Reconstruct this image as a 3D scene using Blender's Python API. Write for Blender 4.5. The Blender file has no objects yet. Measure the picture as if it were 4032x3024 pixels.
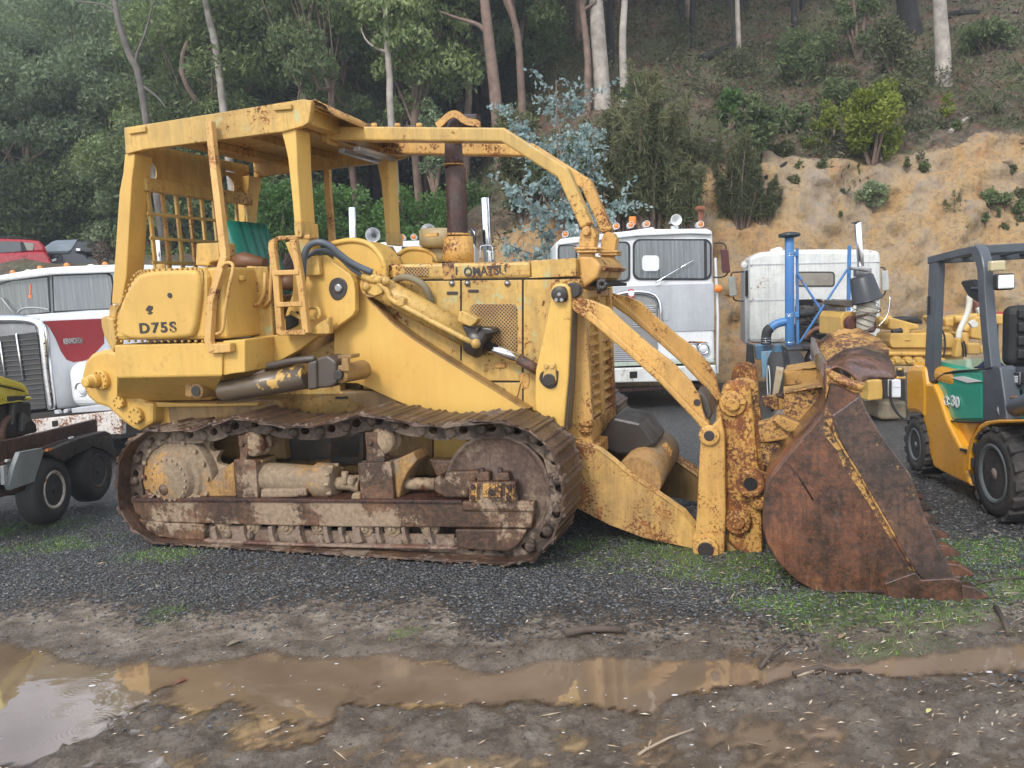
import bpy, bmesh, math, random
import numpy as np
from mathutils import Vector, Matrix
R_ = math.radians
D = bpy.data
SC = bpy.context.scene
COL = SC.collection

# ------------------------------------------------------------------ camera
CAM_H = 1.7; FPX = 3150.0; CX, CY = 2016.0, 1512.0
PITCH, ROLL = 6.5, 3.06
_cm = Matrix.Rotation(R_(90 - PITCH), 3, 'X') @ Matrix.Rotation(R_(-ROLL), 3, 'Z')
cam = D.cameras.new('camera'); camo = D.objects.new('camera', cam); COL.objects.link(camo)
camo.matrix_world = Matrix.Translation((0, 0, CAM_H)) @ _cm.to_4x4()
cam.sensor_fit = 'HORIZONTAL'; cam.sensor_width = 36; cam.lens = 36 * FPX / 4032
cam.clip_start = 0.05; cam.clip_end = 2000
SC.camera = camo
# ------------------------------------------------------------------ world and sun (soft light under broken cloud)
SUN_EL, SUN_AZ = 42.0, -150.0        # azimuth: compass style, 0 = +Y, clockwise
W = D.worlds.new('World'); SC.world = W; W.use_nodes = True
nt = W.node_tree; nt.nodes.clear()
wo = nt.nodes.new('ShaderNodeOutputWorld'); bg = nt.nodes.new('ShaderNodeBackground')
sky = nt.nodes.new('ShaderNodeTexSky'); sky.sky_type = 'NISHITA'; sky.sun_disc = False
sky.sun_elevation = R_(SUN_EL); sky.sun_rotation = R_(SUN_AZ)
tc = nt.nodes.new('ShaderNodeTexCoord'); no = nt.nodes.new('ShaderNodeTexNoise')
no.inputs['Scale'].default_value = 2.6; no.inputs['Detail'].default_value = 6
rp = nt.nodes.new('ShaderNodeValToRGB'); rp.color_ramp.elements[0].position = .36; rp.color_ramp.elements[1].position = .6
mx = nt.nodes.new('ShaderNodeMixRGB'); mx.inputs[2].default_value = (9.6, 10.0, 10.8, 1)
nt.links.new(tc.outputs['Generated'], no.inputs['Vector']); nt.links.new(no.outputs['Fac'], rp.inputs[0])
nt.links.new(rp.outputs[0], mx.inputs[0]); nt.links.new(sky.outputs[0], mx.inputs[1])
nt.links.new(mx.outputs[0], bg.inputs[0]); bg.inputs[1].default_value = 0.115
nt.links.new(bg.outputs[0], wo.inputs[0])
sl = D.lights.new('sun', 'SUN'); so = D.objects.new('sun', sl); COL.objects.link(so)
sl.energy = 1.5; sl.angle = R_(14); sl.color = (1, .955, .88)
so.rotation_euler = (R_(90 - SUN_EL), 0, R_(180 - SUN_AZ)); so.location = (0, 0, 30)
SC.view_settings.view_transform = 'Standard'; SC.view_settings.look = 'None'
SC.view_settings.exposure = 0.93; SC.view_settings.gamma = 1
try:
    SC.cycles.max_bounces = 6; SC.cycles.transparent_max_bounces = 6; SC.cycles.use_adaptive_sampling = True
except Exception: pass

# ------------------------------------------------------------------ measuring helpers
# crops of the photograph used for measuring: (x0, y0, pixels per crop pixel)
CR = dict(A=(0,300,1400/2212),B=(400,1300,1100/1825),C=(1300,1400,1200/2212),D=(1000,850,1400/2212),E=(1100,350,1400/2212),
          F=(2100,1000,900/1149),G=(2600,1200,1350/1866),H=(2150,800,1400/2212),I=(2850,850,1182/2064),J=(3300,900,732/934),
          K=(0,900,600/796),L=(0,0,2016/2212),M=(2016,0,2016/2212),N=(0,2000,2016/2212),O=(2016,2000,2016/2212),
          Q=(1300,750,1000/2212),S=(3550,1500,482/1230),Y=(2850,1250,800/2212),T=(3400,1150,632/1613),U=(2850,1000,650/2157),V=(0,1450,500/1276),X=(0,900,460/1908),f=(0,0,1.0),d=(0,0,4032/2212))
CM = np.array(_cm)
def ray(c, x, y):
    a = CR[c]; u, v = a[0] + a[2]*x, a[1] + a[2]*y
    return CM @ np.array([(u-CX)/FPX, -(v-CY)/FPX, -1.0])
C0 = np.array([0, 0, CAM_H])
def at_y(c, x, y, Y):
    d = ray(c, x, y); return C0 + d*(Y/d[1])
def on_ground(c, x, y, z=0.0):
    d = ray(c, x, y); return C0 + d*((z-CAM_H)/d[2])
class Frame:
    """a thing's own axes: x along it, y (w) away from the photographer, z up"""
    def __init__(s, o, yaw):
        s.o = np.array(o, float); s.yaw = yaw; y = R_(yaw)
        s.M = np.array([[math.cos(y), math.sin(y), 0], [-math.sin(y), math.cos(y), 0], [0, 0, 1]])
        s.c = s.M @ (C0 - s.o)
    def p(s, c, x, y, w):                 # point on the plane y = w
        d = s.M @ ray(c, x, y); return s.c + d*((w - s.c[1])/d[1])
    def q(s, c, x, y, X):                 # point on the plane x = X
        d = s.M @ ray(c, x, y); return s.c + d*((X - s.c[0])/d[0])
    def g(s, c, x, y, z):
        d = s.M @ ray(c, x, y); return s.c + d*((z - s.c[2])/d[2])
    def root(s, name, label, cat, group=None):
        o = D.objects.new(name, None); COL.objects.link(o); o.empty_display_size = .2
        o.location = s.o; o.rotation_euler = (0, 0, R_(s.yaw)); tag(o, label, cat, group); return o

def tag(o, label=None, cat=None, group=None, kind=None):
    if label: o['label'] = label
    if cat: o['category'] = cat
    if group: o['group'] = group
    if kind: o['kind'] = kind
    return o

# ------------------------------------------------------------------ mesh builder
class MB:
    def __init__(s): s.v = []; s.f = []; s.sm = []
    def add(s, vs, fs, smooth=False):
        b = len(s.v); s.v += [tuple(map(float, v)) for v in vs]
        s.f += [tuple(b+i for i in f) for f in fs]; s.sm += [smooth]*len(fs); return s
    def extr(s, loop, off, smooth=False):
        """closed outline (3d points) pushed along off"""
        n = len(loop); a = [np.array(p, float) for p in loop]; b = [p + np.array(off, float) for p in a]
        fs = [tuple(range(n))[::-1], tuple(range(n, 2*n))] + [(i, (i+1) % n, n+(i+1) % n, n+i) for i in range(n)]
        return s.add(a+b, fs, smooth)
    def plate(s, fr, c, pts, w0, w1):
        return s.extr([fr.p(c, x, y, w0) for x, y in pts] if c else [fr.p(*q, w0) for q in pts], (0, w1-w0, 0))
    def platex(s, fr, c, pts, X0, X1):
        return s.extr([fr.q(c, x, y, X0) for x, y in pts], (X1-X0, 0, 0))
    def box(s, x0, x1, y0, y1, z0, z1, taper=0):
        t = taper
        v = [(x0,y0,z0),(x1,y0,z0),(x1,y1,z0),(x0,y1,z0),(x0+t,y0+t,z1),(x1-t,y0+t,z1),(x1-t,y1-t,z1),(x0+t,y1-t,z1)]
        return s.add(v, [(3,2,1,0),(4,5,6,7),(0,1,5,4),(1,2,6,5),(2,3,7,6),(3,0,4,7)])
    def tube(s, pts, r, seg=12, cap=True, smooth=True):
        pts = [np.array(p, float) for p in pts]; n = len(pts)
        rr = r if hasattr(r, '__len__') else [r]*n
        vs = []; t0 = pts[1]-pts[0]; up = np.array([0, 0, 1.0])
        if abs(t0[2]) > .9*np.linalg.norm(t0): up = np.array([0, 1.0, 0])
        a = np.cross(t0, up); a /= np.linalg.norm(a)
        for i, p in enumerate(pts):
            t = (pts[min(i+1, n-1)] - pts[max(i-1, 0)]); t /= (np.linalg.norm(t)+1e-9)
            a = a - t*np.dot(a, t); a /= np.linalg.norm(a)+1e-9; b = np.cross(t, a)
            for k in range(seg):
                th = 2*math.pi*k/seg; vs.append(p + rr[i]*(a*math.cos(th) + b*math.sin(th)))
        fs = [(i*seg+k, i*seg+(k+1) % seg, (i+1)*seg+(k+1) % seg, (i+1)*seg+k) for i in range(n-1) for k in range(seg)]
        s.add(vs, fs, smooth)
        if cap:
            b = len(s.v)-n*seg
            s.f += [tuple(b+k for k in range(seg))[::-1], tuple(b+(n-1)*seg+k for k in range(seg))]; s.sm += [False]*2
        return s
    def bar(s, pts, a, b, up=(0, 0, 1)):
        """rectangular bar along pts, a = size across, b = size along up"""
        pts = [np.array(p, float) for p in pts]; n = len(pts); vs = []; up = np.array(up, float)
        for i, p in enumerate(pts):
            t = (pts[min(i+1, n-1)] - pts[max(i-1, 0)]); t /= np.linalg.norm(t)
            sd = np.cross(t, up); sd /= np.linalg.norm(sd)+1e-9; uu = np.cross(sd, t)
            vs += [p - sd*a/2 - uu*b/2, p + sd*a/2 - uu*b/2, p + sd*a/2 + uu*b/2, p - sd*a/2 + uu*b/2]
        fs = [(0,3,2,1), tuple(4*(n-1)+k for k in range(4))]
        fs += [(4*i+k, 4*i+(k+1) % 4, 4*i+4+(k+1) % 4, 4*i+4+k) for i in range(n-1) for k in range(4)]
        return s.add(vs, fs)
    def lathe(s, c, prof, axis=(0, 1, 0), seg=32, smooth=True):
        """prof: (distance along axis, radius)"""
        ax = np.array(axis, float); ax /= np.linalg.norm(ax); c = np.array(c, float)
        t = np.array([0, 0, 1.0]) if abs(ax[2]) < .9 else np.array([1.0, 0, 0])
        a = np.cross(ax, t); a /= np.linalg.norm(a); b = np.cross(ax, a); n = len(prof)
        vs = [c + ax*h + r*(a*math.cos(2*math.pi*k/seg) + b*math.sin(2*math.pi*k/seg)) for h, r in prof for k in range(seg)]
        fs = [(i*seg+k, i*seg+(k+1) % seg, (i+1)*seg+(k+1) % seg, (i+1)*seg+k) for i in range(n-1) for k in range(seg)]
        s.add(vs, fs, smooth); b0 = len(s.v)-n*seg
        if prof[0][1] > 1e-4: s.f.append(tuple(b0+k for k in range(seg))[::-1]); s.sm.append(False)
        if prof[-1][1] > 1e-4: s.f.append(tuple(b0+(n-1)*seg+k for k in range(seg))); s.sm.append(False)
        return s
    def cyl(s, c, r, w0, w1, axis=(0, 1, 0), seg=24):
        return s.lathe(c, [(w0, r), (w1, r)], axis, seg)
    def ball(s, c, r, sc=(1, 1, 1), seg=12):
        pr = [(-r*math.cos(math.pi*i/(seg//2)), max(1e-5, r*math.sin(math.pi*i/(seg//2)))) for i in range(seg//2+1)]
        b = len(s.v); s.lathe((0, 0, 0), pr, (0, 0, 1), seg)
        for i in range(b, len(s.v)): s.v[i] = tuple(np.array(s.v[i])*sc + np.array(c))
        return s
    def sheet(s, rows, th=.006, smooth=True):
        """grid of 3d points -> thin bent sheet with thickness (along grid normal)"""
        A = np.array(rows, float); m, n = A.shape[:2]
        du = np.gradient(A, axis=0); dv = np.gradient(A, axis=1); N = np.cross(du, dv); N /= np.linalg.norm(N, axis=2, keepdims=True)+1e-9
        Bk = A - N*th; vs = list(A.reshape(-1, 3)) + list(Bk.reshape(-1, 3)); o = m*n; fs = []
        for i in range(m-1):
            for j in range(n-1):
                q = (i*n+j, (i+1)*n+j, (i+1)*n+j+1, i*n+j+1); fs += [q, tuple(o+k for k in q[::-1])]
        for i in range(m-1):
            fs += [(i*n, o+i*n, o+(i+1)*n, (i+1)*n), ((i+1)*n+n-1, o+(i+1)*n+n-1, o+i*n+n-1, i*n+n-1)]
        for j in range(n-1):
            fs += [(j+1, o+j+1, o+j, j), ((m-1)*n+j, o+(m-1)*n+j, o+(m-1)*n+j+1, (m-1)*n+j+1)]
        return s.add(vs, fs, smooth)
    def mirror(s, ymid):
        s.v = [(x, 2*ymid-y, z) for x, y, z in s.v]; s.f = [f[::-1] for f in s.f]; return s
    def obj(s, name, mat, parent=None, bevel=0, seg=2):
        me = D.meshes.new(name); me.from_pydata(s.v, [], s.f); me.polygons.foreach_set('use_smooth', s.sm)
        bm = bmesh.new(); bm.from_mesh(me); bmesh.ops.recalc_face_normals(bm, faces=bm.faces); bm.to_mesh(me); bm.free()
        me.materials.append(mat); o = D.objects.new(name, me); COL.objects.link(o)
        if parent: o.parent = parent
        if bevel:
            m = o.modifiers.new('b', 'BEVEL'); m.width = bevel; m.segments = seg; m.limit_method = 'ANGLE'; m.angle_limit = R_(40)
            m.use_clamp_overlap = True
        return o
def curve(pts, n=6, closed=False):
    """Catmull-Rom through pts"""
    P = [np.array(p, float) for p in pts]; out = []; m = len(P)
    for i in range(m if closed else m-1):
        g = (lambda k: P[k % m]) if closed else (lambda k: P[max(0, min(m-1, k))])
        a, b, c, d = g(i-1), g(i), g(i+1), g(i+2)
        for k in range(n):
            t = k/n; out.append(.5*((2*b) + (c-a)*t + (2*a-5*b+4*c-d)*t*t + (3*b-a-3*c+d)*t**3))
    if not closed: out.append(P[-1])
    return out
def rrect(x0, x1, z0, z1, r, n=4):
    o = []
    for cx, cz, a0 in ((x1-r, z1-r, 0), (x0+r, z1-r, 90), (x0+r, z0+r, 180), (x1-r, z0+r, 270)):
        for k in range(n+1): a = R_(a0+90*k/n); o.append((cx+r*math.cos(a), cz+r*math.sin(a)))
    return o
def npmesh(name, V, F, mat, tone=None, parent=None, smooth=False):
    V = np.asarray(V, np.float32); F = np.asarray(F, np.int32); k = F.shape[1]
    me = D.meshes.new(name); me.vertices.add(len(V)); me.vertices.foreach_set('co', V.ravel())
    me.loops.add(F.size); me.loops.foreach_set('vertex_index', F.ravel())
    me.polygons.add(len(F)); me.polygons.foreach_set('loop_start', np.arange(0, F.size, k, dtype=np.int32))
    try: me.polygons.foreach_set('loop_total', np.full(len(F), k, np.int32))
    except Exception: pass
    me.update(calc_edges=True); me.polygons.foreach_set('use_smooth', np.full(len(F), smooth))
    if tone is not None:
        for nm, arr in (tone.items() if isinstance(tone, dict) else [('tone', tone)]):
            a = me.attributes.new(nm, 'FLOAT', 'POINT'); a.data.foreach_set('value', np.asarray(arr, np.float32))
    me.materials.append(mat)
    if name is None: return me
    o = D.objects.new(name, me); COL.objects.link(o)
    if parent: o.parent = parent
    return o

def lettering(s, size, mat, parent, loc, rot, name='lettering', ext=.002, bold=0, sx=1, width=None, shear=0, space=1):
    cu = D.curves.new(name, 'FONT'); cu.body = s; cu.size = size; cu.extrude = ext; cu.offset = bold; cu.shear = shear; cu.space_character = space
    cu.align_x = 'CENTER'; cu.align_y = 'CENTER'
    t = D.objects.new(name, cu); COL.objects.link(t); bpy.context.view_layer.update()
    me = D.meshes.new_from_object(t.evaluated_get(bpy.context.evaluated_depsgraph_get()))
    D.objects.remove(t); o = D.objects.new(name, me); COL.objects.link(o)
    if width:
        xs = [v.co.x for v in me.vertices]; sx = width/(max(xs)-min(xs))
    for v in me.vertices: v.co.x *= sx
    me.materials.clear(); me.materials.append(mat); o.parent = parent; o.location = loc; o.rotation_euler = rot; return o

# ------------------------------------------------------------------ materials
class NT:
    def __init__(s, name):
        s.m = D.materials.new(name); s.m.use_nodes = True; s.t = s.m.node_tree; s.t.nodes.clear()
        s.out = s.t.nodes.new('ShaderNodeOutputMaterial'); s.b = s.t.nodes.new('ShaderNodeBsdfPrincipled')
        s.t.links.new(s.b.outputs[0], s.out.inputs[0]); s._tc = None
    def n(s, typ, **kw):
        x = s.t.nodes.new(typ)
        for k, v in kw.items():
            if k in x.inputs.keys(): x.inputs[k].default_value = v
            else: setattr(x, k, v)
        return x
    def l(s, a, b): s.t.links.new(a, b); return s
    def obj(s):
        if not s._tc: s._tc = s.n('ShaderNodeTexCoord')
        return s._tc.outputs['Object']
    def mapped(s, scale=(1, 1, 1), vec=None):
        m = s.n('ShaderNodeMapping'); m.inputs['Scale'].default_value = scale; s.l(vec or s.obj(), m.inputs['Vector']); return m.outputs[0]
    def noise(s, scale, detail=6, rough=.6, vec=None, dist=0):
        x = s.n('ShaderNodeTexNoise'); x.inputs['Scale'].default_value = scale; x.inputs['Detail'].default_value = detail
        x.inputs['Roughness'].default_value = rough; x.inputs['Distortion'].default_value = dist
        s.l(vec or s.obj(), x.inputs['Vector']); return x.outputs['Fac']
    def ramp(s, fac, stops, interp='LINEAR'):
        x = s.n('ShaderNodeValToRGB'); x.color_ramp.interpolation = interp; e = x.color_ramp.elements
        while len(e) < len(stops): e.new(.5)
        for i, (p, c) in enumerate(stops):
            e[i].position = p; e[i].color = (c, c, c, 1) if not hasattr(c, '__len__') else (*c, 1)
        s.l(fac, x.inputs[0]); return x.outputs[0]
    def mix(s, fac, a, b, mode='MIX'):
        x = s.n('ShaderNodeMixRGB', blend_type=mode)
        for i, q in ((0, fac), (1, a), (2, b)):
            if isinstance(q, bpy.types.NodeSocket): s.l(q, x.inputs[i])
            elif hasattr(q, '__len__'): x.inputs[i].default_value = (*q, 1)
            else: x.inputs[i].default_value = q if i == 0 else (q, q, q, 1)
        return x.outputs[0]
    def math(s, op, a, b=None, c=None):
        x = s.n('ShaderNodeMath', operation=op)
        for i, q in ((0, a), (1, b), (2, c)):
            if q is None: continue
            if isinstance(q, bpy.types.NodeSocket): s.l(q, x.inputs[i])
            else: x.inputs[i].default_value = q
        return x.outputs[0]
    def attr(s, nm):
        x = s.n('ShaderNodeAttribute'); x.attribute_name = nm; return x.outputs['Fac']
    def bump(s, h, strength=.3, dist=.01):
        x = s.n('ShaderNodeBump'); x.inputs['Strength'].default_value = strength; x.inputs['Distance'].default_value = dist
        s.l(h, x.inputs['Height']); s.l(x.outputs[0], s.b.inputs['Normal'])
    def set(s, **kw):
        for k, v in kw.items():
            k = {'col': 'Base Color', 'rough': 'Roughness', 'metal': 'Metallic', 'spec': 'Specular IOR Level', 'coat': 'Coat Weight',
                 'emit': 'Emission Color', 'estr': 'Emission Strength', 'trans': 'Transmission Weight', 'ior': 'IOR', 'alpha': 'Alpha'}[k]
            if isinstance(v, bpy.types.NodeSocket): s.l(v, s.b.inputs[k])
            elif hasattr(v, '__len__'): s.b.inputs[k].default_value = (*v, 1)
            else: s.b.inputs[k].default_value = v
        return s
RUST_D = (.05, .02, .012); RUST_M = (.16, .055, .02); RUST_O = (.36, .14, .035)
def paint(name, col, col2=None, rust=.3, scale=1.0, rough=.45, edge=.6, dirt=.3, dirtcol=(.16, .12, .07), fine=1.0, bumpy=.15, moss=0):
    """worn paint: tone drift, chipped rust specks and patches, rust along edges, streaks of dirt"""
    t = NT(name); col2 = col2 or tuple(c*.78 for c in col)
    base = t.mix(t.ramp(t.noise(1.3*scale, 4), [(.35, 0), (.65, 1)]), col, col2)
    base = t.mix(t.math('MULTIPLY', t.ramp(t.noise(1, 5, .7, t.mapped((14*scale, 14*scale, 1.4*scale))), [(.45, 0), (.75, 1)]), dirt), base, dirtcol)
    base = t.mix(t.math('MULTIPLY', t.ramp(t.noise(1, 8, .75, t.mapped((60, 60, 3.5)), .5), [(.54, 0), (.66, 1)]), min(.6, dirt*1.1)), base, tuple(k*.45 for k in col)); base = t.mix(t.math('MULTIPLY', t.ramp(t.noise(3.5*scale, 7, .7), [(.50, 0), (.64, 1)]), dirt*.8), base, tuple(k*.62 for k in col2))
    if moss: base = t.mix(t.math('MULTIPLY', t.ramp(t.noise(5, 5, .7), [(.6, 0), (.66, 1)]), moss), base, (.32, .42, .26))
    big = t.noise(2.2*scale, 5, .65); fin = t.noise(22*scale*fine, 5, .7)
    f = t.math('ADD', t.math('MULTIPLY', big, .62), t.math('MULTIPLY', fin, .55))
    if edge:
        bv = t.n('ShaderNodeBevel', samples=3); bv.inputs['Radius'].default_value = .007
        ge = t.n('ShaderNodeNewGeometry'); dp = t.n('ShaderNodeVectorMath', operation='DOT_PRODUCT')
        t.l(bv.outputs[0], dp.inputs[0]); t.l(ge.outputs['Normal'], dp.inputs[1])
        e = t.math('MULTIPLY', t.math('SUBTRACT', 1.0, dp.outputs['Value']), edge*.55); f = t.math('ADD', f, e)
    th = .80 - .27*rust
    mask = t.ramp(f, [(th-.012, 0), (th+.02, 1)])
    halo = t.ramp(f, [(th-.1, 0), (th+.02, 1)])
    rc = t.ramp(t.noise(9*scale, 6, .7), [(.3, RUST_D), (.52, RUST_M), (.72, RUST_O)])
    c = t.mix(t.math('MULTIPLY', halo, .35), base, (.30, .13, .03)); c = t.mix(mask, c, rc)
    t.set(col=c, rough=t.mix(mask, rough, .8), spec=.4); t.bump(t.math('ADD', t.math('ADD', t.math('MULTIPLY', mask, -.6), fin), t.math('MULTIPLY', t.noise(4*scale, 3, .5), 3.0)), bumpy, .008); return t.m
def rusty(name, a=RUST_D, b=(.11, .04, .02), c=(.25, .09, .03), yellow=0, mud=0, mudcol=(.30, .20, .12), rough=.5, wet=.4, scale=1.0, yscale=1.0, bumpy=.7, coat=0):
    """layered rust: broad tones, fine scale and pits, dark run marks, yellow paint remains, splashed mud with ragged edges"""
    t = NT(name)
    f = t.math('ADD', t.math('MULTIPLY', t.noise(3.0*scale, 6, .65), .5), t.math('MULTIPLY', t.noise(34*scale, 8, .8), .5))
    col = t.ramp(f, [(.36, tuple(k*.7 for k in a)), (.45, a), (.53, b), (.64, c)])
    st = t.ramp(t.noise(1, 8, .8, t.mapped((34*scale, 34*scale, 2.2*scale)), .4), [(.50, 0), (.62, 1)])
    col = t.mix(t.math('MULTIPLY', st, .55), col, tuple(k*.55 for k in a))
    pale = t.ramp(t.noise(1, 8, .8, t.mapped((22*scale, 22*scale, 5*scale))), [(.60, 0), (.68, 1)])
    col = t.mix(t.math('MULTIPLY', pale, .35), col, (.17, .135, .12))
    if yellow > 0:
        ym = t.ramp(t.math('ADD', t.math('MULTIPLY', t.noise(2.0*scale*yscale, 5, .6), .55), t.math('MULTIPLY', t.noise(42*scale, 7, .8), .55)), [(.655-.2*yellow, 0), (.675-.2*yellow, 1)])
        col = t.mix(ym, col, t.mix(t.noise(20, 5), (.34, .17, .04), (.56, .32, .09)))
    if mud:
        m = t.ramp(t.math('ADD', t.math('MULTIPLY', t.noise(2.2*scale, 5, .6), .7), t.math('MULTIPLY', t.noise(26*scale, 7, .78), .32)), [(.62-.3*mud, 0), (.65-.3*mud, 1)])
        mc = t.mix(t.ramp(t.noise(30, 7, .8), [(.35, 0), (.65, 1)]), mudcol, tuple(k*.5 for k in mudcol)); col = t.mix(m, col, mc)
        t.set(rough=t.mix(m, rough-wet*.3, .85))
    else: t.set(rough=t.ramp(t.noise(12*scale, 7, .7), [(.35, max(.10, rough-wet*.65)), (.62, rough+.18)]))
    t.set(col=col, spec=.5, coat=coat); t.b.inputs['Coat Roughness'].default_value = .12; t.bump(t.math('ADD', t.noise(50*scale, 8, .8), t.math('MULTIPLY', f, .8)), bumpy, .010); return t.m
def plain(name, col, rough=.5, metal=0, var=.2, bump=.08, bs=40, spec=.5, coat=0):
    t = NT(name); c = t.mix(t.ramp(t.noise(3, 5), [(.35, 0), (.65, 1)]), col, tuple(k*(1-var) for k in col))
    t.set(col=c, rough=t.ramp(t.noise(7, 4), [(.3, max(.02, rough-.08)), (.7, min(1, rough+.1))]), metal=metal, spec=spec, coat=coat)
    if bump: t.bump(t.noise(bs, 4), bump, .005)
    return t.m
YC = (.635, .395, .098)
Y = paint('yellow_paint', YC, (.53, .32, .08), rust=.22, dirt=.14, edge=.5)
YT = paint('yellow_paint_weathered', (.61, .38, .10), (.46, .30, .09), rust=.43, dirt=.5, fine=1.5, edge=.8, moss=.6)
YR = paint('yellow_paint_rusting', (.62, .36, .10), (.50, .28, .08), rust=.60, dirt=.4, edge=.9, fine=2.0, scale=1.3)
YF = paint('yellow_paint_flaking', (.58, .33, .08), (.46, .25, .06), rust=.84, dirt=.45, edge=.8, fine=2.2, scale=1.2, rough=.55)
YS = paint('yellow_paint_chipped', (.62, .37, .12), (.52, .30, .09), rust=.46, dirt=.35, edge=.8, fine=1.8, scale=1.6)
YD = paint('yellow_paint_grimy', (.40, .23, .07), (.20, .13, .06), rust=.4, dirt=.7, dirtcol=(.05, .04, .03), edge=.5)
RU = rusty('wet_rust', (.030, .014, .011), (.065, .026, .017), (.14, .052, .026), rough=.4, wet=.45)
RUY = rusty('rust_with_yellow_traces', yellow=.55, rough=.5)
RB = rusty('bucket_rust', (.040, .021, .013), (.118, .045, .021), (.23, .088, .036), rough=.34, wet=.6, scale=.7, bumpy=.35, coat=.45)
MU = rusty('dried_mud_on_rust', mud=.66, yellow=.14, rough=.65, mudcol=(.40, .29, .185))
MR = rusty('mud_patched_rust', (.050, .027, .015), (.125, .062, .032), (.22, .11, .052), mud=.38, mudcol=(.35, .25, .165), rough=.5)
MY = rusty('mud_on_yellow', (.26, .14, .045), (.40, .23, .08), (.18, .08, .03), mud=.42, yellow=.25, mudcol=(.33, .24, .155), rough=.7)
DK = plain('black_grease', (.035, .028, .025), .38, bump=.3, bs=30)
DG = paint('greasy_cylinder', (.07, .06, .05), (.045, .04, .037), rust=.3, dirt=.2, edge=.2, rough=.3)
DGB = None
BLK = plain('black_rubber', (.022, .022, .023), .6)
TYR = plain('tyre_rubber', (.035, .034, .033), .75, bump=.35, bs=60, var=.4)
CHR = plain('chrome', (.78, .79, .81), .1, metal=1, var=.08, bump=0)
STE = plain('bare_steel', (.34, .34, .35), .35, metal=.9, var=.3)
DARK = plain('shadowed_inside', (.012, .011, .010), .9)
HOSE = plain('grey_hose', (.085, .10, .115), .45)
GRN = plain('green_vinyl', (.012, .17, .12), .35, var=.15, coat=.2)
BRN = plain('brown_vinyl', (.18, .08, .035), .5, var=.4)
WHT = paint('white_paint', (.74, .75, .75), (.66, .67, .68), rust=.06, dirt=.2, dirtcol=(.4, .38, .34), edge=.3, rough=.35)
WHR = paint('white_paint_rusting', (.70, .71, .68), (.55, .56, .54), rust=.3, dirt=.35, dirtcol=(.25, .22, .18), edge=.5, rough=.5)
GRY = paint('grey_metal_panel', (.36, .37, .39), (.46, .47, .49), rust=.02, dirt=.2, dirtcol=(.25, .25, .26), edge=.1, rough=.4)
REDP = paint('red_paint', (.36, .025, .03), (.30, .03, .035), rust=.05, dirt=.1, edge=.1, rough=.35)
BLU = paint('blue_paint', (.045, .16, .42), (.06, .22, .46), rust=.3, dirt=.3, edge=.5, rough=.4)
ORL = plain('amber_lens', (.75, .22, .02), .25, bump=0, coat=.4)
LENS = plain('clear_lens', (.72, .74, .74), .12, bump=.3, bs=90, var=.1)
def glass_mat(name, tint=(.10, .115, .12), streak=.35):
    t = NT(name); s = t.ramp(t.noise(1, 5, .7, t.mapped((30, 30, 1.2))), [(.45, 0), (.75, 1)])
    c = t.mix(t.math('MULTIPLY', s, streak), tint, (.34, .36, .36)); t.set(col=c, rough=t.mix(s, .04, .35), spec=1.0); return t.m
GLS = glass_mat('dirty_windscreen_glass', (.085, .10, .11), .5); GLD = glass_mat('dark_car_glass', (.035, .04, .045), .1)
# ------------------------------------------------------------------ the crawler loader
def mesh_mat(name, col, scale, hole=(.03, .022, .012), sz=.33, stain=(.30, .17, .06)):
    t = NT(name); v = t.n('ShaderNodeTexVoronoi', feature='F1'); v.inputs['Scale'].default_value = scale; v.inputs['Randomness'].default_value = 0
    mp = t.n('ShaderNodeMapping'); mp.inputs['Rotation'].default_value = (0, R_(45), 0); t.l(t.obj(), mp.inputs['Vector'])
    fl = t.n('ShaderNodeVectorMath', operation='MULTIPLY'); fl.inputs[1].default_value = (1, 0, 1); t.l(mp.outputs[0], fl.inputs[0])
    t.l(fl.outputs[0], v.inputs['Vector']); h = t.ramp(v.outputs['Distance'], [(sz, 1), (sz+.08, 0)])
    base = t.mix(t.ramp(t.noise(5, 5), [(.4, 0), (.65, 1)]), col, stain)
    t.set(col=t.mix(h, base, hole), rough=.6); t.bump(h, -.6, .006); return t.m
YMESH = mesh_mat('perforated_yellow_sheet', (.46, .29, .09), 55)
INK = NT('worn_black_lettering')
_k = INK.ramp(INK.math('ADD', INK.math('MULTIPLY', INK.noise(11, 4, .6), .6), INK.math('MULTIPLY', INK.noise(60, 3), .4)), [(.60, 0), (.62, 1)])
INK.set(col=INK.mix(_k, (.035, .032, .03), YC), rough=.55); INK = INK.m

LD = Frame((-.0786, 4.7954, 0), -18.9)
P = LD.p
loader = LD.root('crawler_loader', 'rusty yellow tracked loader with open canopy, ladder frame and lowered toothed bucket, on the gravel', 'loader')
YM = 1.15                                           # centre plane of the machine
def O_(mb, name, mat, bevel=.006, parent=None): return mb.obj(name, mat, parent or loader, bevel)

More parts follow.
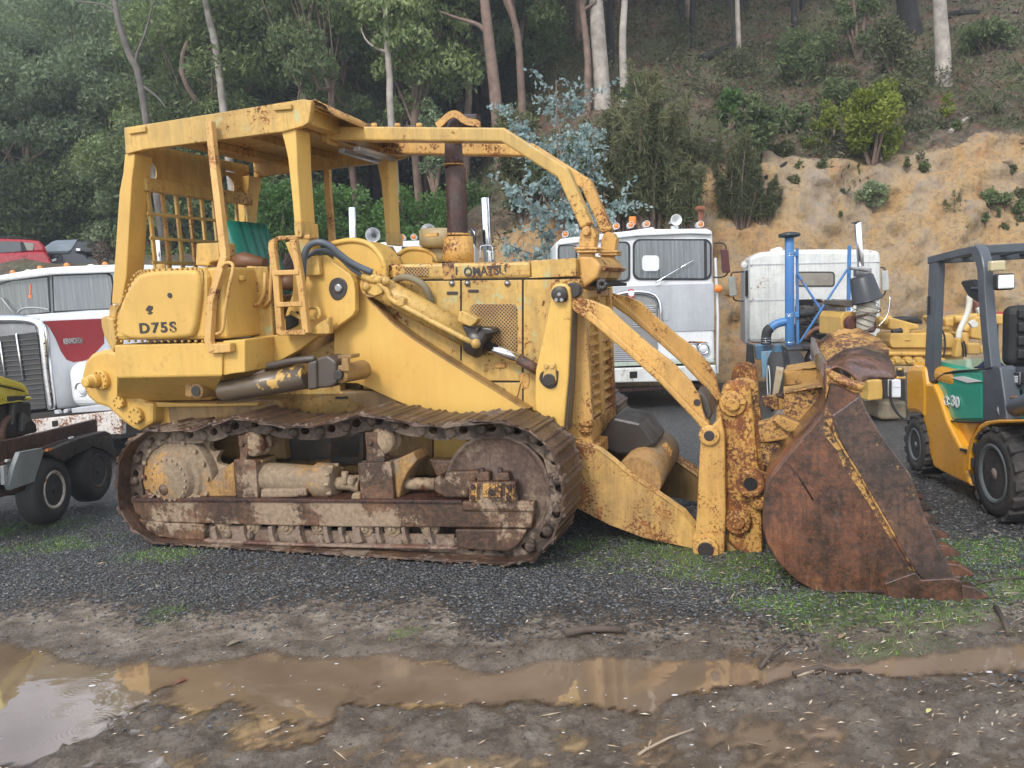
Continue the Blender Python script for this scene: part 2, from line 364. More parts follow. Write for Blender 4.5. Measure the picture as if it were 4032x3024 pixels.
# --- tracks
TP = [('B',290,640),('B',470,640),('B',620,633),('B',745,588),('B',890,555),('B',1085,595),('B',1250,618),('B',1410,600),('B',1590,560),('B',1730,525),
      ('C',340,420),('C',520,460),('C',730,492),('C',935,490),('C',1110,455),('C',1290,470),('C',1430,515),('C',1590,625),('C',1650,710),
      ('C',1695,850),('C',1715,1010),('C',1700,1180),('C',1620,1370),('C',1510,1480),('C',1380,1540),('C',1100,1550),('C',860,1532),('C',430,1502),('C',60,1480),
      ('B',1490,1490),('B',1080,1485),('B',740,1455),('B',460,1440),('B',290,1385),('B',130,1245),('B',82,1060),('B',95,850),('B',160,725)]
_tp = [P(c, x, y, 0) for c, x, y in TP]
_tc = curve(_tp, 12, True)
_tc = np.array([[p[0], max(p[2], .012)] for p in _tc])
_tc = np.vstack([_tc, _tc[:1]]); _s = np.concatenate([[0], np.cumsum(np.linalg.norm(np.diff(_tc, axis=0), axis=1))]); LEN = _s[-1]
def tpt(s): s = s % LEN; return np.array([np.interp(s, _s, _tc[:, 0]), np.interp(s, _s, _tc[:, 1])])
NS = 41; PT = LEN/NS
TRK = rusty('track_shoe_rust', (.045, .026, .018), (.10, .056, .034), (.20, .11, .06), mud=.26, mudcol=(.25, .175, .12), rough=.42, wet=.4)
LNK = rusty('track_link_mud', (.04, .025, .018), (.10, .065, .045), (.18, .12, .08), mud=.42, mudcol=(.29, .215, .155), rough=.6)
def shoe_profile():
    # s along travel, n outward: plate with overlapping lips and three low grousers
    return [(-.114, -.002), (-.104, .010), (-.092, .024), (-.078, .025), (-.066, .011), (-.018, .009), (-.010, .019), (.006, .019), (.014, .009),
            (.055, .009), (.063, .020), (.077, .020), (.086, .009), (.112, -.001), (.112, -.009), (.0, -.006), (-.108, -.013)]
def track(mir):
    tr = MB(); rnd = random.Random(4)
    root_name = 'crawler_track'
    pins = MB()
    for i in range(NS):
        a, b = tpt(i*PT), tpt((i+1)*PT); t = b-a; t /= np.linalg.norm(t); n = np.array([-t[1], t[0]])     # path runs clockwise seen from outside
        L = np.linalg.norm(b-a)
        # link plates: outline with a hole
        for (w0, w1) in ((.125, .16), (.30, .335)):
            ns = 24; out = []; inn = []
            c = (a+b)/2 - n*.075
            for k in range(ns):
                th = 2*math.pi*k/ns; cx, sy = math.cos(th), math.sin(th)
                ex = .56*L*np.sign(cx)*abs(cx)**.55; ey = .062*np.sign(sy)*abs(sy)**.6
                out.append(c + t*ex + n*ey); inn.append(c - t*.028 + t*(.033*cx) + n*(.026*sy+.004))
            vs = [(p[0], w, p[1]) for w in (w0, w1) for p in out+inn]; m = 2*ns; fs = []
            for k in range(ns):
                j = (k+1) % ns
                fs += [(k, j, ns+j, ns+k), (m+k, m+ns+k, m+ns+j, m+j), (k, m+k, m+j, j), (ns+k, ns+j, m+ns+j, m+ns+k)]
            tr.add(vs, fs)
        pc = b - n*.078
        pins.lathe((pc[0], 0, pc[1]), [(.098, .022), (.105, .034), (.125, .036), (.36, .036)], seg=14)
        pins.tube([(pc[0], .1, pc[1]), (pc[0], .094, pc[1])], .018, 8)
        tr.box(c[0]-.02, c[0]+.02, .16, .30, c[1]-.0, c[1]+.02)
    if mir: tr.mirror(YM); pins.mirror(YM)
    tk = O_(tr, root_name, LNK, .004); O_(pins, 'track_pin', LNK, 0, tk)
    tk['label'] = 'far crawler track beyond the body' if mir else 'near crawler track caked in dried mud'
    for i in range(NS):
        a, b = tpt(i*PT), tpt((i+1)*PT); t = b-a; t /= np.linalg.norm(t); n = np.array([-t[1], t[0]]); c = (a+b)/2
        n2 = n*math.cos(-.05)+t*math.sin(.05)
        mb = MB(); loop = [(c[0]+t[0]*s+n[0]*(h-.02), 0, c[1]+t[1]*s+n[1]*(h-.02)) for s, h in shoe_profile()]
        mb.extr(loop, (0, .46, 0))
        # worn corners: pull the outer corners about a little
        mb.v = [(x+rnd.uniform(-.003, .003), y+(rnd.uniform(-.008, .008)), z+rnd.uniform(-.003, .003)) for x, y, z in mb.v]
        if mir: mb.mirror(YM)
        O_(mb, 'track_shoe', TRK, .003, tk)
    return tk
track(False); track(True)

def rad(c, cx, cy, ex, ey, w): return float(np.linalg.norm(P(c, cx, cy, w)-P(c, ex, ey, w)))
# sprocket
def wheelset(mir):
    c = P('B', 525, 950, .2); mb = MB(); ns = 21
    ro = [];
    for k in range(ns*4):
        r = [.335, .345, .41, .345][k % 4]; th = 2*math.pi*(k+.5)/(ns*4); ro.append((c[0]+r*math.cos(th), .21, c[2]+r*math.sin(th)))
    mb.extr(ro, (0, .05, 0)); sp = MB(); sp.lathe((c[0], 0, c[2]), [(.26, .33), (.14, .315), (.135, .24), (.115, .225), (.11, .19), (.07, .17), (.05, .12), (.045, .001)], seg=40)
    bo = MB()
    for k in range(16):
        th = 2*math.pi*k/16; bo.cyl((c[0]+.285*math.cos(th), 0, c[2]+.285*math.sin(th)), .017, .118, .14, seg=6)
    for k in range(20):
        th = 2*math.pi*k/20; bo.cyl((c[0]+.15*math.cos(th), 0, c[2]+.15*math.sin(th)), .009, .05, .066, seg=6)
    if mir: [q.mirror(YM) for q in (mb, sp, bo)]
    s = O_(mb, 'sprocket', MU, .004); O_(sp, 'sprocket_hub', MY, .004, s); O_(bo, 'hub_bolt', MU, 0, s)
    # idler
    c = P('C', 1240, 950, .2); mb = MB()
    mb.lathe((c[0], 0, c[2]), [(.13, .001), (.13, .10), (.155, .12), (.15, .30), (.135, .325), (.125, .335), (.125, .355), (.16, .355), (.17, .335), (.30, .335), (.31, .355), (.345, .355), (.345, .001)], seg=56)
    if mir: mb.mirror(YM)
    O_(mb, 'idler_wheel', rusty('idler_mud', (.085, .052, .038), (.15, .098, .070), (.20, .135, .098), mud=.3, mudcol=(.25, .18, .13), rough=.6), .004)
wheelset(False); wheelset(True)

# --- track frame with guards (near side shows, far side mirrored plain)
fr = MB(); fr.plate(LD, None, [('B',190,1105),('B',880,1105),('C',-20,1052),('C',700,1058),('C',1475,1062),('C',1470,1130),('C',1462,1255),('C',0,1243),('B',1400,1282),('B',900,1270),('B',300,1252),('B',215,1190)], .075, .42)
frame = O_(fr, 'track_frame', MR, .01)
fl = MB(); fl.plate(LD, None, [('B',190,1100),('B',880,1100),('C',-20,1045),('C',950,1052),('C',960,1075),('C',-20,1066),('B',880,1122),('B',200,1122)], .06, .43); O_(fl, 'frame_flange', RU, .004, frame)
g = MB()
g.plate(LD, None, [('C',905,1262),('C',1425,1266),('C',1400,1330),('C',1350,1390),('C',1290,1425),('C',1120,1418),('C',930,1400),('C',912,1340)], .065, .12)
g.plate(LD, None, [('B',235,1235),('B',420,1262),('B',665,1268),('B',668,1375),('B',520,1372),('B',370,1350),('B',300,1310)], .07, .12)
g.plate(LD, None, [('C',955,1062),('C',1478,1058),('C',1476,1135),('C',960,1130)], .06, .08)
O_(g, 'end_guard', MR, .012, frame)
rg = MB()
rg.plate(LD, None, [('B',660,1368),('B',1250,1395),('C',-10,1372),('C',930,1392),('C',930,1412),('C',-10,1392),('B',1250,1412),('B',660,1388)], .05, .10)
O_(rg, 'guard_rail', rusty('rail_rust', (.08,.038,.028), (.15,.07,.05), (.25,.13,.09), mud=.35, mudcol=(.30,.21,.15), rough=.5), .006, frame)
rp = MB(); ru = MB(); rb = MB()
xs = [(x, 'B') for x in (720, 905, 1090, 1270, 1450, 1640)] + [(x, 'C') for x in (60, 190, 330, 520, 700)]
rp.plate(LD, None, [('B',668,1300),('B',1825,1318),('C',0,1288),('C',900,1300),('C',900,1395),('C',0,1375),('B',1825,1400),('B',668,1376)], .12, .14)
for k, (x, c) in enumerate(xs):       # curved gussets standing out between the rollers
    y = 1285 if c == 'B' else 1250
    rp.plate(LD, c, [(x-6,y),(x+20,y),(x+26,y+50),(x+44,y+105),(x+14,y+108),(x+2,y+60)], .072, .13)
O_(rp, 'roller_guard', rusty('guard_mud', (.10,.06,.04), (.20,.13,.09), (.30,.19,.11), mud=.5, yellow=.1, mudcol=(.29,.21,.155), rough=.6), .004, frame)
for k, (c, x) in enumerate([('B',765),('B',960),('B',1180),('B',1400),('B',1680),('C',230),('C',430),('C',700)]):
    y = (1290 if c == 'B' else 1262); q = P(c, x, y, .08); mb = MB()
    mb.lathe((q[0], 0, q[2]), [(.095, .015), (.10, .034), (.11, .04), (.115, .062), (.14, .07)], seg=20)
    mb.cyl((q[0], 0, q[2]), .012, .085, .10, seg=6)
    O_(mb, 'track_roller', MU, .003, frame)
# --- carrier rollers and their brackets
def br(name, mat, plates, bevel=.006, bolts=()):
    mb = MB()
    for c, pts, w0, w1 in plates: mb.plate(LD, c, pts, w0, w1)
    for c, x, y, r, w in bolts: q = P(c, x, y, w); mb.cyl((q[0], 0, q[2]), r, w-.018, w+.01, seg=6)
    return O_(mb, name, mat, bevel, frame)
br('roller_post', MR, [('B', [(862,845),(995,850),(1008,870),(1018,1103),(885,1103),(876,1000)], .10, .30), ('B', [(888,690),(950,688),(960,745),(945,860),(903,860),(900,760)], .10, .16)], bolts=[('B',918,742,.022,.10)])
br('roller_post', MR, [('C', [(198,782),(300,775),(440,772),(462,1048),(225,1048)], .10, .32), ('C', [(248,560),(340,555),(352,640),(395,740),(395,775),(262,775),(262,700)], .10, .18), ], bolts=[('C',290,628,.024,.10)])
br('roller_post', MY, [('C', [(440,772),(600,700),(632,760),(560,850),(520,935),(500,1048),(440,1048)], .14, .34), ('C',[(150,1030),(160,1000),(215,1000),(215,1050),(150,1050)],.08,.14)], .01)
br('roller_post', MY, [('B', [(995,840),(1050,850),(1040,900),(1000,960)], .16, .34), ('B', [(690,1100),(700,1010),(760,930),(860,860),(880,1100)], .14, .30)], .01)
for c, x, y in (('B', 1010, 735), ('C', 400, 610)):
    q = P(c, x, y, .18); mb = MB(); s = .10
    mb.lathe((q[0], 0, q[2]), [(s, .02), (s+.005, .06), (s+.02, .085), (s+.05, .095), (s+.06, .08), (s+.10, .08), (s+.11, .10), (s+.14, .10), (s+.15, .07), (s+.22, .07)], seg=28)
    O_(mb, 'carrier_roller', MU, .003, frame)
# --- recoil cylinder, rod, yoke, idler block
mb = MB(); a = P('B', 1040, 955, .22); b = P('B', 1440, 985, .22); mb.tube([a, b], [.105, .105], 24)
a = P('B', 1415, 980, .22); b = P('B', 1540, 985, .22); mb.tube([a, P('B',1500,985,.22), b], [.125, .125, .10], 20)
O_(mb, 'recoil_cylinder', MY, .004, frame)
mb = MB()
for k in range(10):
    th = 2*math.pi*k/10; q = P('B', 1520, 985, .22); mb.tube([(q[0]-.01, q[1]+.11*math.cos(th), q[2]+.11*math.sin(th)), (q[0]+.025, q[1]+.11*math.cos(th), q[2]+.11*math.sin(th))], .014, 6)
mb.tube([P('B',1540,1000,.22), P('B',1680,1005,.22)], .045, 14); mb.tube([P('B',1590,1000,.18), P('B',1590,925,.18)], .025, 8); mb.tube([P('B',1630,1000,.16), P('B',1640,955,.16)], .03, 8)
mb.tube([P('B',1650,1000,.22), P('C',230,935,.22)], .06, 14)
O_(mb, 'grease_fitting', MU, .003, frame)
mb = MB(); mb.plate(LD, 'B', [(1035,1040),(1330,1035),(1340,1090),(1035,1098)], .10, .2); O_(mb, 'cylinder_shelf', MR, .015, frame)
mb = MB(); mb.tube([P('C',500,928,.22), P('C',770,932,.22)], .042, 16); O_(mb, 'tension_rod', MU, 0, frame)
mb = MB(); mb.plate(LD, 'C', [(838,845),(1060,835),(1095,860),(1010,960),(1005,1035),(835,1035),(750,985),(752,900),(790,860),(820,900)], .09, .30); 
mb.plate(LD, 'C', [(712,752),(890,760),(860,835),(835,870),(770,880),(745,820)], .2, .3); O_(mb, 'idler_yoke', MR, .014, frame)
mb = MB(); mb.plate(LD, 'C', [(1002,918),(1345,915),(1348,1110),(1325,1125),(1030,1122),(1005,1100)], .055, .13)
for p in ([(1060,880),(1085,845),(1150,845),(1155,915),(1065,915)], [(1190,880),(1215,850),(1290,850),(1305,915),(1190,915)]): mb.plate(LD, 'C', p, .07, .14)
O_(mb, 'idler_bearing_block', MR, .01, frame)
mb = MB()
for p in ([(1010,930),(1065,930),(1065,1060),(1012,1060)], [(1268,930),(1330,930),(1330,1060),(1268,1060)], [(1105,930),(1240,930),(1240,1030),(1105,1030)]): mb.plate(LD, 'C', p, .045, .06)
O_(mb, 'bearing_cap', RUY, .006, frame)
mb = MB()
for x, y in ((1038,952),(1038,1030),(1300,950),(1300,1032)): q = P('C', x, y, .045); mb.cyl((q[0],0,q[2]), .017, .028, .05, seg=6)
q = P('C', 1170, 995, .045); mb.cyl((q[0],0,q[2]), .022, .04, .05, seg=14)
for x in (1105, 1235): q = P('C', x, 850, .1); mb.tube([(q[0],.1,q[2]-.02), (q[0],.1,q[2]+.03)], .018, 6)
O_(mb, 'bolt', RU, 0, frame)
# shaft end and mud heap by the sprocket
mb = MB(); q = P('B', 425, 1035, .08); mb.lathe((q[0],0,q[2]), [(.03,.001),(.035,.03),(.06,.055),(.14,.06)], seg=18); q = P('B', 490, 960, .1)
mb.plate(LD, 'B', [(370,975),(400,945),(520,955),(560,985),(500,1005),(470,1000),(470,1090),(440,1090)], .08, .14)
O_(mb, 'shaft_guard', MR, .01, frame)
mb = MB(); rows = []
for j in range(6):
    row = []
    for i in range(16):
        q = P('B', 270+i*27, 1108, .09+j*.05); hgt = .10*math.sin(math.pi*(i/15))*(1-abs(j-2.5)/4) + .018*math.sin(i*2.7+j*3.1)
        row.append((q[0], .09+j*.05, P('B', 270, 1108, .09)[2]+max(0, hgt)))
    rows.append(row)
mb.sheet(rows, .02); O_(mb, 'mud_heap', MU, 0, frame)
# far track frame
ff = MB(); z0 = P('B',880,1105,.075)[2]; ff.box(-2.95, .12, 1.86, 2.2, .12, .36); ff.cyl((-.09,0,.48), .1, 1.9, 2.25); ff.box(-2.0,-1.7,1.95,2.2,.3,.75); ff.box(-1.0,-.7,1.95,2.2,.3,.75); O_(ff, 'track_frame', MU, .01)

# --- hull between the tracks
hull = MB()
hull.box(-2.75, -.2, .62, 1.68, .42, 1.05)
hull.box(-2.95, -1.9, .5, 1.8, .55, 1.0)
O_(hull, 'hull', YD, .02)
mb = MB(); mb.plate(LD, None, [('B',1070,700),('B',1690,690),('B',1690,830),('B',1075,860)], .56, .62); mb.plate(LD, None, [('C',0,560),('C',240,560),('C',240,790),('C',0,790)], .56, .62); O_(mb, 'oily_side_plate', DG, .004)
mb = MB(); mb.plate(LD, None, [('C',525,575),('C',740,575),('C',740,745),('C',525,745)], .57, .62); O_(mb, 'side_bracket', YD, .01)
mb = MB(); mb.plate(LD, 'C', [(750,560),(1000,560),(980,740),(750,745)], .55, .62); O_(mb, 'side_cover', Y, .006)
# body panel behind the lift cylinders
mb = MB(); mb.plate(LD, 'B', [(330,465),(1030,450),(1300,180),(1530,60),(1560,400),(1825,560),(1825,640),(1100,660),(640,640),(330,620)], .62, .70)
O_(mb, 'side_frame', YT, .006)
mb = MB(); mb.plate(LD, 'B', [(380,500),(520,498),(525,620),(385,625)], .54, .60); mb.plate(LD, 'B', [(320,468),(480,475),(800,480),(1020,470),(1020,495),(330,505)], .46, .6)
for x in (570, 640, 710, 770): mb.plate(LD, 'B', [(x,510),(x+18,510),(x+18,610),(x,610)], .54, .6)
O_(mb, 'belly_rib', Y, .008)
mb = MB(); mb.plate(LD, 'B', [(1525,435),(1605,433),(1603,448),(1527,450)], .612, .63); O_(mb, 'slot', DARK, .002)
# --- final drive / winch case at the rear
mb = MB()
mb.plate(LD, 'K', [(425,760),(440,695),(475,655),(520,638),(560,632),(600,645),(640,780),(760,905),(800,910),(800,1015),(725,1062),(690,1045),(640,1010),(600,975),(560,938),(500,920),(455,880),(428,820)], .42, 1.88)
O_(mb, 'rear_gear_case', Y, .03)
mb = MB()
for x, y, r, n in ((537,790,60,10), (636,905,38,7), (722,975,48,8)):
    q = P('K', x, y, .42); r0 = r*.75/570
    mb.lathe((q[0],0,q[2]), [(.38,r0*.93),(.385,r0),(.43,r0)], seg=28)
    for k in range(n): th = 2*math.pi*k/n; mb.cyl((q[0]+r0*.83*math.cos(th),0,q[2]+r0*.83*math.sin(th)), .009, .368, .385, seg=6)
q = P('K', 500, 795, .38); mb.lathe((q[0],0,q[2]), [(.27,.025),(.275,.04),(.33,.045),(.335,.055),(.39,.06)], seg=20)
O_(mb, 'flange_cover', Y, .003)
mb = MB(); mb.plate(LD, 'K', [(525,465),(545,458),(570,465),(590,470),(606,600),(590,650),(565,605),(540,555),(528,510)], .12, .2)
mb.plate(LD, 'K', [(568,400),(600,395),(606,470),(566,470)], .16, .3)
O_(mb, 'tow_lug', YT, .012)
# --- fuel tank
tank = MB(); tank.plate(LD, 'A', [(712,1642),(716,1480),(745,1420),(800,1290),(850,1222),(925,1200),(1262,1188),(1290,1250),(1292,1640)], .08, .62)
tank = O_(tank, 'fuel_tank', Y, .03)
mb = MB(); mb.plate(LD, 'A', curve([(742,1590),(738,1450),(790,1330),(850,1248),(940,1215),(1160,1206),(1222,1225),(1240,1330),(1222,1490),(1200,1590),(1150,1628),(900,1640),(790,1632)], 3, True), .035, .10)
mb = mb.obj('bulged_cover', Y, tank, .03, 4)
mb = MB()
bl = curve([(728,1645),(722,1480),(760,1400),(840,1240),(925,1206),(1100,1200),(1240,1198),(1262,1250),(1262,1300)], 5)
for x, y in bl[::1]: q = P('A', x, y, .08); mb.cyl((q[0],0,q[2]), .0085, .068, .085, seg=7)
for k in range(13): q = P('A', 760+k*42, 1648, .08); mb.cyl((q[0],0,q[2]), .0085, .068, .085, seg=7)
O_(mb, 'cover_bolt', YT, 0, tank)
mb = MB(); q = P('A', 1058, 1363, .035); mb.cyl((q[0],0,q[2]), .018, .028, .04, seg=14)
mb.plate(LD, 'A', [(905,1450),(925,1425),(950,1432),(948,1450),(935,1460),(950,1470),(935,1482),(915,1478),(930,1465),(912,1462)], .031, .04)
O_(mb, 'chipped_mark', DK, 0, tank)
q = P('A', 978, 1567, .03)
lettering('D75S', .098, INK, tank, (q[0], .032, q[2]), (R_(90), 0, 0), bold=.003, space=1.25, width=float(P('A',1092,1567,.03)[0]-P('A',864,1567,.03)[0]))
mb = MB(); q = P('A', 1005, 1195, .3); mb.tube([(q[0],.3,q[2]-.03),(q[0],.3,q[2]+.03)], .035, 14); O_(mb, 'filler_cap', YT, .004, tank)
# box under the tank with sloping underside
a0, a1, a2, a3 = P('B',80,97,.08), P('B',790,80,.08), P('B',790,298,.08), P('B',100,312,.08)
b2, b3 = P('B',720,455,.46), P('B',322,462,.46)
mb = MB(); V = [a0, a1, a2, a3, (a0[0],.62,a0[2]), (a1[0],.62,a1[2]), (b2[0],.62,b2[2]), (a0[0]+.1,.62,b3[2]), (b2[0],.46,b2[2]), (b3[0]-.35,.46,b3[2])]
mb.add(V, [(0,3,2,1),(0,1,5,4),(3,9,8,2),(9,7,6,8),(1,2,8,6,5),(0,4,7,9,3),(4,5,6,7)]); O_(mb, 'tank_skirt', Y, .012)
mb = MB(); mb.plate(LD, 'B', [(790,60),(1400,10),(1480,5),(1400,45),(1290,130),(1180,190),(1080,232),(940,300),(850,340),(790,372),(700,400),(600,430),(500,430),(420,400),(780,300)], .44, .52)
O_(mb, 'platform_side', Y, .006)
mb = MB(); mb.plate(LD, 'B', [(790,70),(935,62),(935,275),(850,285),(790,298)], .10, .44); mb.plate(LD, 'B', [(915,78),(958,88),(958,208),(930,208)], .36, .42); O_(mb, 'step_box', Y, .008)
# control box in front of the tank
mb = MB(); q0 = P('A', 1292, 1400, .08); x0 = q0[0]; z0 = P('A',1290,1640,.08)[2]; z1 = P('A',1300,1190,.1)[2]
mb.box(x0-.02, x0+.10, .12, .60, z0, z1-.0); O_(mb, 'control_box', Y, .02)
mb = MB(); mb.plate(LD, 'A', [(1530,1180),(1660,1185),(1680,1300),(1700,1630),(1560,1640)], .50, .66); mb.plate(LD, 'A', [(1220,1040),(1360,1035),(1365,1145),(1300,1160),(1300,1180),(1215,1178)], .55, .75)
mb.plate(LD, 'A', [(1380,1240),(1515,1240),(1515,1275),(1380,1275)], .30, .34)
O_(mb, 'console', YT, .01)
mb = MB(); mb.tube([P('A',1570,1425,.45), P('A',1615,1415,.45), P('A',1645,1350,.45), P('A',1650,1220,.45)], .014, 8); mb.tube([P('A',1640,1440,.48), P('A',1680,1390,.48), P('A',1690,1200,.48), P('A',1690,1120,.5)], .014, 8)
O_(mb, 'hydraulic_pipe', YS, 0)
mb = MB(); mb.tube([P('A',1690,1240,.5), P('A',1680,1110,.5)], .008, 6); mb.ball(P('A',1680,1105,.5), .02); O_(mb, 'control_lever', DK, 0)
# tall raking post outside the tank
mb = MB(); mb.bar([P('A',1308,285,.30), P('A',1330,500,.28), P('A',1398,1085,.16), P('A',1400,1130,.13), P('A',1318,1400,.08), P('A',1303,1650,.06), P('B',735,140,.06)], .055, .05, (0,1,0)); 
O_(mb, 'handrail_post', YS, .006)
mb = MB(); mb.bar([P('E',297,440,1.95), P('E',302,600,1.95), P('E',328,930,1.95), P('E',332,1000,1.95)], .055, .05, (0,1,0)); O_(mb, 'handrail_post', YS, .006)
mb = MB(); mb.tube(curve([P('A',1385,1185,.10), P('A',1405,1163,.09), P('A',1440,1165,.08), P('A',1450,1200,.07), P('A',1430,1290,.06), P('A',1400,1460,.06), P('A',1385,1580,.06), P('A',1345,1605,.08)], 4), .012, 8); O_(mb, 'grab_handle', YS, 0)
mb = MB(); mb.plate(LD, 'B', [(690,125),(720,90),(840,85),(840,145),(715,155)], .04, .10); O_(mb, 'step_bracket', YS, .008)

# --- operator seat
def seatpart():
    mb = MB(); rows = []; xc, w0, w1, zb, zt = -2.40, .86, 1.38, 1.78, 2.36
    for j in range(9):
        z = zb+(zt-zb)*j/8; row = []
        for i in range(25):
            u = i/24; bul = .05*math.sin(math.pi*u)**.5 + .012*abs(math.sin(u*math.pi*5)); inset = .04*(j/8)**3
            row.append((xc-(.18*j/8)+bul, w0+inset+(w1-w0-2*inset)*u, z))
        rows.append(row)
    mb.sheet(rows, .07); O_(mb, 'seat_backrest', GRN, 0)
    mb = MB(); mb.box(-2.38, -1.9, .86, 1.38, 1.62, 1.76); O_(mb, 'seat_cushion', BRN, .04)
    mb = MB(); mb.box(-2.25, -1.4, .80, 1.5, 1.02, 1.78); O_(mb, 'seat_base', YD, .02)
    mb = MB(); mb.tube([P('A',1430,1160,.7), P('A',1520,1150,.7), P('A',1650,1165,.7)], [.05,.07,.04], 12); mb.tube([P('A',1700,1275,.62), P('A',1850,1290,.62)], .06, 14); O_(mb, 'armrest', BRN, 0)
seatpart()

# --- canopy
def canopy():
    beam = MB(); W0 = .36
    beam.plate(LD, 'A', [(770,320),(1880,143),(1937,150),(1932,215),(1918,290),(1880,312),(1760,345),(1340,400),(900,455),(780,485)], W0, W0+.05)
    beam.plate(LD, 'A', [(800,325),(900,310),(903,345),(800,360)], W0-.02, W0); beam.plate(LD, 'A', [(1700,178),(1810,172),(1812,205),(1700,215)], W0-.02, W0)
    b = O_(beam, 'canopy_beam', YT, .006); b['label'] = 'near side beam of the canopy, paint faded to green and rust'
    q = MB(); q.v = list(beam.v); q.f = list(beam.f); q.sm = list(beam.sm); q.mirror(YM); O_(q, 'canopy_beam', YT, .006)
    xr, xf = P('A',775,330,W0)[0], P('A',1930,160,W0)[0]; zt = P('A',1880,150,W0)[2]
    r = MB(); r.box(xr, xf, W0+.05, 2*YM-W0-.05, zt-.06, zt-.045)
    for x in np.linspace(xr+.35, xf-.3, 3): r.box(x-.03, x+.03, W0+.05, 2*YM-W0-.05, zt-.12, zt-.06)
    r.box(xf-.12, xf-.02, W0+.05, 2*YM-W0-.05, zt-.16, zt-.03)
    O_(r, 'canopy_roof', YT, .005)
    # posts
    def post(c, poly, w0, w1, name='canopy_post', mat=Y):
        for m in (0, 1):
            mb = MB(); mb.plate(LD, c, poly, w0, w1)
            if m: mb.mirror(YM)
            O_(mb, name, mat, .008)
    post('A', [(776,484),(838,480),(832,560),(820,640),(815,720),(785,1250),(752,1420),(693,1415),(716,1100),(742,720),(765,600)], .38, .56)
    post('E', [(8,256),(100,246),(106,330),(112,500),(135,830),(92,832),(75,640),(52,430),(30,330)], .38, .56)
    post('E', [(88,828),(135,828),(140,925),(100,925),(92,900)], .36, .58, 'post_socket', YT)
    # rear header plate with two round holes
    X = P('A', 885, 672, .50)[0]-.03; z1 = zt-.08; z0 = P('A', 885, 672, .50)[2]-.03; y0, y1 = .44, 1.86
    _h = [LD.q('A', 918, 590, X), LD.q('A', 1412, 680, X)]; holes = [(max(.60, _h[0][1]), _h[0][2]), (min(1.7, _h[1][1]), _h[1][2])]; r0 = .085
    mb = MB()
    def quad(a, b, c, d): mb.add([(X, a, c), (X, b, c), (X, b, d), (X, a, d), (X+.012, a, c), (X+.012, b, c), (X+.012, b, d), (X+.012, a, d)], [(0,1,2,3),(7,6,5,4),(0,4,5,1),(1,5,6,2),(2,6,7,3),(3,7,4,0)])
    for (hy, hz) in holes:
        n = 24; sq = []; ci = []
        for k in range(n):
            th = 2*math.pi*k/n; c_, s_ = math.cos(th), math.sin(th); m = max(abs(c_), abs(s_)); sq.append((hy+.12*c_/m, hz+.12*s_/m)); ci.append((hy+r0*c_, hz+r0*s_))
        vs = [(x, *p) for x in (X, X+.012) for p in sq+ci]; fs = []
        for k in range(n):
            j = (k+1) % n; fs += [(k,j,n+j,n+k),(2*n+k,3*n+k,3*n+j,2*n+j),(n+k,n+j,3*n+j,3*n+k)]
        mb.add(vs, fs)
    (ha, hz), (hb, _) = holes
    quad(y0, ha-.12, z0, z1); quad(ha+.12, hb-.12, z0, z1); quad(hb+.12, y1, z0, z1)
    for h in (ha, hb): quad(h-.12, h+.12, z0, hz-.12); quad(h-.12, h+.12, hz+.12, z1)
    O_(mb, 'rear_header', YT, 0)
    # window guard: top box tube and a welded grid
    a = LD.p('A', 885, 672, .50); X2 = a[0]; b = LD.q('A', 1525, 775, X2)
    zt2 = a[2]; ya, yb = .50, 2*YM-.50
    mb = MB(); mb.box(X2-.02, X2+.04, ya, yb, zt2-.05, zt2+.05)
    gd = O_(mb, 'guard_top_bar', YT, .006)
    for k in range(9):
        y = ya+.05+(yb-ya-.1)*k/8; mb = MB(); mb.box(X2-.01, X2+.012, y-.016, y+.016, 1.5, zt2-.05); O_(mb, 'guard_bar', YR if k in (1,3) else YT, .003)
    for k in range(4):
        z = zt2-.22-k*.185; mb = MB(); mb.box(X2+.012, X2+.026, ya, yb, z-.012, z+.012); O_(mb, 'guard_bar', YT, .003)
    # torn roof lip in front
    rows = []; x0 = xf
    for i in range(9):
        u = i/8; w = W0+.03+(2*YM-2*W0)*u; dip = .05*math.sin(u*3.1)*(1-u)
        rows.append([(x0-.05, w, zt-.01-.04*u), (x0+.02+.04*u, w, zt-.005-dip*.6-.05*u), (x0+.10+.06*math.sin(u*5), w, zt-.05-dip-.07*u), (x0+.13+.05*math.sin(u*5), w, zt-.11-dip-.05*u)])
    mb = MB(); mb.sheet(rows, .008); O_(mb, 'torn_roof_lip', RUY, 0)
canopy()
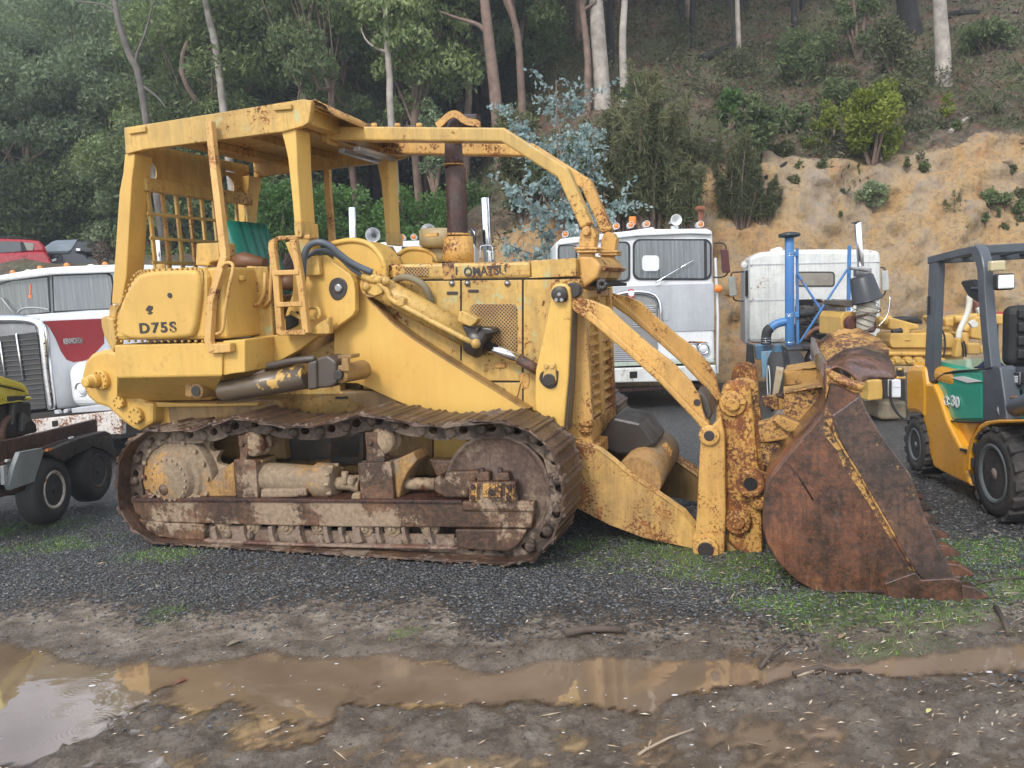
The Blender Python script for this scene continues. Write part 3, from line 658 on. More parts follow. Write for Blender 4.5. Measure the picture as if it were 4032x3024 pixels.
# --- forward guard beams over the bonnet
def guard():
    prof = [(300,232),(700,234),(1395,240),(1790,490),(1942,838),(1872,866),(1730,552),(1380,328),(700,322),(302,316)]
    w0 = .75; mid = 1.135
    for m in (0, 1):
        mb = MB(); mb.plate(LD, 'E', prof, w0, w0+.11)
        if m: mb.mirror(mid)
        o = O_(mb, 'guard_beam', YT if not m else YR, .012); o['label'] = ('far' if m else 'near')+' bent guard beam running from the canopy to the radiator'
        mb = MB(); mb.plate(LD, 'E', [(1885,862),(1912,850),(1950,865),(1972,905),(1958,990),(1860,985),(1868,905)], w0-.01, w0+.10); q = P('E', 1915, 888, w0); mb.cyl((q[0],0,q[2]), .028, w0-.04, w0+.0, seg=14)
        mb.plate(LD, 'E', [(1830,984),(1980,984),(1980,1000),(1832,1002)], w0-.04, w0+.14)
        mb.plate(LD, 'E', [(1845,1006),(1978,1004),(1978,1018),(1846,1020)], w0-.04, w0+.14)
        mb.plate(LD, 'E', [(1862,1018),(1950,1018),(1945,1080),(1925,1110),(1905,1185),(1850,1185),(1845,1100)], w0, w0+.09)
        if m: mb.mirror(mid)
        O_(mb, 'guard_foot', YR, .008)
        mb = MB(); mb.plate(LD, 'E', [(248,210),(292,206),(300,232),(304,345),(262,322),(250,260)], w0-.02, w0+.13)
        mb.plate(LD, 'E', [(155,215),(250,240),(250,290),(155,250)], w0+.02, w0+.1)
        if m: mb.mirror(mid)
        O_(mb, 'beam_bracket', YT, .008)
    mb = MB(); mb.plate(LD, None, [('D',2085,290),('D',2200,320),('D',2180,345),('D',2085,330)], .80, 1.5); O_(mb, 'cross_member', YF, .008)
    # louvred slats hanging under the beams, bent eye strap on top
    mb = MB(); z = P('E', 600, 320, .8)[2]; x = P('E', 360, 320, .8)[0]; mb.box(x-.02, x+.03, .84, 1.42, z-.05, z-.015); mb.box(x+.10, x+.16, .84, 1.42, z-.05, z-.015)
    O_(mb, 'lamp_rail', STE, .004)
    mb = MB(); mb.bar(curve([P('E',980,232,.95), P('E',1015,205,.95), P('E',1060,165,.95), P('E',1105,160,.95), P('E',1160,200,.95), P('E',1228,215,.95), P('E',1228,234,.95)], 4), .05, .018, (0,1,0)); O_(mb, 'lifting_strap', YR, .003)
    mb = MB()
    for x in (590, 735, 870): q = P('E', x, 233, .8); mb.tube([(q[0],.8,q[2]-.01),(q[0],.8,q[2]+.02)], .022, 8)
    O_(mb, 'beam_bolt', YR, 0)
guard()

# --- bonnet
mb = MB(); mb.plate(LD, 'D', [(660,380),(830,385),(2000,372),(2034,385),(2036,460),(2040,1290),(700,1290),(640,700)], .70, 1.60); hood = O_(mb, 'bonnet_side', YT, .01)
mb = MB(); mb.plate(LD, 'D', [(795,300),(1720,284),(1722,385),(1050,398),(820,402)], .685, 1.615); O_(mb, 'bonnet_top', YT, .022)
mb = MB(); mb.plate(LD, 'D', [(1722,281),(1735,277),(1998,262),(2004,268),(2004,376),(1728,388)], .675, 1.625); O_(mb, 'bonnet_top', YT, .015)
mb = MB(); mb.plate(LD, 'D', [(1168,292),(1240,290),(1248,395),(1180,397)], .68, .70); O_(mb, 'rust_run', RUY, .002)
def door(pts, w=.694): mb = MB(); mb.plate(LD, 'D', pts, w-.006, w+.02); return O_(mb, 'side_door', YT, .006)
door([(1060,404),(1284,402),(1284,640),(1210,610),(1060,520)]); door([(1291,402),(1668,398),(1668,1028),(1440,1026),(1291,940)]); door([(1676,398),(2030,392),(2030,1280),(1676,1200)])
door([(1440,1036),(1660,1036),(1640,1120),(1600,1145)])
mb = MB()
for pts in ([(1283,398),(1292,398),(1292,900),(1283,900)], [(1668,395),(1676,395),(1676,1180),(1668,1180)], [(1430,1027),(1668,1029),(1668,1036),(1430,1035)], [(1050,397),(2030,380),(2030,389),(1050,404)]): mb.plate(LD, 'D', pts, .688, .70)
O_(mb, 'panel_gap', DARK, 0)
mb = MB(); mb.plate(LD, 'D', [(x, z) for x, z in rrect(1345, 1636, 548, 865, 35)], .680, .70); O_(mb, 'engine_screen', YMESH, .004)
mb = MB(); mb.plate(LD, 'D', rrect(936, 1086, 319, 378, 10), .678, .70); O_(mb, 'vent_screen', YMESH, .003)
mb = MB()
for x0, x1, z0, z1 in ((1198,1266,470,490),(1330,1396,458,476)): mb.plate(LD, 'D', rrect(x0,x1,z0,z1,6), .680, .70)
O_(mb, 'door_pull', DK, .002)
mb = MB(); mb.plate(LD, 'D', rrect(1490,1566,912,948,12), .676, .70); mb.plate(LD, 'D', curve([(1640,985),(1700,975),(1718,1010),(1705,1070),(1670,1075),(1655,1040)],3,True), .684, .70); O_(mb, 'door_plate', YR, .006)
mb = MB()
for x, y in ((1233,420),(1330,420),(1578,420)): q = P('D',x,y,.69); mb.lathe((q[0],0,q[2]), [(.665,.001),(.667,.012),(.68,.022),(.70,.022)], seg=12)
O_(mb, 'door_latch', STE, 0)
q = P('D', 1440, 345, .68); rt = LD.p('D',1560,340,.68)
lettering('OMATSU', .088, INK, loader, (q[0]-.005, .683, q[2]), (R_(90), 0, 0), bold=.0022, width=float(rt[0]-P('D',1298,340,.68)[0])-.0)
mb = MB(); mb.plate(LD, 'D', [(1254,318),(1264,318),(1264,368),(1254,368)], .681, .69); O_(mb, 'lettering', INK, 0)
# rear cowl with rounded ends
def cowl():
    for w0, w1, pr in ((.62, .92, [(330,960),(360,948),(430,940),(500,945),(560,965),(610,1010),(640,1060),(655,1110),(655,1185),(600,1290),(330,1185)]),):
        mb = MB(); mb.plate(LD, 'E', pr, w0, w1); O_(mb, 'dash_cowl', Y, .02)
        r = MB(); r.tube([P('E', x, y, w0) for x, y in curve([(330,962),(430,943),(500,947),(560,968),(608,1012),(640,1062),(655,1110),(655,1185)], 3)], .02, 8); O_(r, 'cowl_rim', Y, 0)
    mb = MB(); mb.plate(LD, 'E', [(740,1030),(780,1000),(850,992),(920,1003),(965,1035),(988,1080),(985,1100),(740,1100)], 1.25, 1.5); O_(mb, 'dash_cowl', Y, .02)
    mb = MB(); mb.tube([P('E', x, y, 1.25) for x, y in curve([(740,1032),(790,1000),(850,993),(920,1005),(965,1037),(988,1080)], 3)], .018, 8); O_(mb, 'cowl_rim', Y, 0)
    a, b, c, d = P('E',560,975,.92), P('E',700,985,1.2), P('E',745,1068,1.2), P('E',640,1075,.92)
    mb = MB(); mb.sheet([[a, d], [b, c]], .012, False); O_(mb, 'dash_sheet', YD, 0)
cowl()
# exhaust stack and pre-cleaner
mb = MB(); w = 1.05
mb.tube([P('E',1110,1078,w), P('E',1115,1010,w), P('E',1112,920,w)], [P('E',1205,1078,w)[0]-P('E',1110,1078,w)[0], .115, .108], 24); O_(mb, 'exhaust_base', YR, 0)
mb = MB(); r1 = (P('E',1160,700,w)[0]-P('E',1040,700,w)[0])/2
mb.tube([P('E',1112,922,w), P('E',1110,905,w), P('E',1105,800,w), P('E',1095,495,w), P('E',1090,480,w)], [r1*1.02, r1*1.03, r1, r1, r1*.75], 24)
mb.tube([P('E',1090,485,w), P('E',1085,440,w), P('E',1082,330,w), P('E',1090,255,w)], [.072,.07,.062,.06], 18)
mb.tube(curve([P('E',1090,255,w), P('E',1100,225,w), P('E',1140,212,w), P('E',1238,208,w)], 4), .06, 16)
EX = rusty('exhaust_rust', (.030,.014,.012), (.065,.028,.020), (.14,.055,.03), rough=.4, wet=.4); ex = O_(mb, 'exhaust_stack', EX, 0)
mb = MB(); mb.tube([P('E',1112,912,w), P('E',1112,898,w)], r1*1.1, 24); q = P('E',1112,905,w); mb.box(q[0]-.2, q[0]-.1, w-.15, w-.12, q[2]-.012, q[2]+.012); mb.tube([P('E',1085,478,w), P('E',1085,468,w)], .08, 18); O_(mb, 'exhaust_clamp', YR, 0, ex)
mb = MB(); w = 1.35; mb.tube([P('E',1030,1078,w), P('E',1030,985,w)], .12, 20); mb.tube([P('E',1030,992,w), P('E',1030,975,w), P('E',1030,885,w), P('E',1030,872,w)], [.15,.2,.205,.17], 24); O_(mb, 'air_precleaner', paint('beige_faded_paint', (.42,.33,.18),(.34,.26,.13), rust=.25), 0)

# --- radiator guard at the front
def radiator():
    xf = P('F', 240, 900, .70)[0]; z1 = P('F', 240, 180, .70)[2]; z0 = P('F', 270, 955, .70)[2]
    y0, y1 = .70, 1.58; x1 = xf+.03
    mb = MB(); mb.box(xf-.30, xf, y0, y1, z0, z1+.0); O_(mb, 'radiator_shroud', YS, .012)
    rd = MB(); rd.box(xf, xf+.01, y0+.08, y1-.08, z0+.12, z1-.05); O_(rd, 'radiator_core', mesh_mat('radiator_core', (.10,.09,.07), 70), 0)
    fm = MB()
    for a, b in ((y0, y0+.10), ((y0+y1)/2-.045, (y0+y1)/2+.045), (y1-.10, y1)): fm.box(xf+.005, xf+.07, a, b, z0, z1)
    fm.box(xf+.004, xf+.065, y0, y1, z0, z0+.14); fm.box(xf+.004, xf+.065, y0, y1, z1-.06, z1); gf = O_(fm, 'grille_frame', YR, .01)
    for side in (0, 1):
        a = y0+.10 if side == 0 else (y0+y1)/2+.045; b = (y0+y1)/2-.045 if side == 0 else y1-.10
        for k in range(11):
            z = z0+.19+k*(z1-z0-.30)/10.5; mb = MB()
            mb.add([(xf+.01,a,z),(xf+.06,a,z-.035),(xf+.06,b,z-.035),(xf+.01,b,z),(xf+.01,a,z+.008),(xf+.06,a,z-.027),(xf+.06,b,z-.027),(xf+.01,b,z+.008)], [(0,1,2,3),(7,6,5,4),(0,4,5,1),(1,5,6,2),(2,6,7,3),(3,7,4,0)])
            O_(mb, 'grille_slat', YR, 0, gf)
    # side flange of the nose and its foot, wet rusty base plate
    mb = MB(); mb.plate(LD, 'F', [(232,170),(250,178),(300,860),(290,900),(300,960),(262,960),(235,940),(165,930),(190,250)], .66, .70); O_(mb, 'nose_flange', YS, .01)
    mb = MB(); mb.box(xf-.02, xf+.12, y0, y1, z0-.10, z0); O_(mb, 'grille_sill', YF, .012)
    mb = MB(); mb.plate(LD, 'F', [(225,5),(300,10),(340,60),(320,120),(240,180),(225,90)], .74, 1.55); O_(mb, 'nose_top', YR, .02)
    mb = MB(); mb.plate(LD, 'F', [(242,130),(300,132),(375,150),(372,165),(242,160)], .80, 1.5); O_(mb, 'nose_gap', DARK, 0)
    mb = MB()
    for a in np.linspace(0, 5.2, 9): q = P('F', 345+18*math.cos(a), 155+18*math.sin(a), .72); mb.ball(q, .017, (1, .7, 1.2), 8)
    mb.tube([P('F',325,150,.72), P('F',330,200,.72)], .012, 6); O_(mb, 'chain', DK, 0)
    mb = MB(); mb.tube([P('F',263,855,.66), P('F',263,905,.66)], .03, 8); mb.tube([P('F',263,850,.66), P('F',263,862,.66)], .045, 6); mb.tube([P('F',263,885,.66), P('F',263,893,.66)], .045, 6); O_(mb, 'mount_bolt', YF, 0)
radiator()

# --- loader tower, step frame, hoses
def both(name, mat, c, pts, w0, w1, bevel=.008, far=True):
    for m in ((0, 1) if far else (0,)):
        mb = MB(); mb.plate(LD, c, pts, w0, w1)
        if m: mb.mirror(YM)
        o = O_(mb, name, mat, bevel)
    return o
both('loader_tower', Y, 'D', [(240,340),(300,270),(430,243),(600,366),(622,410),(629,470),(630,590),(612,622),(500,704),(440,745),(300,790),(160,760),(200,600),(240,480)], .46, .52)
mb = MB(); mb.plate(LD, 'D', curve([(465,460),(478,405),(520,383),(560,398),(578,440),(565,490),(530,522),(490,515)], 4, True), .452, .48); q = P('D',525,450,.45); O_(mb, 'greasy_pivot', DK, .004)
mb = MB(); mb.lathe((q[0],0,q[2]), [(.438,.02),(.44,.032),(.46,.034)], seg=14); O_(mb, 'pivot_pin', STE, 0)
mb = MB(); mb.plate(LD, 'D', [(300,250),(400,245),(410,370),(315,378)], .41, .47); mb.plate(LD, 'D', [(190,165),(350,130),(390,170),(330,290),(240,290)], .52, .60); O_(mb, 'tower_bracket', YT, .01)
def stepframe():
    w = .30; mb = MB(); r = .05
    for pts in ([(120,160),(118,200),(145,400),(168,735)], [(250,148),(262,220),(300,450),(330,730)]): mb.bar([P('D',x,y,w) for x, y in pts], r, .045, (0,1,0))
    mb.bar([P('D',110,165,w), P('D',150,140,w+.05), P('D',355,130,w+.12)], .045, .03); O_(mb, 'step_rail', YS, .006)
    for y in (355, 552, 728):
        k = (y-160)/575; mb = MB(); mb.bar([P('D',125+38*k,y,w), P('D',275+55*k,y-5,w)], .06, .035); O_(mb, 'step_rung', YS, .006)
    mb = MB(); mb.plate(LD, 'D', [(165,715),(330,712),(465,630),(468,735),(170,742)], .36, .42); O_(mb, 'step_foot', YT, .008)
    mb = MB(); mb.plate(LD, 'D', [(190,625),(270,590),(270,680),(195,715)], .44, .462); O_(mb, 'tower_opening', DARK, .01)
    mb = MB(); mb.tube(curve([P('D',330,600,.40), P('D',345,570,.40), P('D',395,575,.40), P('D',410,610,.40), P('D',395,640,.40)], 4), .013, 8); mb.tube([P('D',230,600,.38), P('D',300,640,.38), P('D',380,640,.38)], .016, 8); O_(mb, 'pipe_fitting', YT, 0)
stepframe()
mb = MB(); mb.tube(curve([P('D',300,500,.38), P('D',305,360,.36), P('D',312,250,.34), P('D',345,185,.34), P('D',405,163,.34), P('D',470,185,.36), P('D',540,245,.40), P('D',620,300,.44), P('D',735,352,.48)], 5), .023, 10)
mb.tube(curve([P('D',325,300,.44), P('D',345,250,.42), P('D',400,218,.42), P('D',470,222,.42), P('D',540,262,.44), P('D',600,320,.46), P('D',680,375,.5)], 5), .018, 10); O_(mb, 'hydraulic_hose', HOSE, 0)
mb = MB(); mb.tube(curve([P('D',870,412,.66), P('D',910,385,.62), P('D',970,385,.6), P('D',1040,420,.6), P('D',1080,470,.62), P('D',1100,535,.66)], 5), .025, 10); O_(mb, 'hydraulic_hose', plain('dusty_hose', (.20,.165,.10), .7), 0)
# --- tilt cylinder
def tilt():
    w = .60; a, b = P('D',745,425,w), P('D',1345,755,w); ax = (b-a)/np.linalg.norm(b-a)
    mb = MB(); mb.tube([a, a+ax*.05, b], [.07, .088, .082], 24)
    q = P('D', 760, 430, w); mb.cyl((q[0],0,q[2]), .085, w-.08, w+.1, seg=20); c = O_(mb, 'tilt_cylinder', YT, 0)
    mb = MB(); e = P('D',1425,800,w); mb.tube([b, b+ax*.04, e, e+ax*.02], [.10, .112, .11, .085], 12)
    mb.plate(LD, 'D', [(1290,680),(1345,690),(1400,700),(1380,760),(1330,760)], w-.09, w+.06)
    mb.plate(LD, 'D', [(1325,810),(1400,815),(1385,860),(1330,845)], w-.06, w+.06); mb.plate(LD, 'D', [(1395,690),(1480,700),(1495,730),(1430,745)], w-.06, w+.08); O_(mb, 'cylinder_head', DK, .01, c)
    mb = MB(); mb.tube([e, P('D',1650,890,w)], .036, 20); O_(mb, 'cylinder_rod', CHR, 0, c)
    mb = MB(); mb.tube([P('D',1648,889,w), P('D',1775,965,w)], .0365, 18); O_(mb, 'rusty_rod', rusty('rod_rust', (.04,.03,.03), (.12,.06,.04), (.25,.12,.06), rough=.45), 0, c)
    mb = MB(); ww = w-.105
    mb.tube(curve([P('D',720,380,ww), P('D',760,400,ww), P('D',830,470,ww), P('D',855,520,ww), P('D',1000,600,ww), P('D',1360,790,ww)], 4), .02, 10)
    mb.tube([P('D',680,370,ww), P('D',730,395,ww), P('D',830,400,ww)], .03, 10)
    for x, y in ((745,385),(820,405),(700,440),(1380,795)): q = P('D',x,y,ww); mb.ball(q, .036, seg=8)
    O_(mb, 'cylinder_pipe', YT, 0, c)
    mb = MB(); mb.plate(LD, 'D', [(1275,595),(1300,590),(1392,640),(1380,665),(1345,690),(1262,655)], w-.13, w-.05)
    mb.plate(LD, 'D', [(905,500),(935,515),(930,560),(895,565),(880,540)], w-.13, w-.06); mb.plate(LD, 'D', [(690,385),(720,370),(790,420),(800,480),(750,500),(700,480)], w-.11, w-.02)
    O_(mb, 'pipe_clamp', YT, .008, c)
tilt()
# --- lift cylinder
def lift():
    w = .24; a, b = P('B',800,400,w), P('B',1350,300,w); mb = MB(); ax = (b-a)/np.linalg.norm(b-a)
    mb.tube([a-ax*.06, a-ax*.03, a, b], [.01, .055, .078, .086], 28); t = NT('greasy_cylinder_with_paint_patch')
    f = t.ramp(t.math('ADD', t.noise(5, 5), 0), [(.56, 0), (.575, 1)])
    t.set(col=t.mix(f, (.105,.076,.050), (.50,.30,.08)), rough=t.mix(f, .33, .5)); t.bump(t.noise(30), .1)
    c = O_(mb, 'lift_cylinder', t.m, 0)
    mb = MB(); mb.plate(LD, 'B', [(1340,215),(1400,195),(1405,385),(1345,395)], w-.11, w+.1); mb.plate(LD, 'B', [(1405,180),(1475,165),(1530,205),(1535,350),(1490,375),(1405,380)], w-.09, w+.09)
    mb.tube([P('B',1080,235,w-.05), P('B',1250,200,w-.05), P('B',1400,185,w-.05)], .025, 10); O_(mb, 'cylinder_head', plain('brown_grease', (.070,.052,.040), .42, bump=.4, bs=30), .015, c)
    mb = MB(); mb.tube([P('B',1500,285,w), P('B',1560,280,w)], .045, 16); O_(mb, 'cylinder_rod', CHR, 0, c)
    mb = MB(); q = P('B',1590,282,w); mb.lathe((q[0],0,q[2]), [(w-.07,.03),(w-.065,.062),(w+.25,.068)], seg=28); mb.plate(LD, 'B', [(1565,185),(1610,185),(1615,270),(1565,270)], w-.09, w-.06); mb.plate(LD, 'B', [(1540,165),(1630,160),(1630,185),(1540,190)], w-.08, w+.04)
    O_(mb, 'rod_eye', YD, .006, c)
    mb = MB(); mb.cyl((q[0],0,q[2]), .034, w-.10, w-.06, seg=18); O_(mb, 'pivot_pin', DK, .004, c)
    mb = MB(); q = P('B',648,392,.24); mb.lathe((q[0],0,q[2]), [(.19,.04),(.195,.058),(.5,.065)], seg=28); mb.plate(LD, 'B', [(545,335),(585,335),(588,440),(545,432)], .2, .24); mb.plate(LD, 'B', [(600,320),(640,320),(645,360),(600,360)], .2, .26)
    O_(mb, 'cylinder_trunnion', YD, .006, c); mb = MB(); mb.cyl((q[0],0,q[2]), .038, .182, .195, seg=18); O_(mb, 'pivot_pin', DK, 0, c)
lift()
# --- lift arms
YRL = paint('yellow_paint_rust_and_soil', (.60, .36, .10), (.40, .25, .10), rust=.70, dirt=.8, edge=.9, fine=2.2, scale=1.2, dirtcol=(.10, .075, .05))
ARM = [('D',497,702),('D',612,625),('D',632,590),('D',632,420),('D',640,385),('D',665,400),('D',680,450),('D',715,525),('D',780,590),('D',870,680),('D',1000,775),('D',1250,935),('D',1500,1090),('D',1700,1215),
       ('F',200,945),('F',330,985),('F',480,1105),('F',750,1290),('F',810,1370),('F',850,1470),('F',800,1482),('F',560,1430),('F',380,1362),('F',240,1290),('C',1500,900),('D',1150,1260),('D',870,1145),('D',720,1075),('D',640,1042),('D',560,1040),('D',498,960)]
for m in (0, 1):
    mb = MB(); mb.plate(LD, None, ARM, .58, .64)
    if m: mb.mirror(YM)
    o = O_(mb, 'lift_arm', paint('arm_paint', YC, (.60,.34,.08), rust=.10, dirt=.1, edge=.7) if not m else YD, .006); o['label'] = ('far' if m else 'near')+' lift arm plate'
    mb = MB(); fl = [('D',640,385),('D',665,400),('D',680,450),('D',715,525),('D',780,590),('D',870,680),('D',1000,775),('D',1250,935),('D',1500,1090),('D',1700,1215)]
    top = [P(*q, .58) for q in fl]
    vs = [(p[0]+.0, .575, p[2]) for p in top]+[(p[0], .69, p[2]) for p in top]+[(p[0]+.004, .575, p[2]+.014) for p in top]+[(p[0]+.004, .69, p[2]+.014) for p in top]; n = len(top); fs = []
    for k in range(n-1): fs += [(k,k+1,n+k+1,n+k),(2*n+k,3*n+k,3*n+k+1,2*n+k+1),(k,2*n+k,2*n+k+1,k+1),(n+k,n+k+1,3*n+k+1,3*n+k)]
    mb.add(vs, fs)
    if m: mb.mirror(YM)
    O_(mb, 'arm_flange', YD, 0, o)
    # forward half: rusting box with bent top flange
    mb = MB(); mb.plate(LD, 'F', [(215,955),(330,985),(480,1105),(640,1215),(750,1292),(812,1372),(850,1470),(800,1482),(560,1430),(380,1362),(240,1290),(205,1190)], .565, .60)
    rows = [[P('F',x,y,.56), P('F',x+18,y-14,.60), P('F',x+10,y+6,.66)] for x, y in ((200,945),(270,962),(330,985),(400,1040),(480,1108),(640,1218),(750,1294),(812,1372))]
    mb.sheet(rows, .012, False)
    if m: mb.mirror(YM)
    O_(mb, 'arm_forward_plate', YRL, .004, o)
# cross tube between the arms
mb = MB(); a = P('F', 640, 1180, .62); mb.tube([(a[0]-.16,.64,.42), (a[0]-.16,1.66,.42)], .16, 20); O_(mb, 'cross_tube', MY, 0)
mb = MB()
mb.plate(LD, 'F', [(500,1125),(520,1100),(575,1085),(612,1130),(610,1180),(560,1180)], .80, .86); mb.plate(LD, 'F', [(595,990),(665,950),(700,1000),(690,1040),(640,1060)], 1.2, 1.26)
O_(mb, 'cross_tube_lug', YR, .012)
mb = MB(); mb.plate(LD, 'F', [(300,960),(400,820),(540,850),(620,960),(520,1010),(420,1010)], 1.0, 1.5); O_(mb, 'belly_guard', DK, .02)
# --- front linkage
both('bellcrank_arm', Y, 'D', [(1850,500),(1848,455),(1865,428),(1900,420),(1940,425),(1965,450),(1972,520),(1972,620),(1965,800),(1955,1000),(1925,1330),(1840,1300),(1755,1215),(1748,1150),(1750,1000),(1752,960),(1800,750)], .47, .55, .012)
mb = MB(); mb.plate(LD, 'D', [(1972,520),(1990,560),(1975,1000),(1950,1340),(1925,1330),(1955,1000)], .50, .62); O_(mb, 'arm_edge', DG, .006)
for x, y in ((1905,487),):
    q = P('D',x,y,.47); mb = MB(); mb.plate(LD, 'D', curve([(1855,470),(1875,445),(1930,440),(1950,480),(1945,530),(1880,535),(1862,510)], 3, True), .458, .48)
    mb.lathe((q[0],0,q[2]), [(.425,.02),(.43,.05),(.46,.052)], seg=20); mb.cyl((q[0]+.07,0,q[2]+.02), .05, .50, .60, seg=20); lp = O_(mb, 'lever_pin', DK, .004)
    mb = MB()
    for dx, dy in ((0,-.0),(-18,35),(15,35)): q = P('D',x+dx,y+dy,.45); mb.cyl((q[0],0,q[2]), .012, .42, .46, seg=8)
    O_(mb, 'pin_bolt', STE, 0, lp)
mb = MB(); mb.plate(LD, 'D', curve([(1775,1000),(1800,965),(1885,960),(1892,1000),(1880,1060),(1830,1075),(1785,1040)], 3, True), .464, .48); O_(mb, 'grease_stain', DK, .002)
mb = MB(); mb.plate(LD, 'D', [(1805,918),(1873,918),(1878,985),(1882,1020),(1865,1050),(1830,1060),(1803,1045),(1795,1015),(1800,980)], .448, .47); lk = O_(mb, 'lock_plate', YT, .006)
mb = MB(); q = P('D',1838,1018,.45); mb.cyl((q[0],0,q[2]), .04, .43, .45, seg=18); O_(mb, 'pivot_pin', DK, .004, lk)
mb = MB()
for x, y in ((1820,934),(1858,934)): q = P('D',x,y,.45); mb.cyl((q[0],0,q[2]), .014, .435, .45, seg=6)
O_(mb, 'bolt', YT, 0, lk)
def lever():
    pl = [(185,225),(200,213),(300,235),(380,270),(440,330),(600,470),(700,545),(790,640),(835,715),(855,800),(872,850),(845,872),(800,820),(640,652),(440,470),(300,350),(215,292),(188,255)]
    fl = [(188,215),(200,222),(300,300),(440,425),(640,610),(760,735),(840,820),(880,850),(890,880),(845,880),(800,825),(640,655),(440,475),(300,355),(200,285),(183,250)]
    for m in (0, 1):
        mb = MB(); mb.plate(LD, 'F', pl, .52, .56)
        if m: mb.mirror(YM)
        o = O_(mb, 'tilt_lever', YR, .008); o['label'] = ('far' if m else 'near')+' flat tilt lever sloping to the bucket'
        mb = MB(); mb.plate(LD, 'F', fl, .495, .60)
        if m: mb.mirror(YM)
        O_(mb, 'lever_rib', YR, .025, o)
        if not m: mb = MB(); q = P('F',823,746,.52); mb.cyl((q[0],0,q[2]), .022, .513, .53, seg=10); O_(mb, 'lever_hole', DK, 0, o)
    mb = MB(); mb.plate(LD, 'F', [(820,690),(850,700),(880,740),(900,800),(880,850),(860,800)], .60, .9); O_(mb, 'dark_cylinder_link', DG, .01)  # dark greasy plate behind the lever end
lever()
LK1 = [(862,885),(895,868),(930,830),(945,815),(950,850),(962,905),(968,1300),(958,1535),(880,1532),(825,1515),(798,1480),(795,1435),(812,1400),(822,1300),(830,1100),(840,930)]
LK2 = [(945,690),(955,660),(985,640),(1040,638),(1080,655),(1095,690),(1100,750),(1112,850),(1140,1150),(1150,1340),(1152,1525),(1060,1520),(980,1450),(962,1200),(960,905),(948,840),(935,745)]
def links():
    for m in (0, 1):
        mb = MB(); mb.plate(LD, 'F', LK1, .47, .54); 
        if m: mb.mirror(YM)
        a = O_(mb, 'bucket_link', YR, .02); a['label'] = ('far' if m else 'near')+' rear upright of the bucket linkage'
        mb = MB()
        for x, y, r in ((885,910,.062),(868,1482,.078)): q = P('F',x,y,.47); mb.lathe((q[0],0,q[2]), [(.448,r*.45),(.448,r),(.47,r*1.05)], seg=28)
        if m: mb.mirror(YM)
        O_(mb, 'link_boss', YR, .004, a)
        mb = MB()
        for x, y, r in ((885,910,.032),(868,1482,.05)): q = P('F',x,y,.47); mb.cyl((q[0],0,q[2]), r, .441, .46, seg=20)
        if m: mb.mirror(YM)
        O_(mb, 'pivot_pin', DK, .003, a)
        mb = MB(); mb.plate(LD, 'F', LK2, .54, .62)
        if m: mb.mirror(YM)
        b = O_(mb, 'bucket_lever', YF, .02); b['label'] = ('far' if m else 'near')+' thick rust-speckled bucket lever'
        mb = MB()
        q = P('F',1003,752,.54); mb.lathe((q[0],0,q[2]), [(.49,.03),(.495,.042),(.515,.045),(.515,.075),(.54,.085)], seg=22); mb.box(q[0]+.04,q[0]+.08,.50,.53,q[2]+.0,q[2]+.03)
        q = P('F',1028,1342,.54); mb.lathe((q[0],0,q[2]), [(.485,.04),(.50,.045),(.50,.075),(.54,.09)], seg=22)
        if m: mb.mirror(YM)
        O_(mb, 'lever_boss', RUY if m else YF, .004, b)
    # round caps doubled behind the near lever
    mb = MB(); mb.plate(LD, 'F', [(x+35,y-12) for x, y in LK2[:9]]+[(1130,800),(960,800)], .64, .70); O_(mb, 'lever_cheek', RUY, .02)
    mb = MB(); mb.plate(LD, 'F', [(965,1440),(1035,1500),(1040,1540),(965,1540)], .56, .70); mb.plate(LD, 'G', [(500,1350),(560,1330),(560,1400),(500,1390)], .60, .8); O_(mb, 'lever_foot', YD, .01)
    # ring eye on the bucket back
    mb = MB(); mb.plate(LD, 'F', [(1068,1180),(1085,1250),(1110,1280),(1149,1290),(1165,1200),(1165,1110),(1100,1090),(1070,1110)], .50, .56)
    mb.plate(LD, 'G', [(455,920),(500,895),(560,920),(615,935),(600,1000),(560,1080),(560,1110),(530,1110),(490,1060),(455,985)], .47, .54)
    mb.lathe((P('G',492,968,.47)[0],0,P('G',492,968,.47)[2]), [(.44,.042),(.435,.05),(.435,.078),(.44,.085),(.50,.085)], seg=28); O_(mb, 'bucket_eye', YF, .006)
    mb = MB(); q = P('G',492,968,.47); mb.cyl((q[0],0,q[2]), .04, .432, .45, seg=18); O_(mb, 'eye_bore', DARK, 0)
links()

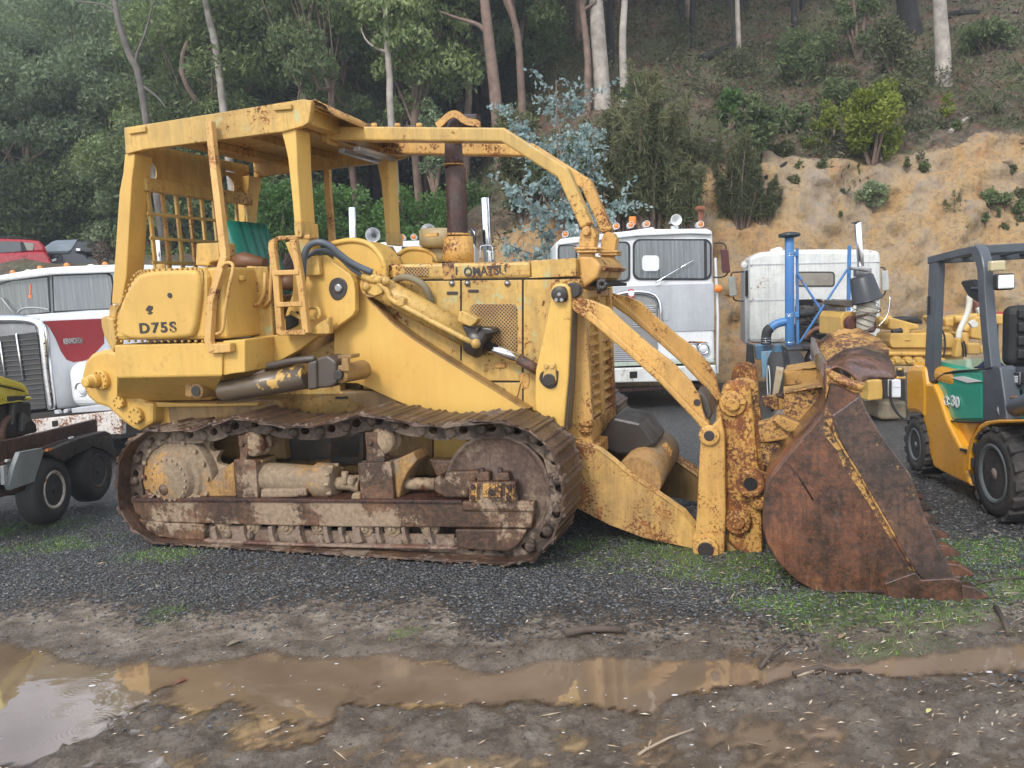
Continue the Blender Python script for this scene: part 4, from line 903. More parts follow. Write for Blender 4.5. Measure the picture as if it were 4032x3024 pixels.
# --- the bucket
RUY2 = rusty('mostly_rusted_yellow', (.06,.026,.014), (.14,.06,.026), (.26,.12,.04), yellow=.82, rough=.5, scale=1.2)
def bucket():
    W1 = 2.40; w0 = -.04
    shell = [('G',905,352),('G',897,440),('G',905,535),('G',880,600),('G',740,770),('G',600,940),('G',566,1040),('G',556,1180),('G',576,1285),('G',640,1400),('G',740,1500),('G',860,1568),('G',940,1585),('G',1200,1595),('G',1640,1608)]
    pr = [P(*q, w0) for q in shell]
    sp = curve(pr[2:], 4); sp = [pr[0], pr[1]]+sp
    # inner offset of the shell profile
    T = .022; A = np.array([(p[0], p[2]) for p in sp]); d = np.gradient(A, axis=0); d /= np.linalg.norm(d, axis=1, keepdims=True); N = np.stack([-d[:, 1], d[:, 0]], 1)
    cen = np.array([2.0, .55]); N = np.where(((cen-A)*N).sum(1, keepdims=True) > 0, N, -N); Bi = A+N*T; n = len(A)
    ys = np.linspace(w0+.02, W1-.02, 9); mb = MB(); vs = []
    for y in ys: vs += [(a[0], y, a[1]) for a in A]+[(b[0], y, b[1]) for b in Bi]
    fs = []; m = 2*n
    for j in range(len(ys)-1):
        for i in range(n-1):
            o = j*m; fs += [(o+i,o+i+1,o+m+i+1,o+m+i),(o+n+i,o+m+n+i,o+m+n+i+1,o+n+i+1)]
        o = j*m; fs += [(o,o+m,o+m+n,o+n),(o+n-1,o+2*n-1,o+m+2*n-1,o+m+n-1)]
    fs += [(i,n+i,n+i+1,i+1) for i in range(n-1)] + [((len(ys)-1)*m+i,(len(ys)-1)*m+i+1,(len(ys)-1)*m+n+i+1,(len(ys)-1)*m+n+i) for i in range(n-1)]
    mb.add(vs, fs, True); bk = O_(mb, 'bucket', RB, 0); bk['label'] = 'wet dark rust loader bucket resting on the ground'
    cheek = shell[2:]+[('G',1640,1480),('G',1595,1478),('G',1440,1150),('G',1360,920),('G',1200,700),('G',1120,570),('G',1085,480),('G',990,440),('G',925,400)]
    for k, (a, b) in enumerate(((w0, w0+.03), (W1-.03, W1))):
        pts = [P(*q, w0) for q in cheek]; c2 = MB(); c2.extr([(p[0], a, p[2]) for p in pts], (0, b-a, 0)); O_(c2, 'bucket_cheek', RB, .006, bk)
        # thick edge plate
        e = [P('G',x,y,w0) for x, y in ((930,600),(990,560),(1085,490),(1130,590),(1200,700),(1360,920),(1440,1150),(1500,1290),(1600,1480),(1590,1520),(1440,1500),(1380,1448),(1260,1230),(1145,1030),(1010,800),(950,680))]
        c3 = MB(); c3.extr([(p[0], a-.012, p[2]) for p in e], (0, (b-a)+.024, 0)); O_(c3, 'edge_plate', rusty('edge_plate_rust', (.036,.022,.016), (.090,.046,.030), (.18,.085,.048), yellow=.05, rough=.34, wet=.6, bumpy=.4, coat=.5), .008, bk)
        wp = [P('G',x,y,w0) for x, y in ((1215,1510),(1385,1448),(1420,1490),(1590,1480),(1640,1500),(1640,1612),(1380,1605),(1240,1595))]
        c4 = MB(); c4.extr([(p[0], a-.022, p[2]) for p in wp], (0, (b-a)+.044, 0)); O_(c4, 'wear_plate', RB, .006, bk)
    # weld bead running down the cheek
    wl = MB(); wl.tube([P('G',x,y,w0-.012) for x, y in curve([(905,625),(940,690),(1010,810),(1080,920),(1145,1035),(1260,1235),(1380,1450)], 3)], .006, 6); O_(wl, 'weld_bead', RUY, 0, bk)
    yb = MB(); yb.plate(LD, 'G', [(880,640),(905,560),(930,600),(950,680),(1010,800),(1145,1030),(1260,1230),(1378,1446),(1350,1440),(1230,1240),(1120,1060),(990,870),(960,790),(900,720)], w0-.003, w0+.01)
    O_(yb, 'paint_remains', rusty('paint_remains_on_rust', (.040, .021, .013), (.118, .045, .021), (.23, .088, .036), yellow=.42, rough=.34, wet=.5, yscale=2.2, coat=.3), 0, bk)
    wl = MB(); wl.tube([P('G',x,y,w0-.0) for x, y in ((690,860),(750,930),(830,1060))], .005, 6); wl.tube([P('G',x,y,w0-.0) for x, y in ((925,1558),(1215,1563))], .009, 6); O_(wl, 'weld_seam', RU, 0, bk)
    # cutting edge and teeth
    e0 = P('G',1330,1600,w0); e1 = P('G',1585,1612,w0); ce = MB(); ce.box(e0[0], e1[0], w0, W1, .0, .045); O_(ce, 'cutting_edge', RB, .006, bk)
    nt_ = 8; tip = P('G',1795,1598,w0)
    for k in range(nt_):
        y = w0+.05+(W1-w0-.10)*k/(nt_-1); x0 = e1[0]-.07; x2 = tip[0]; L = x2-x0; mb = MB()
        hw = [.05,.05,.042,.024]; zt = [.055,.085,.075,.024]; zb = [.02,-.005,-.005,.004]; xx = [0, .35*L, .7*L, L]
        vs = []
        for i in range(4): vs += [(x0+xx[i],y-hw[i],zb[i]+.01),(x0+xx[i],y+hw[i],zb[i]+.01),(x0+xx[i],y+hw[i]*.8,zt[i]),(x0+xx[i],y-hw[i]*.8,zt[i])]
        fs = [(3,2,1,0),(12,13,14,15)]+[(4*i+j,4*i+(j+1)%4,4*i+4+(j+1)%4,4*i+4+j) for i in range(3) for j in range(4)]
        mb.add(vs, fs); O_(mb, 'bucket_tooth', RB, .012, bk)
    # top corner knuckles
    for a in (w0, W1-.08):
        kp = [P('G',x,y,w0) for x, y in ((905,348),(935,362),(1010,395),(1105,445),(1100,475),(1060,485),(990,450),(925,425),(900,520))]
        mb = MB(); mb.extr([(p[0], a-.015, p[2]) for p in kp], (0, .11, 0)); O_(mb, 'corner_plate', RUY, .012, bk)
    # crushed top sheets of the bucket, folded over the opening
    def grid(back, front, nb, nf, amp, freq, seed, sag=0):
        Bk = [LD.p('Y', *q) for q in back]; Ft = [LD.p('Y', *q) for q in front]
        def res(L, n):
            A = np.array(L); s = np.concatenate([[0], np.cumsum(np.linalg.norm(np.diff(A, axis=0), axis=1))]); t = np.linspace(0, s[-1], n); return np.stack([np.interp(t, s, A[:, k]) for k in range(3)], 1)
        b, f = res(Bk, nb), res(Ft, nb); rows = []
        for i in range(nb):
            row = []
            for j in range(nf):
                t = j/(nf-1); p = b[i]*(1-t)+f[i]*t; r_ = math.sin(i*freq+seed+.6*math.sin(j*.9))*amp*math.sin(math.pi*min(1, t*1.15+.05)); row.append(p+np.array([0, 0, r_+sag*math.sin(math.pi*t)]))
            rows.append(row)
        return rows
    mb = MB(); mb.sheet(grid([(1010,300,2.30),(1045,370,1.6),(1085,450,1.0),(1110,520,.45)], [(1470,110,2.15),(1550,150,1.95),(1640,195,1.7),(1730,245,1.5),(1795,335,1.2),(1800,385,1.05),(1640,345,.85)], 46, 14, .042, .62, 1, .02), .012); O_(mb, 'crumpled_top_sheet', RUY, 0, bk)
    mb = MB(); mb.sheet(grid([(1105,500,.62),(1112,530,.3),(1118,565,.0)], [(1640,336,.82),(1780,400,.7),(1850,520,.5),(1890,662,.32),(1700,652,.24),(1590,664,.16),(1490,722,.04)], 22, 10, .010, .9, 0, .05), .014); O_(mb, 'crumpled_top_sheet', RB, 0, bk)
    def bp(name, mat, pts, a, b, bev=.006): mb = MB(); mb.plate(LD, 'Y', pts, a, b); return O_(mb, name, mat, bev, bk)
    mb = MB(); mb.sheet([[LD.p('Y', *q) for q in r_] for r_ in (((1010,420,1.0),(1020,540,.9),(1065,640,.75)), ((1080,385,.95),(1100,480,.8),(1085,630,.6)), ((1150,470,.8),(1150,540,.7),(1110,600,.5)))], .012); O_(mb, 'bent_gusset', YD, 0, bk)
    bp('back_web', RUY2, [(660,600),(1020,548),(1035,660),(900,720),(655,745)], 1.28, 1.32)
    mb = MB(); mb.add([LD.p('Y',650,590,1.30), LD.p('Y',1030,530,1.25), LD.p('Y',1030,465,1.75), LD.p('Y',690,520,1.75)]+[LD.p('Y',x,y+10,w) for x, y, w in ((650,590,1.30),(1030,530,1.25),(1030,465,1.75),(690,520,1.75))], [(0,1,2,3),(7,6,5,4),(0,4,5,1),(1,5,6,2),(2,6,7,3),(3,7,4,0)]); O_(mb, 'back_flange', RUY2, 0, bk)
    bp('channel_end', paint('beige_worn_paint', (.42,.36,.25), (.32,.27,.19), rust=.35), [(570,545),(655,560),(600,830),(525,862)], 1.15, 1.25)
    bp('back_web', RUY2, [(655,830),(860,790),(1085,760),(1085,960),(1000,1060),(900,1165),(780,1110),(650,1060),(660,940)], .58, .62)
    mb = MB(); mb.add([LD.p('Y',650,815,.58), LD.p('Y',1108,735,.50), LD.p('Y',1112,640,1.05), LD.p('Y',800,735,1.05), LD.p('Y',650,750,.95)]+[LD.p('Y',x,y+14,w) for x, y, w in ((650,815,.58),(1108,735,.50),(1112,640,1.05),(800,735,1.05),(650,750,.95))], [(0,1,2,3,4),(9,8,7,6,5),(0,5,6,1),(1,6,7,2),(2,7,8,3),(3,8,9,4),(4,9,5,0)]); O_(mb, 'back_flange', RUY2, 0, bk)
    bp('hinge_bracket', RUY2, [(365,1150),(500,1112),(600,1062),(890,1180),(862,1232),(800,1315),(400,1372)], .52, .60, .012); bp('hinge_bracket', RUY2, [(522,1130),(600,1062),(890,1180),(862,1232),(700,1250)], .48, .53, .01)
    bp('lower_web', RUY, [(400,1372),(800,1315),(640,1500),(520,1640),(420,1600)], .56, .60); bp('back_ledge', RUY, [(415,862),(560,850),(665,870),(670,1000),(560,1010),(430,960)], 1.0, 1.05); bp('back_ledge', RU, [(560,860),(665,800),(668,900)], .7, .75)
    mb = MB(); mb.tube([LD.p('Y', x, y, w0-.01) for x, y in curve([(1130,560),(1165,615),(1260,680),(1370,720),(1470,745),(1515,770)], 3)], [.012,.014,.016,.02,.018,.022,.02,.025,.022,.026,.024,.028,.026,.026,.024,.012], 9); O_(mb, 'rolled_lip', RUY, 0, bk)
bucket()
# ------------------------------------------------------------------ terrain
def vnoise(x, y, sc, seed=0, oct=4, rough=.5):
    out = 0; amp = 1; tot = 0; x = np.asarray(x, float)*sc; y = np.asarray(y, float)*sc
    for o in range(oct):
        rg = np.random.RandomState(seed*17+o); g = rg.rand(64, 64)*2-1
        xi = np.floor(x).astype(int); yi = np.floor(y).astype(int); fx = x-xi; fy = y-yi; fx = fx*fx*(3-2*fx); fy = fy*fy*(3-2*fy)
        a = g[xi % 64, yi % 64]; b = g[(xi+1) % 64, yi % 64]; c = g[xi % 64, (yi+1) % 64]; d = g[(xi+1) % 64, (yi+1) % 64]
        out = out + amp*((a*(1-fx)+b*fx)*(1-fy)+(c*(1-fx)+d*fx)*fy); tot += amp; amp *= rough; x = x*2.03+5.3; y = y*2.03+1.7
    return out/tot
def sst(a, b, x): t = np.clip((x-a)/(b-a), 0, 1); return t*t*(3-2*t)
def sdpoly(px, py, poly):
    """signed distance to a polygon, negative inside"""
    d = np.full(px.shape, 1e9); ins = np.zeros(px.shape, bool); n = len(poly)
    for i in range(n):
        ax, ay = poly[i]; bx, by = poly[(i+1) % n]; ex, ey = bx-ax, by-ay; L = ex*ex+ey*ey+1e-12
        t = np.clip(((px-ax)*ex+(py-ay)*ey)/L, 0, 1); d = np.minimum(d, (px-ax-t*ex)**2+(py-ay-t*ey)**2)
        if ay != by: c = ((ay > py) != (by > py)) & (px < (bx-ax)*(py-ay)/(by-ay)+ax); ins ^= c
    d = np.sqrt(d); return np.where(ins, -d, d)
def gpoly(pts): return [tuple(on_ground(c, x, y)[:2]) for c, x, y in pts]
POND = gpoly([('N',-150,560),('N',60,575),('N',180,600),('N',250,660),('N',440,672),('N',600,662),('N',760,668),('N',870,652),('N',1010,640),('N',1140,622),('N',1400,620),('N',1600,632),('N',1720,620),('N',1900,648),('N',2100,690),
  ('O',0,668),('O',110,640),('O',500,632),('O',640,648),('O',800,640),('O',1000,655),('O',1200,668),('O',1500,662),('O',1640,630),('O',1900,600),('O',2350,560),('O',2350,690),('O',1950,700),('O',1700,742),('O',1600,722),('O',1300,728),('O',1120,745),('O',1070,785),('O',900,790),
  ('O',700,800),('O',640,880),('O',560,892),('O',250,852),('O',0,835),('N',2212,842),('N',1950,850),('N',1700,855),('N',1500,865),('N',1440,925),('N',1300,955),('N',1170,955),('N',1100,895),('N',960,862),('N',800,888),('N',700,850),('N',690,790),('N',640,850),('N',560,885),('N',450,905),('N',400,1000),('N',250,1045),('N',110,1085),('N',-150,1090)])
FILM = gpoly([('N',430,1030),('N',560,960),('N',900,900),('N',1200,980),('N',1650,1000),('N',2050,1030),('N',2100,1130),('N',1500,1190),('N',600,1190)])
FILM2 = gpoly([('O',480,780),('O',900,780),('O',1300,900),('O',1450,1010),('O',1300,1190),('O',500,1190),('O',560,950)])
WL = -.010
def zones(x, y):
    sd = sdpoly(x, y, POND); n = vnoise(x, y, 3.0, 1)*.07+vnoise(x, y, 14, 2)*.03; sd = sd+n
    film = np.minimum(sdpoly(x, y, FILM), sdpoly(x, y, FILM2))
    return sd, film
def yard(x, y):
    z = -.035*np.clip(y-5.5, 0, 10.5)
    sd, film = zones(x, y)
    near = sst(6.5, 4.5, y)
    micro = vnoise(x, y, 7, 3, 4, .6)*.016+vnoise(x, y, 40, 5, 3, .6)*.008*(1+.5*sst(4, 3.4, y))+.006*np.sin((y-.12*x)*9+vnoise(x, y, 1.2, 8)*4)*sst(4.2, 3.5, y)
    z = z+near*((.001+.009*sst(3.3, 4.1, y))*sst(-.02, .25, sd)+micro*(1+.9*sst(3.9, 3.0, y)))
    z = z-near*.05*sst(.05, -.12, sd)-near*.017*sst(.14, -.10, film)
    for c, px, py, h, r in (('N',745,975,.05,.10),('N',700,880,.03,.11),('N',830,1010,.035,.10),('O',180,610,.035,.13),('O',60,630,.025,.1),('O',1300,755,.035,.16),('O',1480,735,.035,.14),('N',380,1010,.03,.15),('N',950,900,.02,.18),('N',280,1060,.02,.15)):
        g = on_ground(c, px, py); d2 = ((x-g[0])**2+((y-g[1])*1.5)**2)/r**2; z = z+h*np.exp(-d2*1.5)*(1+.8*vnoise(x, y, 28, 9))
    return z, sd, film
def hill(x, y):
    s = sst(-3.5, 2.0, x)
    hb = 4.35+.30*np.sin(x*.5)+.10*(x-6)
    toe = 16.3+.4*vnoise(x, y*0, .5, 7); t = np.clip((y-toe)/2.6, 0, 1)
    prof = t**.8; br = -.37+(hb+.37)*prof
    zr = np.where(y < toe, -.37, br)+np.clip(y-toe-2.6, 0, 1e9)*.60
    zr = zr - .0*y
    zl = -.37+3.45*sst(14.5, 21.5, y)+np.clip(y-29, 0, 1e9)*.50
    z = zl*(1-s)+zr*s
    return z, s*((y > toe) & (t < 1)), s
def hz(x, y):
    z = hill(np.asarray(x, float), np.asarray(y, float))[0]; return z
def place(c, px, py, lift=0):
    """first terrain hit of the line of sight through a measured base point"""
    d = ray(c, px, py); d = d/d[1]
    for Y in np.arange(14.2, 90, .05):
        p = C0+d*Y
        if p[2] <= hz(p[0], Y): return p
    return C0+d*60

# ground sheet: fine near the loader, coarse far away
def gridax(segs):
    out = []
    for a, b, st in segs: out += list(np.arange(a, b, st))
    return np.array(out+[segs[-1][1]])
gx = gridax([(-60,-12,4),(-12,-5,.25),(-5,4.2,.022),(4.2,12,.25),(12,60,4)]); gy = gridax([(-20,1.5,2.0),(1.5,2.4,.1),(2.4,4.6,.02),(4.6,8,.045),(8,16.8,.3)])
X, Yg = np.meshgrid(gx, gy); Zg, SD, FM = yard(X, Yg)
nx, ny = len(gx), len(gy); idx = np.arange(nx*ny).reshape(ny, nx)
Fq = np.stack([idx[:-1,:-1], idx[:-1,1:], idx[1:,1:], idx[1:,:-1]], -1).reshape(-1, 4)
mud = sst(.95, .0, SD+.35*vnoise(X, Yg, 1.6, 21)+.12*vnoise(X, Yg, 7, 24)); mud = np.maximum(mud, sst(3.75, 3.45, Yg+.15*vnoise(X, Yg, 2, 22)))
mud = np.maximum(mud, .75*sst(.1, .8, vnoise(X, Yg, .9, 23)+.15+.10*X*(Yg < 5))*sst(6, 4.2, Yg))
MOSSP = [('N',250,150,.5,.8),('N',700,205,.35,.9),('O',700,200,.7,.8),('O',950,260,.55,.9),('O',1250,400,.4,1.),('O',1500,450,.6,.7),('O',2050,200,.5,1.),('O',2180,330,.5,1.),('O',1850,440,.5,.8),('O',1620,600,.35,.7),('N',1750,540,.2,.5),('N',700,470,.35,.5),('O',350,150,.5,.5),('C',1950,1400,.4,.5),('N',100,60,.8,.6)]
moss = np.zeros_like(X)
for c, px, py, r, a in MOSSP:
    g = on_ground(c, px, py); moss = np.maximum(moss, a*np.exp(-(((X-g[0])/r)**2+((Yg-g[1])/(r*.6))**2)))
moss = np.clip(moss*1.3*(1+.9*vnoise(X, Yg, 5, 31)), 0, 1)
GM = NT('gravel_and_mud_ground')
am, ams, asd = GM.attr('mud'), GM.attr('moss'), GM.attr('wet')
vo = GM.n('ShaderNodeTexVoronoi', feature='F1'); vo.inputs['Scale'].default_value = 62; GM.l(GM.obj(), vo.inputs['Vector'])
vc = GM.n('ShaderNodeTexVoronoi', feature='F1'); vc.inputs['Scale'].default_value = 62; GM.l(GM.obj(), vc.inputs['Vector'])
sep = GM.n('ShaderNodeSeparateColor'); GM.l(vc.outputs['Color'], sep.inputs[0])
stone = GM.ramp(sep.outputs[0], [(.0, (.034,.035,.036)), (.5, (.072,.074,.076)), (.85, (.130,.129,.125)), (.97, (.24,.22,.18))])
stone = GM.mix(GM.ramp(vo.outputs['Distance'], [(.35, 0), (.6, .75)]), stone, (.018,.016,.014))
mudc = GM.ramp(GM.noise(6, 8, .7), [(.34, (.085,.062,.043)), (.5, (.180,.142,.106)), (.64, (.31,.26,.205))])
mudc = GM.mix(GM.ramp(GM.noise(70, 4, .7), [(.60, 0), (.68, .8)]), mudc, (.30,.255,.20)); mudc = GM.mix(GM.ramp(GM.noise(45, 5, .7), [(.36, .7), (.45, 0)]), mudc, (.035,.028,.022))
f = GM.ramp(GM.math('ADD', am, GM.math('MULTIPLY', GM.math('SUBTRACT', GM.noise(28, 6, .75), .5), 2.4)), [(.34, 0), (.66, 1)])
col = GM.mix(f, stone, mudc)
col = GM.mix(GM.ramp(GM.math('ADD', ams, GM.math('MULTIPLY', GM.math('SUBTRACT', GM.noise(38, 5, .75), .5), 1.8)), [(.55, 0), (.8, .65)]), col, (.085,.15,.028))
GM.set(col=GM.mix(asd, col, GM.mix(.5, col, (.045,.030,.02))), rough=GM.math('SUBTRACT', GM.mix(GM.noise(9, 5), .30, .68), GM.math('MULTIPLY', asd, .34)), spec=.5)
hh = GM.mix(f, GM.math('MULTIPLY', vo.outputs['Distance'], -1.2), GM.math('MULTIPLY', GM.noise(55, 7, .75), .9)); GM.bump(hh, 1.0, .018)
wet = np.maximum(sst(.28, .02, SD), .85*sst(3.9, 3.5, Yg)*sst(-.02, .03, .045+.05*vnoise(X, Yg, 1.6, 61)-Zg))
ground = npmesh('ground', np.stack([X, Yg, Zg], -1).reshape(-1, 3), Fq, GM.m, dict(mud=mud.ravel(), moss=moss.ravel(), wet=wet.ravel()), smooth=True)
tag(ground, 'dark gravel yard with brown mud and wheel ruts', kind='structure')

# puddle water
WM = NT('muddy_water'); g1 = on_ground('N', 365, 942); g2 = on_ground('N', 250, 880); g3 = on_ground('N', 200, 1000); g4 = on_ground('N', 360, 765)
hs = GMh = None
for i, (g, k) in enumerate(((g1, 1), (g2, .7), (g3, .5), (g4, .4))):
    ds = WM.n('ShaderNodeVectorMath', operation='DISTANCE'); WM.l(WM.obj(), ds.inputs[0]); ds.inputs[1].default_value = (g[0], g[1], WL)
    w = WM.math('MULTIPLY', WM.math('SINE', WM.math('MULTIPLY', ds.outputs['Value'], 330)), WM.math('MULTIPLY', k, WM.ramp(ds.outputs['Value'], [(0, 1), (.15, 0)])))
    hs = w if hs is None else WM.math('ADD', hs, w)
hs = WM.math('ADD', WM.math('MULTIPLY', hs, .07), WM.math('MULTIPLY', WM.noise(5, 3), .5)); WM.bump(hs, .10, .02)
WM.set(col=WM.ramp(WM.noise(1.4, 4), [(.35, (.145,.100,.062)), (.65, (.21,.150,.100))]), rough=.02, ior=1.75, spec=1.0)
WM.set(alpha=WM.math('MAXIMUM', WM.attr('depth'), .30))
wx = np.arange(-5, 4.6, .03); wy = np.arange(1.6, 4.75, .03); WX, WY = np.meshgrid(wx, wy); wi = np.arange(WX.size).reshape(WX.shape); dp = sst(-.002, .022, WL-yard(WX, WY)[0])
water = npmesh('puddle_water', np.stack([WX, WY, np.full_like(WX, WL)], -1).reshape(-1, 3), np.stack([wi[:-1,:-1], wi[:-1,1:], wi[1:,1:], wi[1:,:-1]], -1).reshape(-1, 4), WM.m, dict(depth=dp.ravel()))
tag(water, 'brown rain puddles lying in the muddy wheel ruts', kind='structure')

# hillside sheet
hx = gridax([(-60,-26,2),(-26,-8,.5),(-8,16,.14),(16,30,.6),(30,70,3)]); hy = gridax([(13.8,15.8,.3),(15.8,19.6,.07),(19.6,30,.3),(30,60,1.2),(60,110,5)])
X, Yg = np.meshgrid(hx, hy); Z, bank, sr = hill(X, Yg)
toe = 16.3+.4*vnoise(X, Yg*0, .5, 7)
bk = sst(toe-.3, toe+.2, Yg)*sst(toe+3.0, toe+2.3, Yg+.5*vnoise(X, Yg, .6, 33))*sr
Yd = Yg+bk*(.75*vnoise(X, Z*.7, .7, 41, 5, .6)+.30*vnoise(X*1.3, Z*1.5, 2.4, 42, 4, .65)); Zd = Z+.22*vnoise(X, Yg, .8, 43, 5)*sst(15.5, 19, Yg)+.10*vnoise(X, Yg, 4, 44)*sst(18, 19, Yg)
Zd = np.where(Yg < 15.9, Zd-.25*sst(15.9, 14, Yg)-.05, Zd)
idx = np.arange(X.size).reshape(X.shape); Fq = np.stack([idx[:-1,:-1], idx[:-1,1:], idx[1:,1:], idx[1:,:-1]], -1).reshape(-1, 4)
HM = NT('clay_bank_and_leaf_litter'); ab = HM.attr('bank')
mpz = HM.mapped((1, 1, .38))
clay = HM.ramp(HM.noise(.9, 8, .68, mpz, .8), [(.30, (.26,.21,.16)), (.42, (.37,.27,.165)), (.53, (.44,.29,.13)), (.64, (.40,.21,.09)), (.74, (.45,.37,.27))])
clay = HM.mix(HM.ramp(HM.noise(9, 7, .75), [(.40, .6), (.50, 0)]), clay, (.17,.125,.085)); clay = HM.mix(HM.ramp(HM.noise(1.0, 8, .75, HM.mapped((2.4, 2.4, .5)), 1.0), [(.52, 0), (.62, .6)]), clay, (.24,.17,.11)); clay = HM.mix(HM.ramp(HM.noise(24, 5, .8), [(.58, 0), (.66, .6)]), clay, (.58,.50,.40))
clay = HM.mix(HM.ramp(HM.noise(2.1, 6, .7), [(.56, 0), (.68, .7)]), clay, (.26,.23,.21))
lit = HM.ramp(HM.noise(5, 8, .78), [(.32, (.032,.027,.020)), (.46, (.085,.067,.046)), (.56, (.145,.112,.078)), (.66, (.27,.235,.185))])
lit = HM.mix(HM.ramp(HM.noise(1.1, 5, .7), [(.48, 0), (.60, .55)]), lit, (.15,.062,.030)); lit = HM.mix(HM.ramp(HM.noise(.8, 6, .7), [(.47, 0), (.58, .7)]), lit, (.075,.095,.035))
clay = HM.mix(HM.ramp(HM.noise(.33, 7, .7, None, .6), [(.52, 0), (.62, .45)]), clay, (.36,.32,.28))
HM.set(col=HM.mix(HM.ramp(HM.math('ADD', ab, HM.math('MULTIPLY', HM.math('SUBTRACT', HM.noise(2.2, 8, .75), .5), 1.5)), [(.35, 0), (.6, 1)]), lit, clay), rough=.85, spec=.3); HM.bump(HM.noise(10, 8, .78), .9, .08)
hs_ = npmesh('hillside', np.stack([X, Yd, Zd], -1).reshape(-1, 3), Fq, HM.m, dict(bank=bk.ravel()), smooth=True)
tag(hs_, 'cut clay bank and leaf-littered slope behind the trucks', kind='structure')

# ------------------------------------------------------------------ loose stones, grass, litter on the ground
RS = np.random.RandomState(7)
def yz(x, y): return yard(np.asarray(x, float), np.asarray(y, float))
def stones():
    n = 42000; x = RS.uniform(-4.8, 4.2, n); y = 3.1+4.2*RS.rand(n)**1.25
    z, sd, fm = yz(x, y); md = np.maximum(sst(.95, .0, sd+.35*vnoise(x, y, 1.6, 21)+.12*vnoise(x, y, 7, 24)), .8*sst(3.9, 3.5, y)); keep = (RS.rand(n) > md*.93) & (sd > .03); x, y, z = x[keep], y[keep], z[keep]; n = len(x)
    s = RS.uniform(.0045, .0125, n)*(1+.25*(RS.rand(n) < .06)); base = np.array([(1,0,0),(-1,0,0),(0,1,0),(0,-1,0),(0,0,.7),(0,0,-.7)], float)
    ang = RS.rand(n)*6.28; ca, sa = np.cos(ang), np.sin(ang); jit = 1+.5*(RS.rand(n, 6, 3)-.5); V = base[None]*jit*s[:, None, None]*np.array([1.2, 1, .8])
    Vx = V[..., 0]*ca[:, None]-V[..., 1]*sa[:, None]+V[..., 2]*.3; Vy = V[..., 0]*sa[:, None]+V[..., 1]*ca[:, None]
    V = np.stack([Vx+x[:, None], Vy+y[:, None], V[..., 2]+(z+s*.25)[:, None]], -1).reshape(-1, 3)
    T = np.array([(0,2,4),(2,1,4),(1,3,4),(3,0,4),(2,0,5),(1,2,5),(3,1,5),(0,3,5)]); F = (T[None]+6*np.arange(n)[:, None, None]).reshape(-1, 3)
    m = NT('crushed_bluestone'); m.set(col=m.ramp(m.attr('tone'), [(0, (.026,.028,.030)), (.55, (.064,.067,.071)), (.95, (.12,.125,.13)), (1, (.22,.19,.15))]), rough=.42)
    tag(npmesh('gravel', V, F, m.m, np.repeat(RS.rand(n), 6)), 'loose dark crushed stone spread over the yard', kind='stuff')
stones()
def blades():
    n = 120000; x = RS.uniform(-4.8, 5.2, n); y = 2.9+5.2*RS.rand(n)
    ms = np.zeros(n)
    for c, px, py, r, a in MOSSP:
        g = on_ground(c, px, py); ms = np.maximum(ms, a*np.exp(-(((x-g[0])/r)**2+((y-g[1])/(r*.6))**2)))
    ms = ms*(.4+1.2*np.clip(vnoise(x, y, 6, 31)+.4, 0, 1.4)); z, sd, fm = yz(x, y)
    keep = (RS.rand(n) < (ms-.12)*1.15) & (sd > -.03); x, y, z, ms = x[keep], y[keep], z[keep], ms[keep]; n = len(x)
    h = RS.uniform(.006, .022, n)*(1+.8*(RS.rand(n) < .1)); a = RS.rand(n)*6.28; w = .0022; lx, ly = RS.normal(0, .012, n), RS.normal(0, .012, n)
    V = np.stack([np.stack([x-w*np.cos(a), y-w*np.sin(a), z-.004], -1), np.stack([x+w*np.cos(a), y+w*np.sin(a), z-.004], -1), np.stack([x+lx, y+ly, z+h], -1)], 1).reshape(-1, 3)
    m = NT('fresh_grass'); m.set(col=m.ramp(m.attr('tone'), [(0, (.10,.17,.03)), (.6, (.17,.33,.045)), (.92, (.26,.42,.07)), (1, (.45,.38,.18))]), rough=.5)
    tag(npmesh('grass', V, np.arange(3*n).reshape(-1, 3), m.m, np.repeat(RS.rand(n), 3)), 'short bright grass sprouting through the gravel', kind='stuff')
blades()
def litter():
    n = 5200; x = RS.uniform(-3.5, 3.6, n); y = 2.5+2.6*RS.rand(n); z, sd, fm = yz(x, y)
    keep = (RS.rand(n) < .12+.75*sst(.2, 1.8, x)+.15*(y < 3.3)) & ((sd > .0) | (RS.rand(n) < .12)); x, y, z, sd = x[keep], y[keep], z[keep], sd[keep]; n = len(x)
    z = np.maximum(z, WL)+.003; L = RS.uniform(.005, .022, n)*(1+2.0*(RS.rand(n) < .06)); Wd = RS.uniform(.0015, .005, n); a = RS.normal(0, .7, n); t = RS.normal(0, .15, n)
    dx, dy = np.cos(a), np.sin(a)
    V = np.stack([np.stack([x-L*dx, y-L*dy, z-L*t*.3], -1), np.stack([x+Wd*dy, y-Wd*dx, z+.003], -1), np.stack([x+L*dx, y+L*dy, z+abs(L*t)+.001], -1), np.stack([x-Wd*dy, y+Wd*dx, z+.004], -1)], 1).reshape(-1, 3)
    m = NT('dead_leaves_and_chips'); m.set(col=m.ramp(m.attr('tone'), [(0, (.07,.045,.03)), (.45, (.22,.15,.09)), (.8, (.40,.31,.21)), (1, (.62,.56,.46))]), rough=.6)
    tag(npmesh('leaf_litter', V, np.arange(4*n).reshape(-1, 4), m.m, np.repeat(RS.rand(n), 4)), 'dead leaves, bark chips and straw scattered on the mud', kind='stuff')
litter()
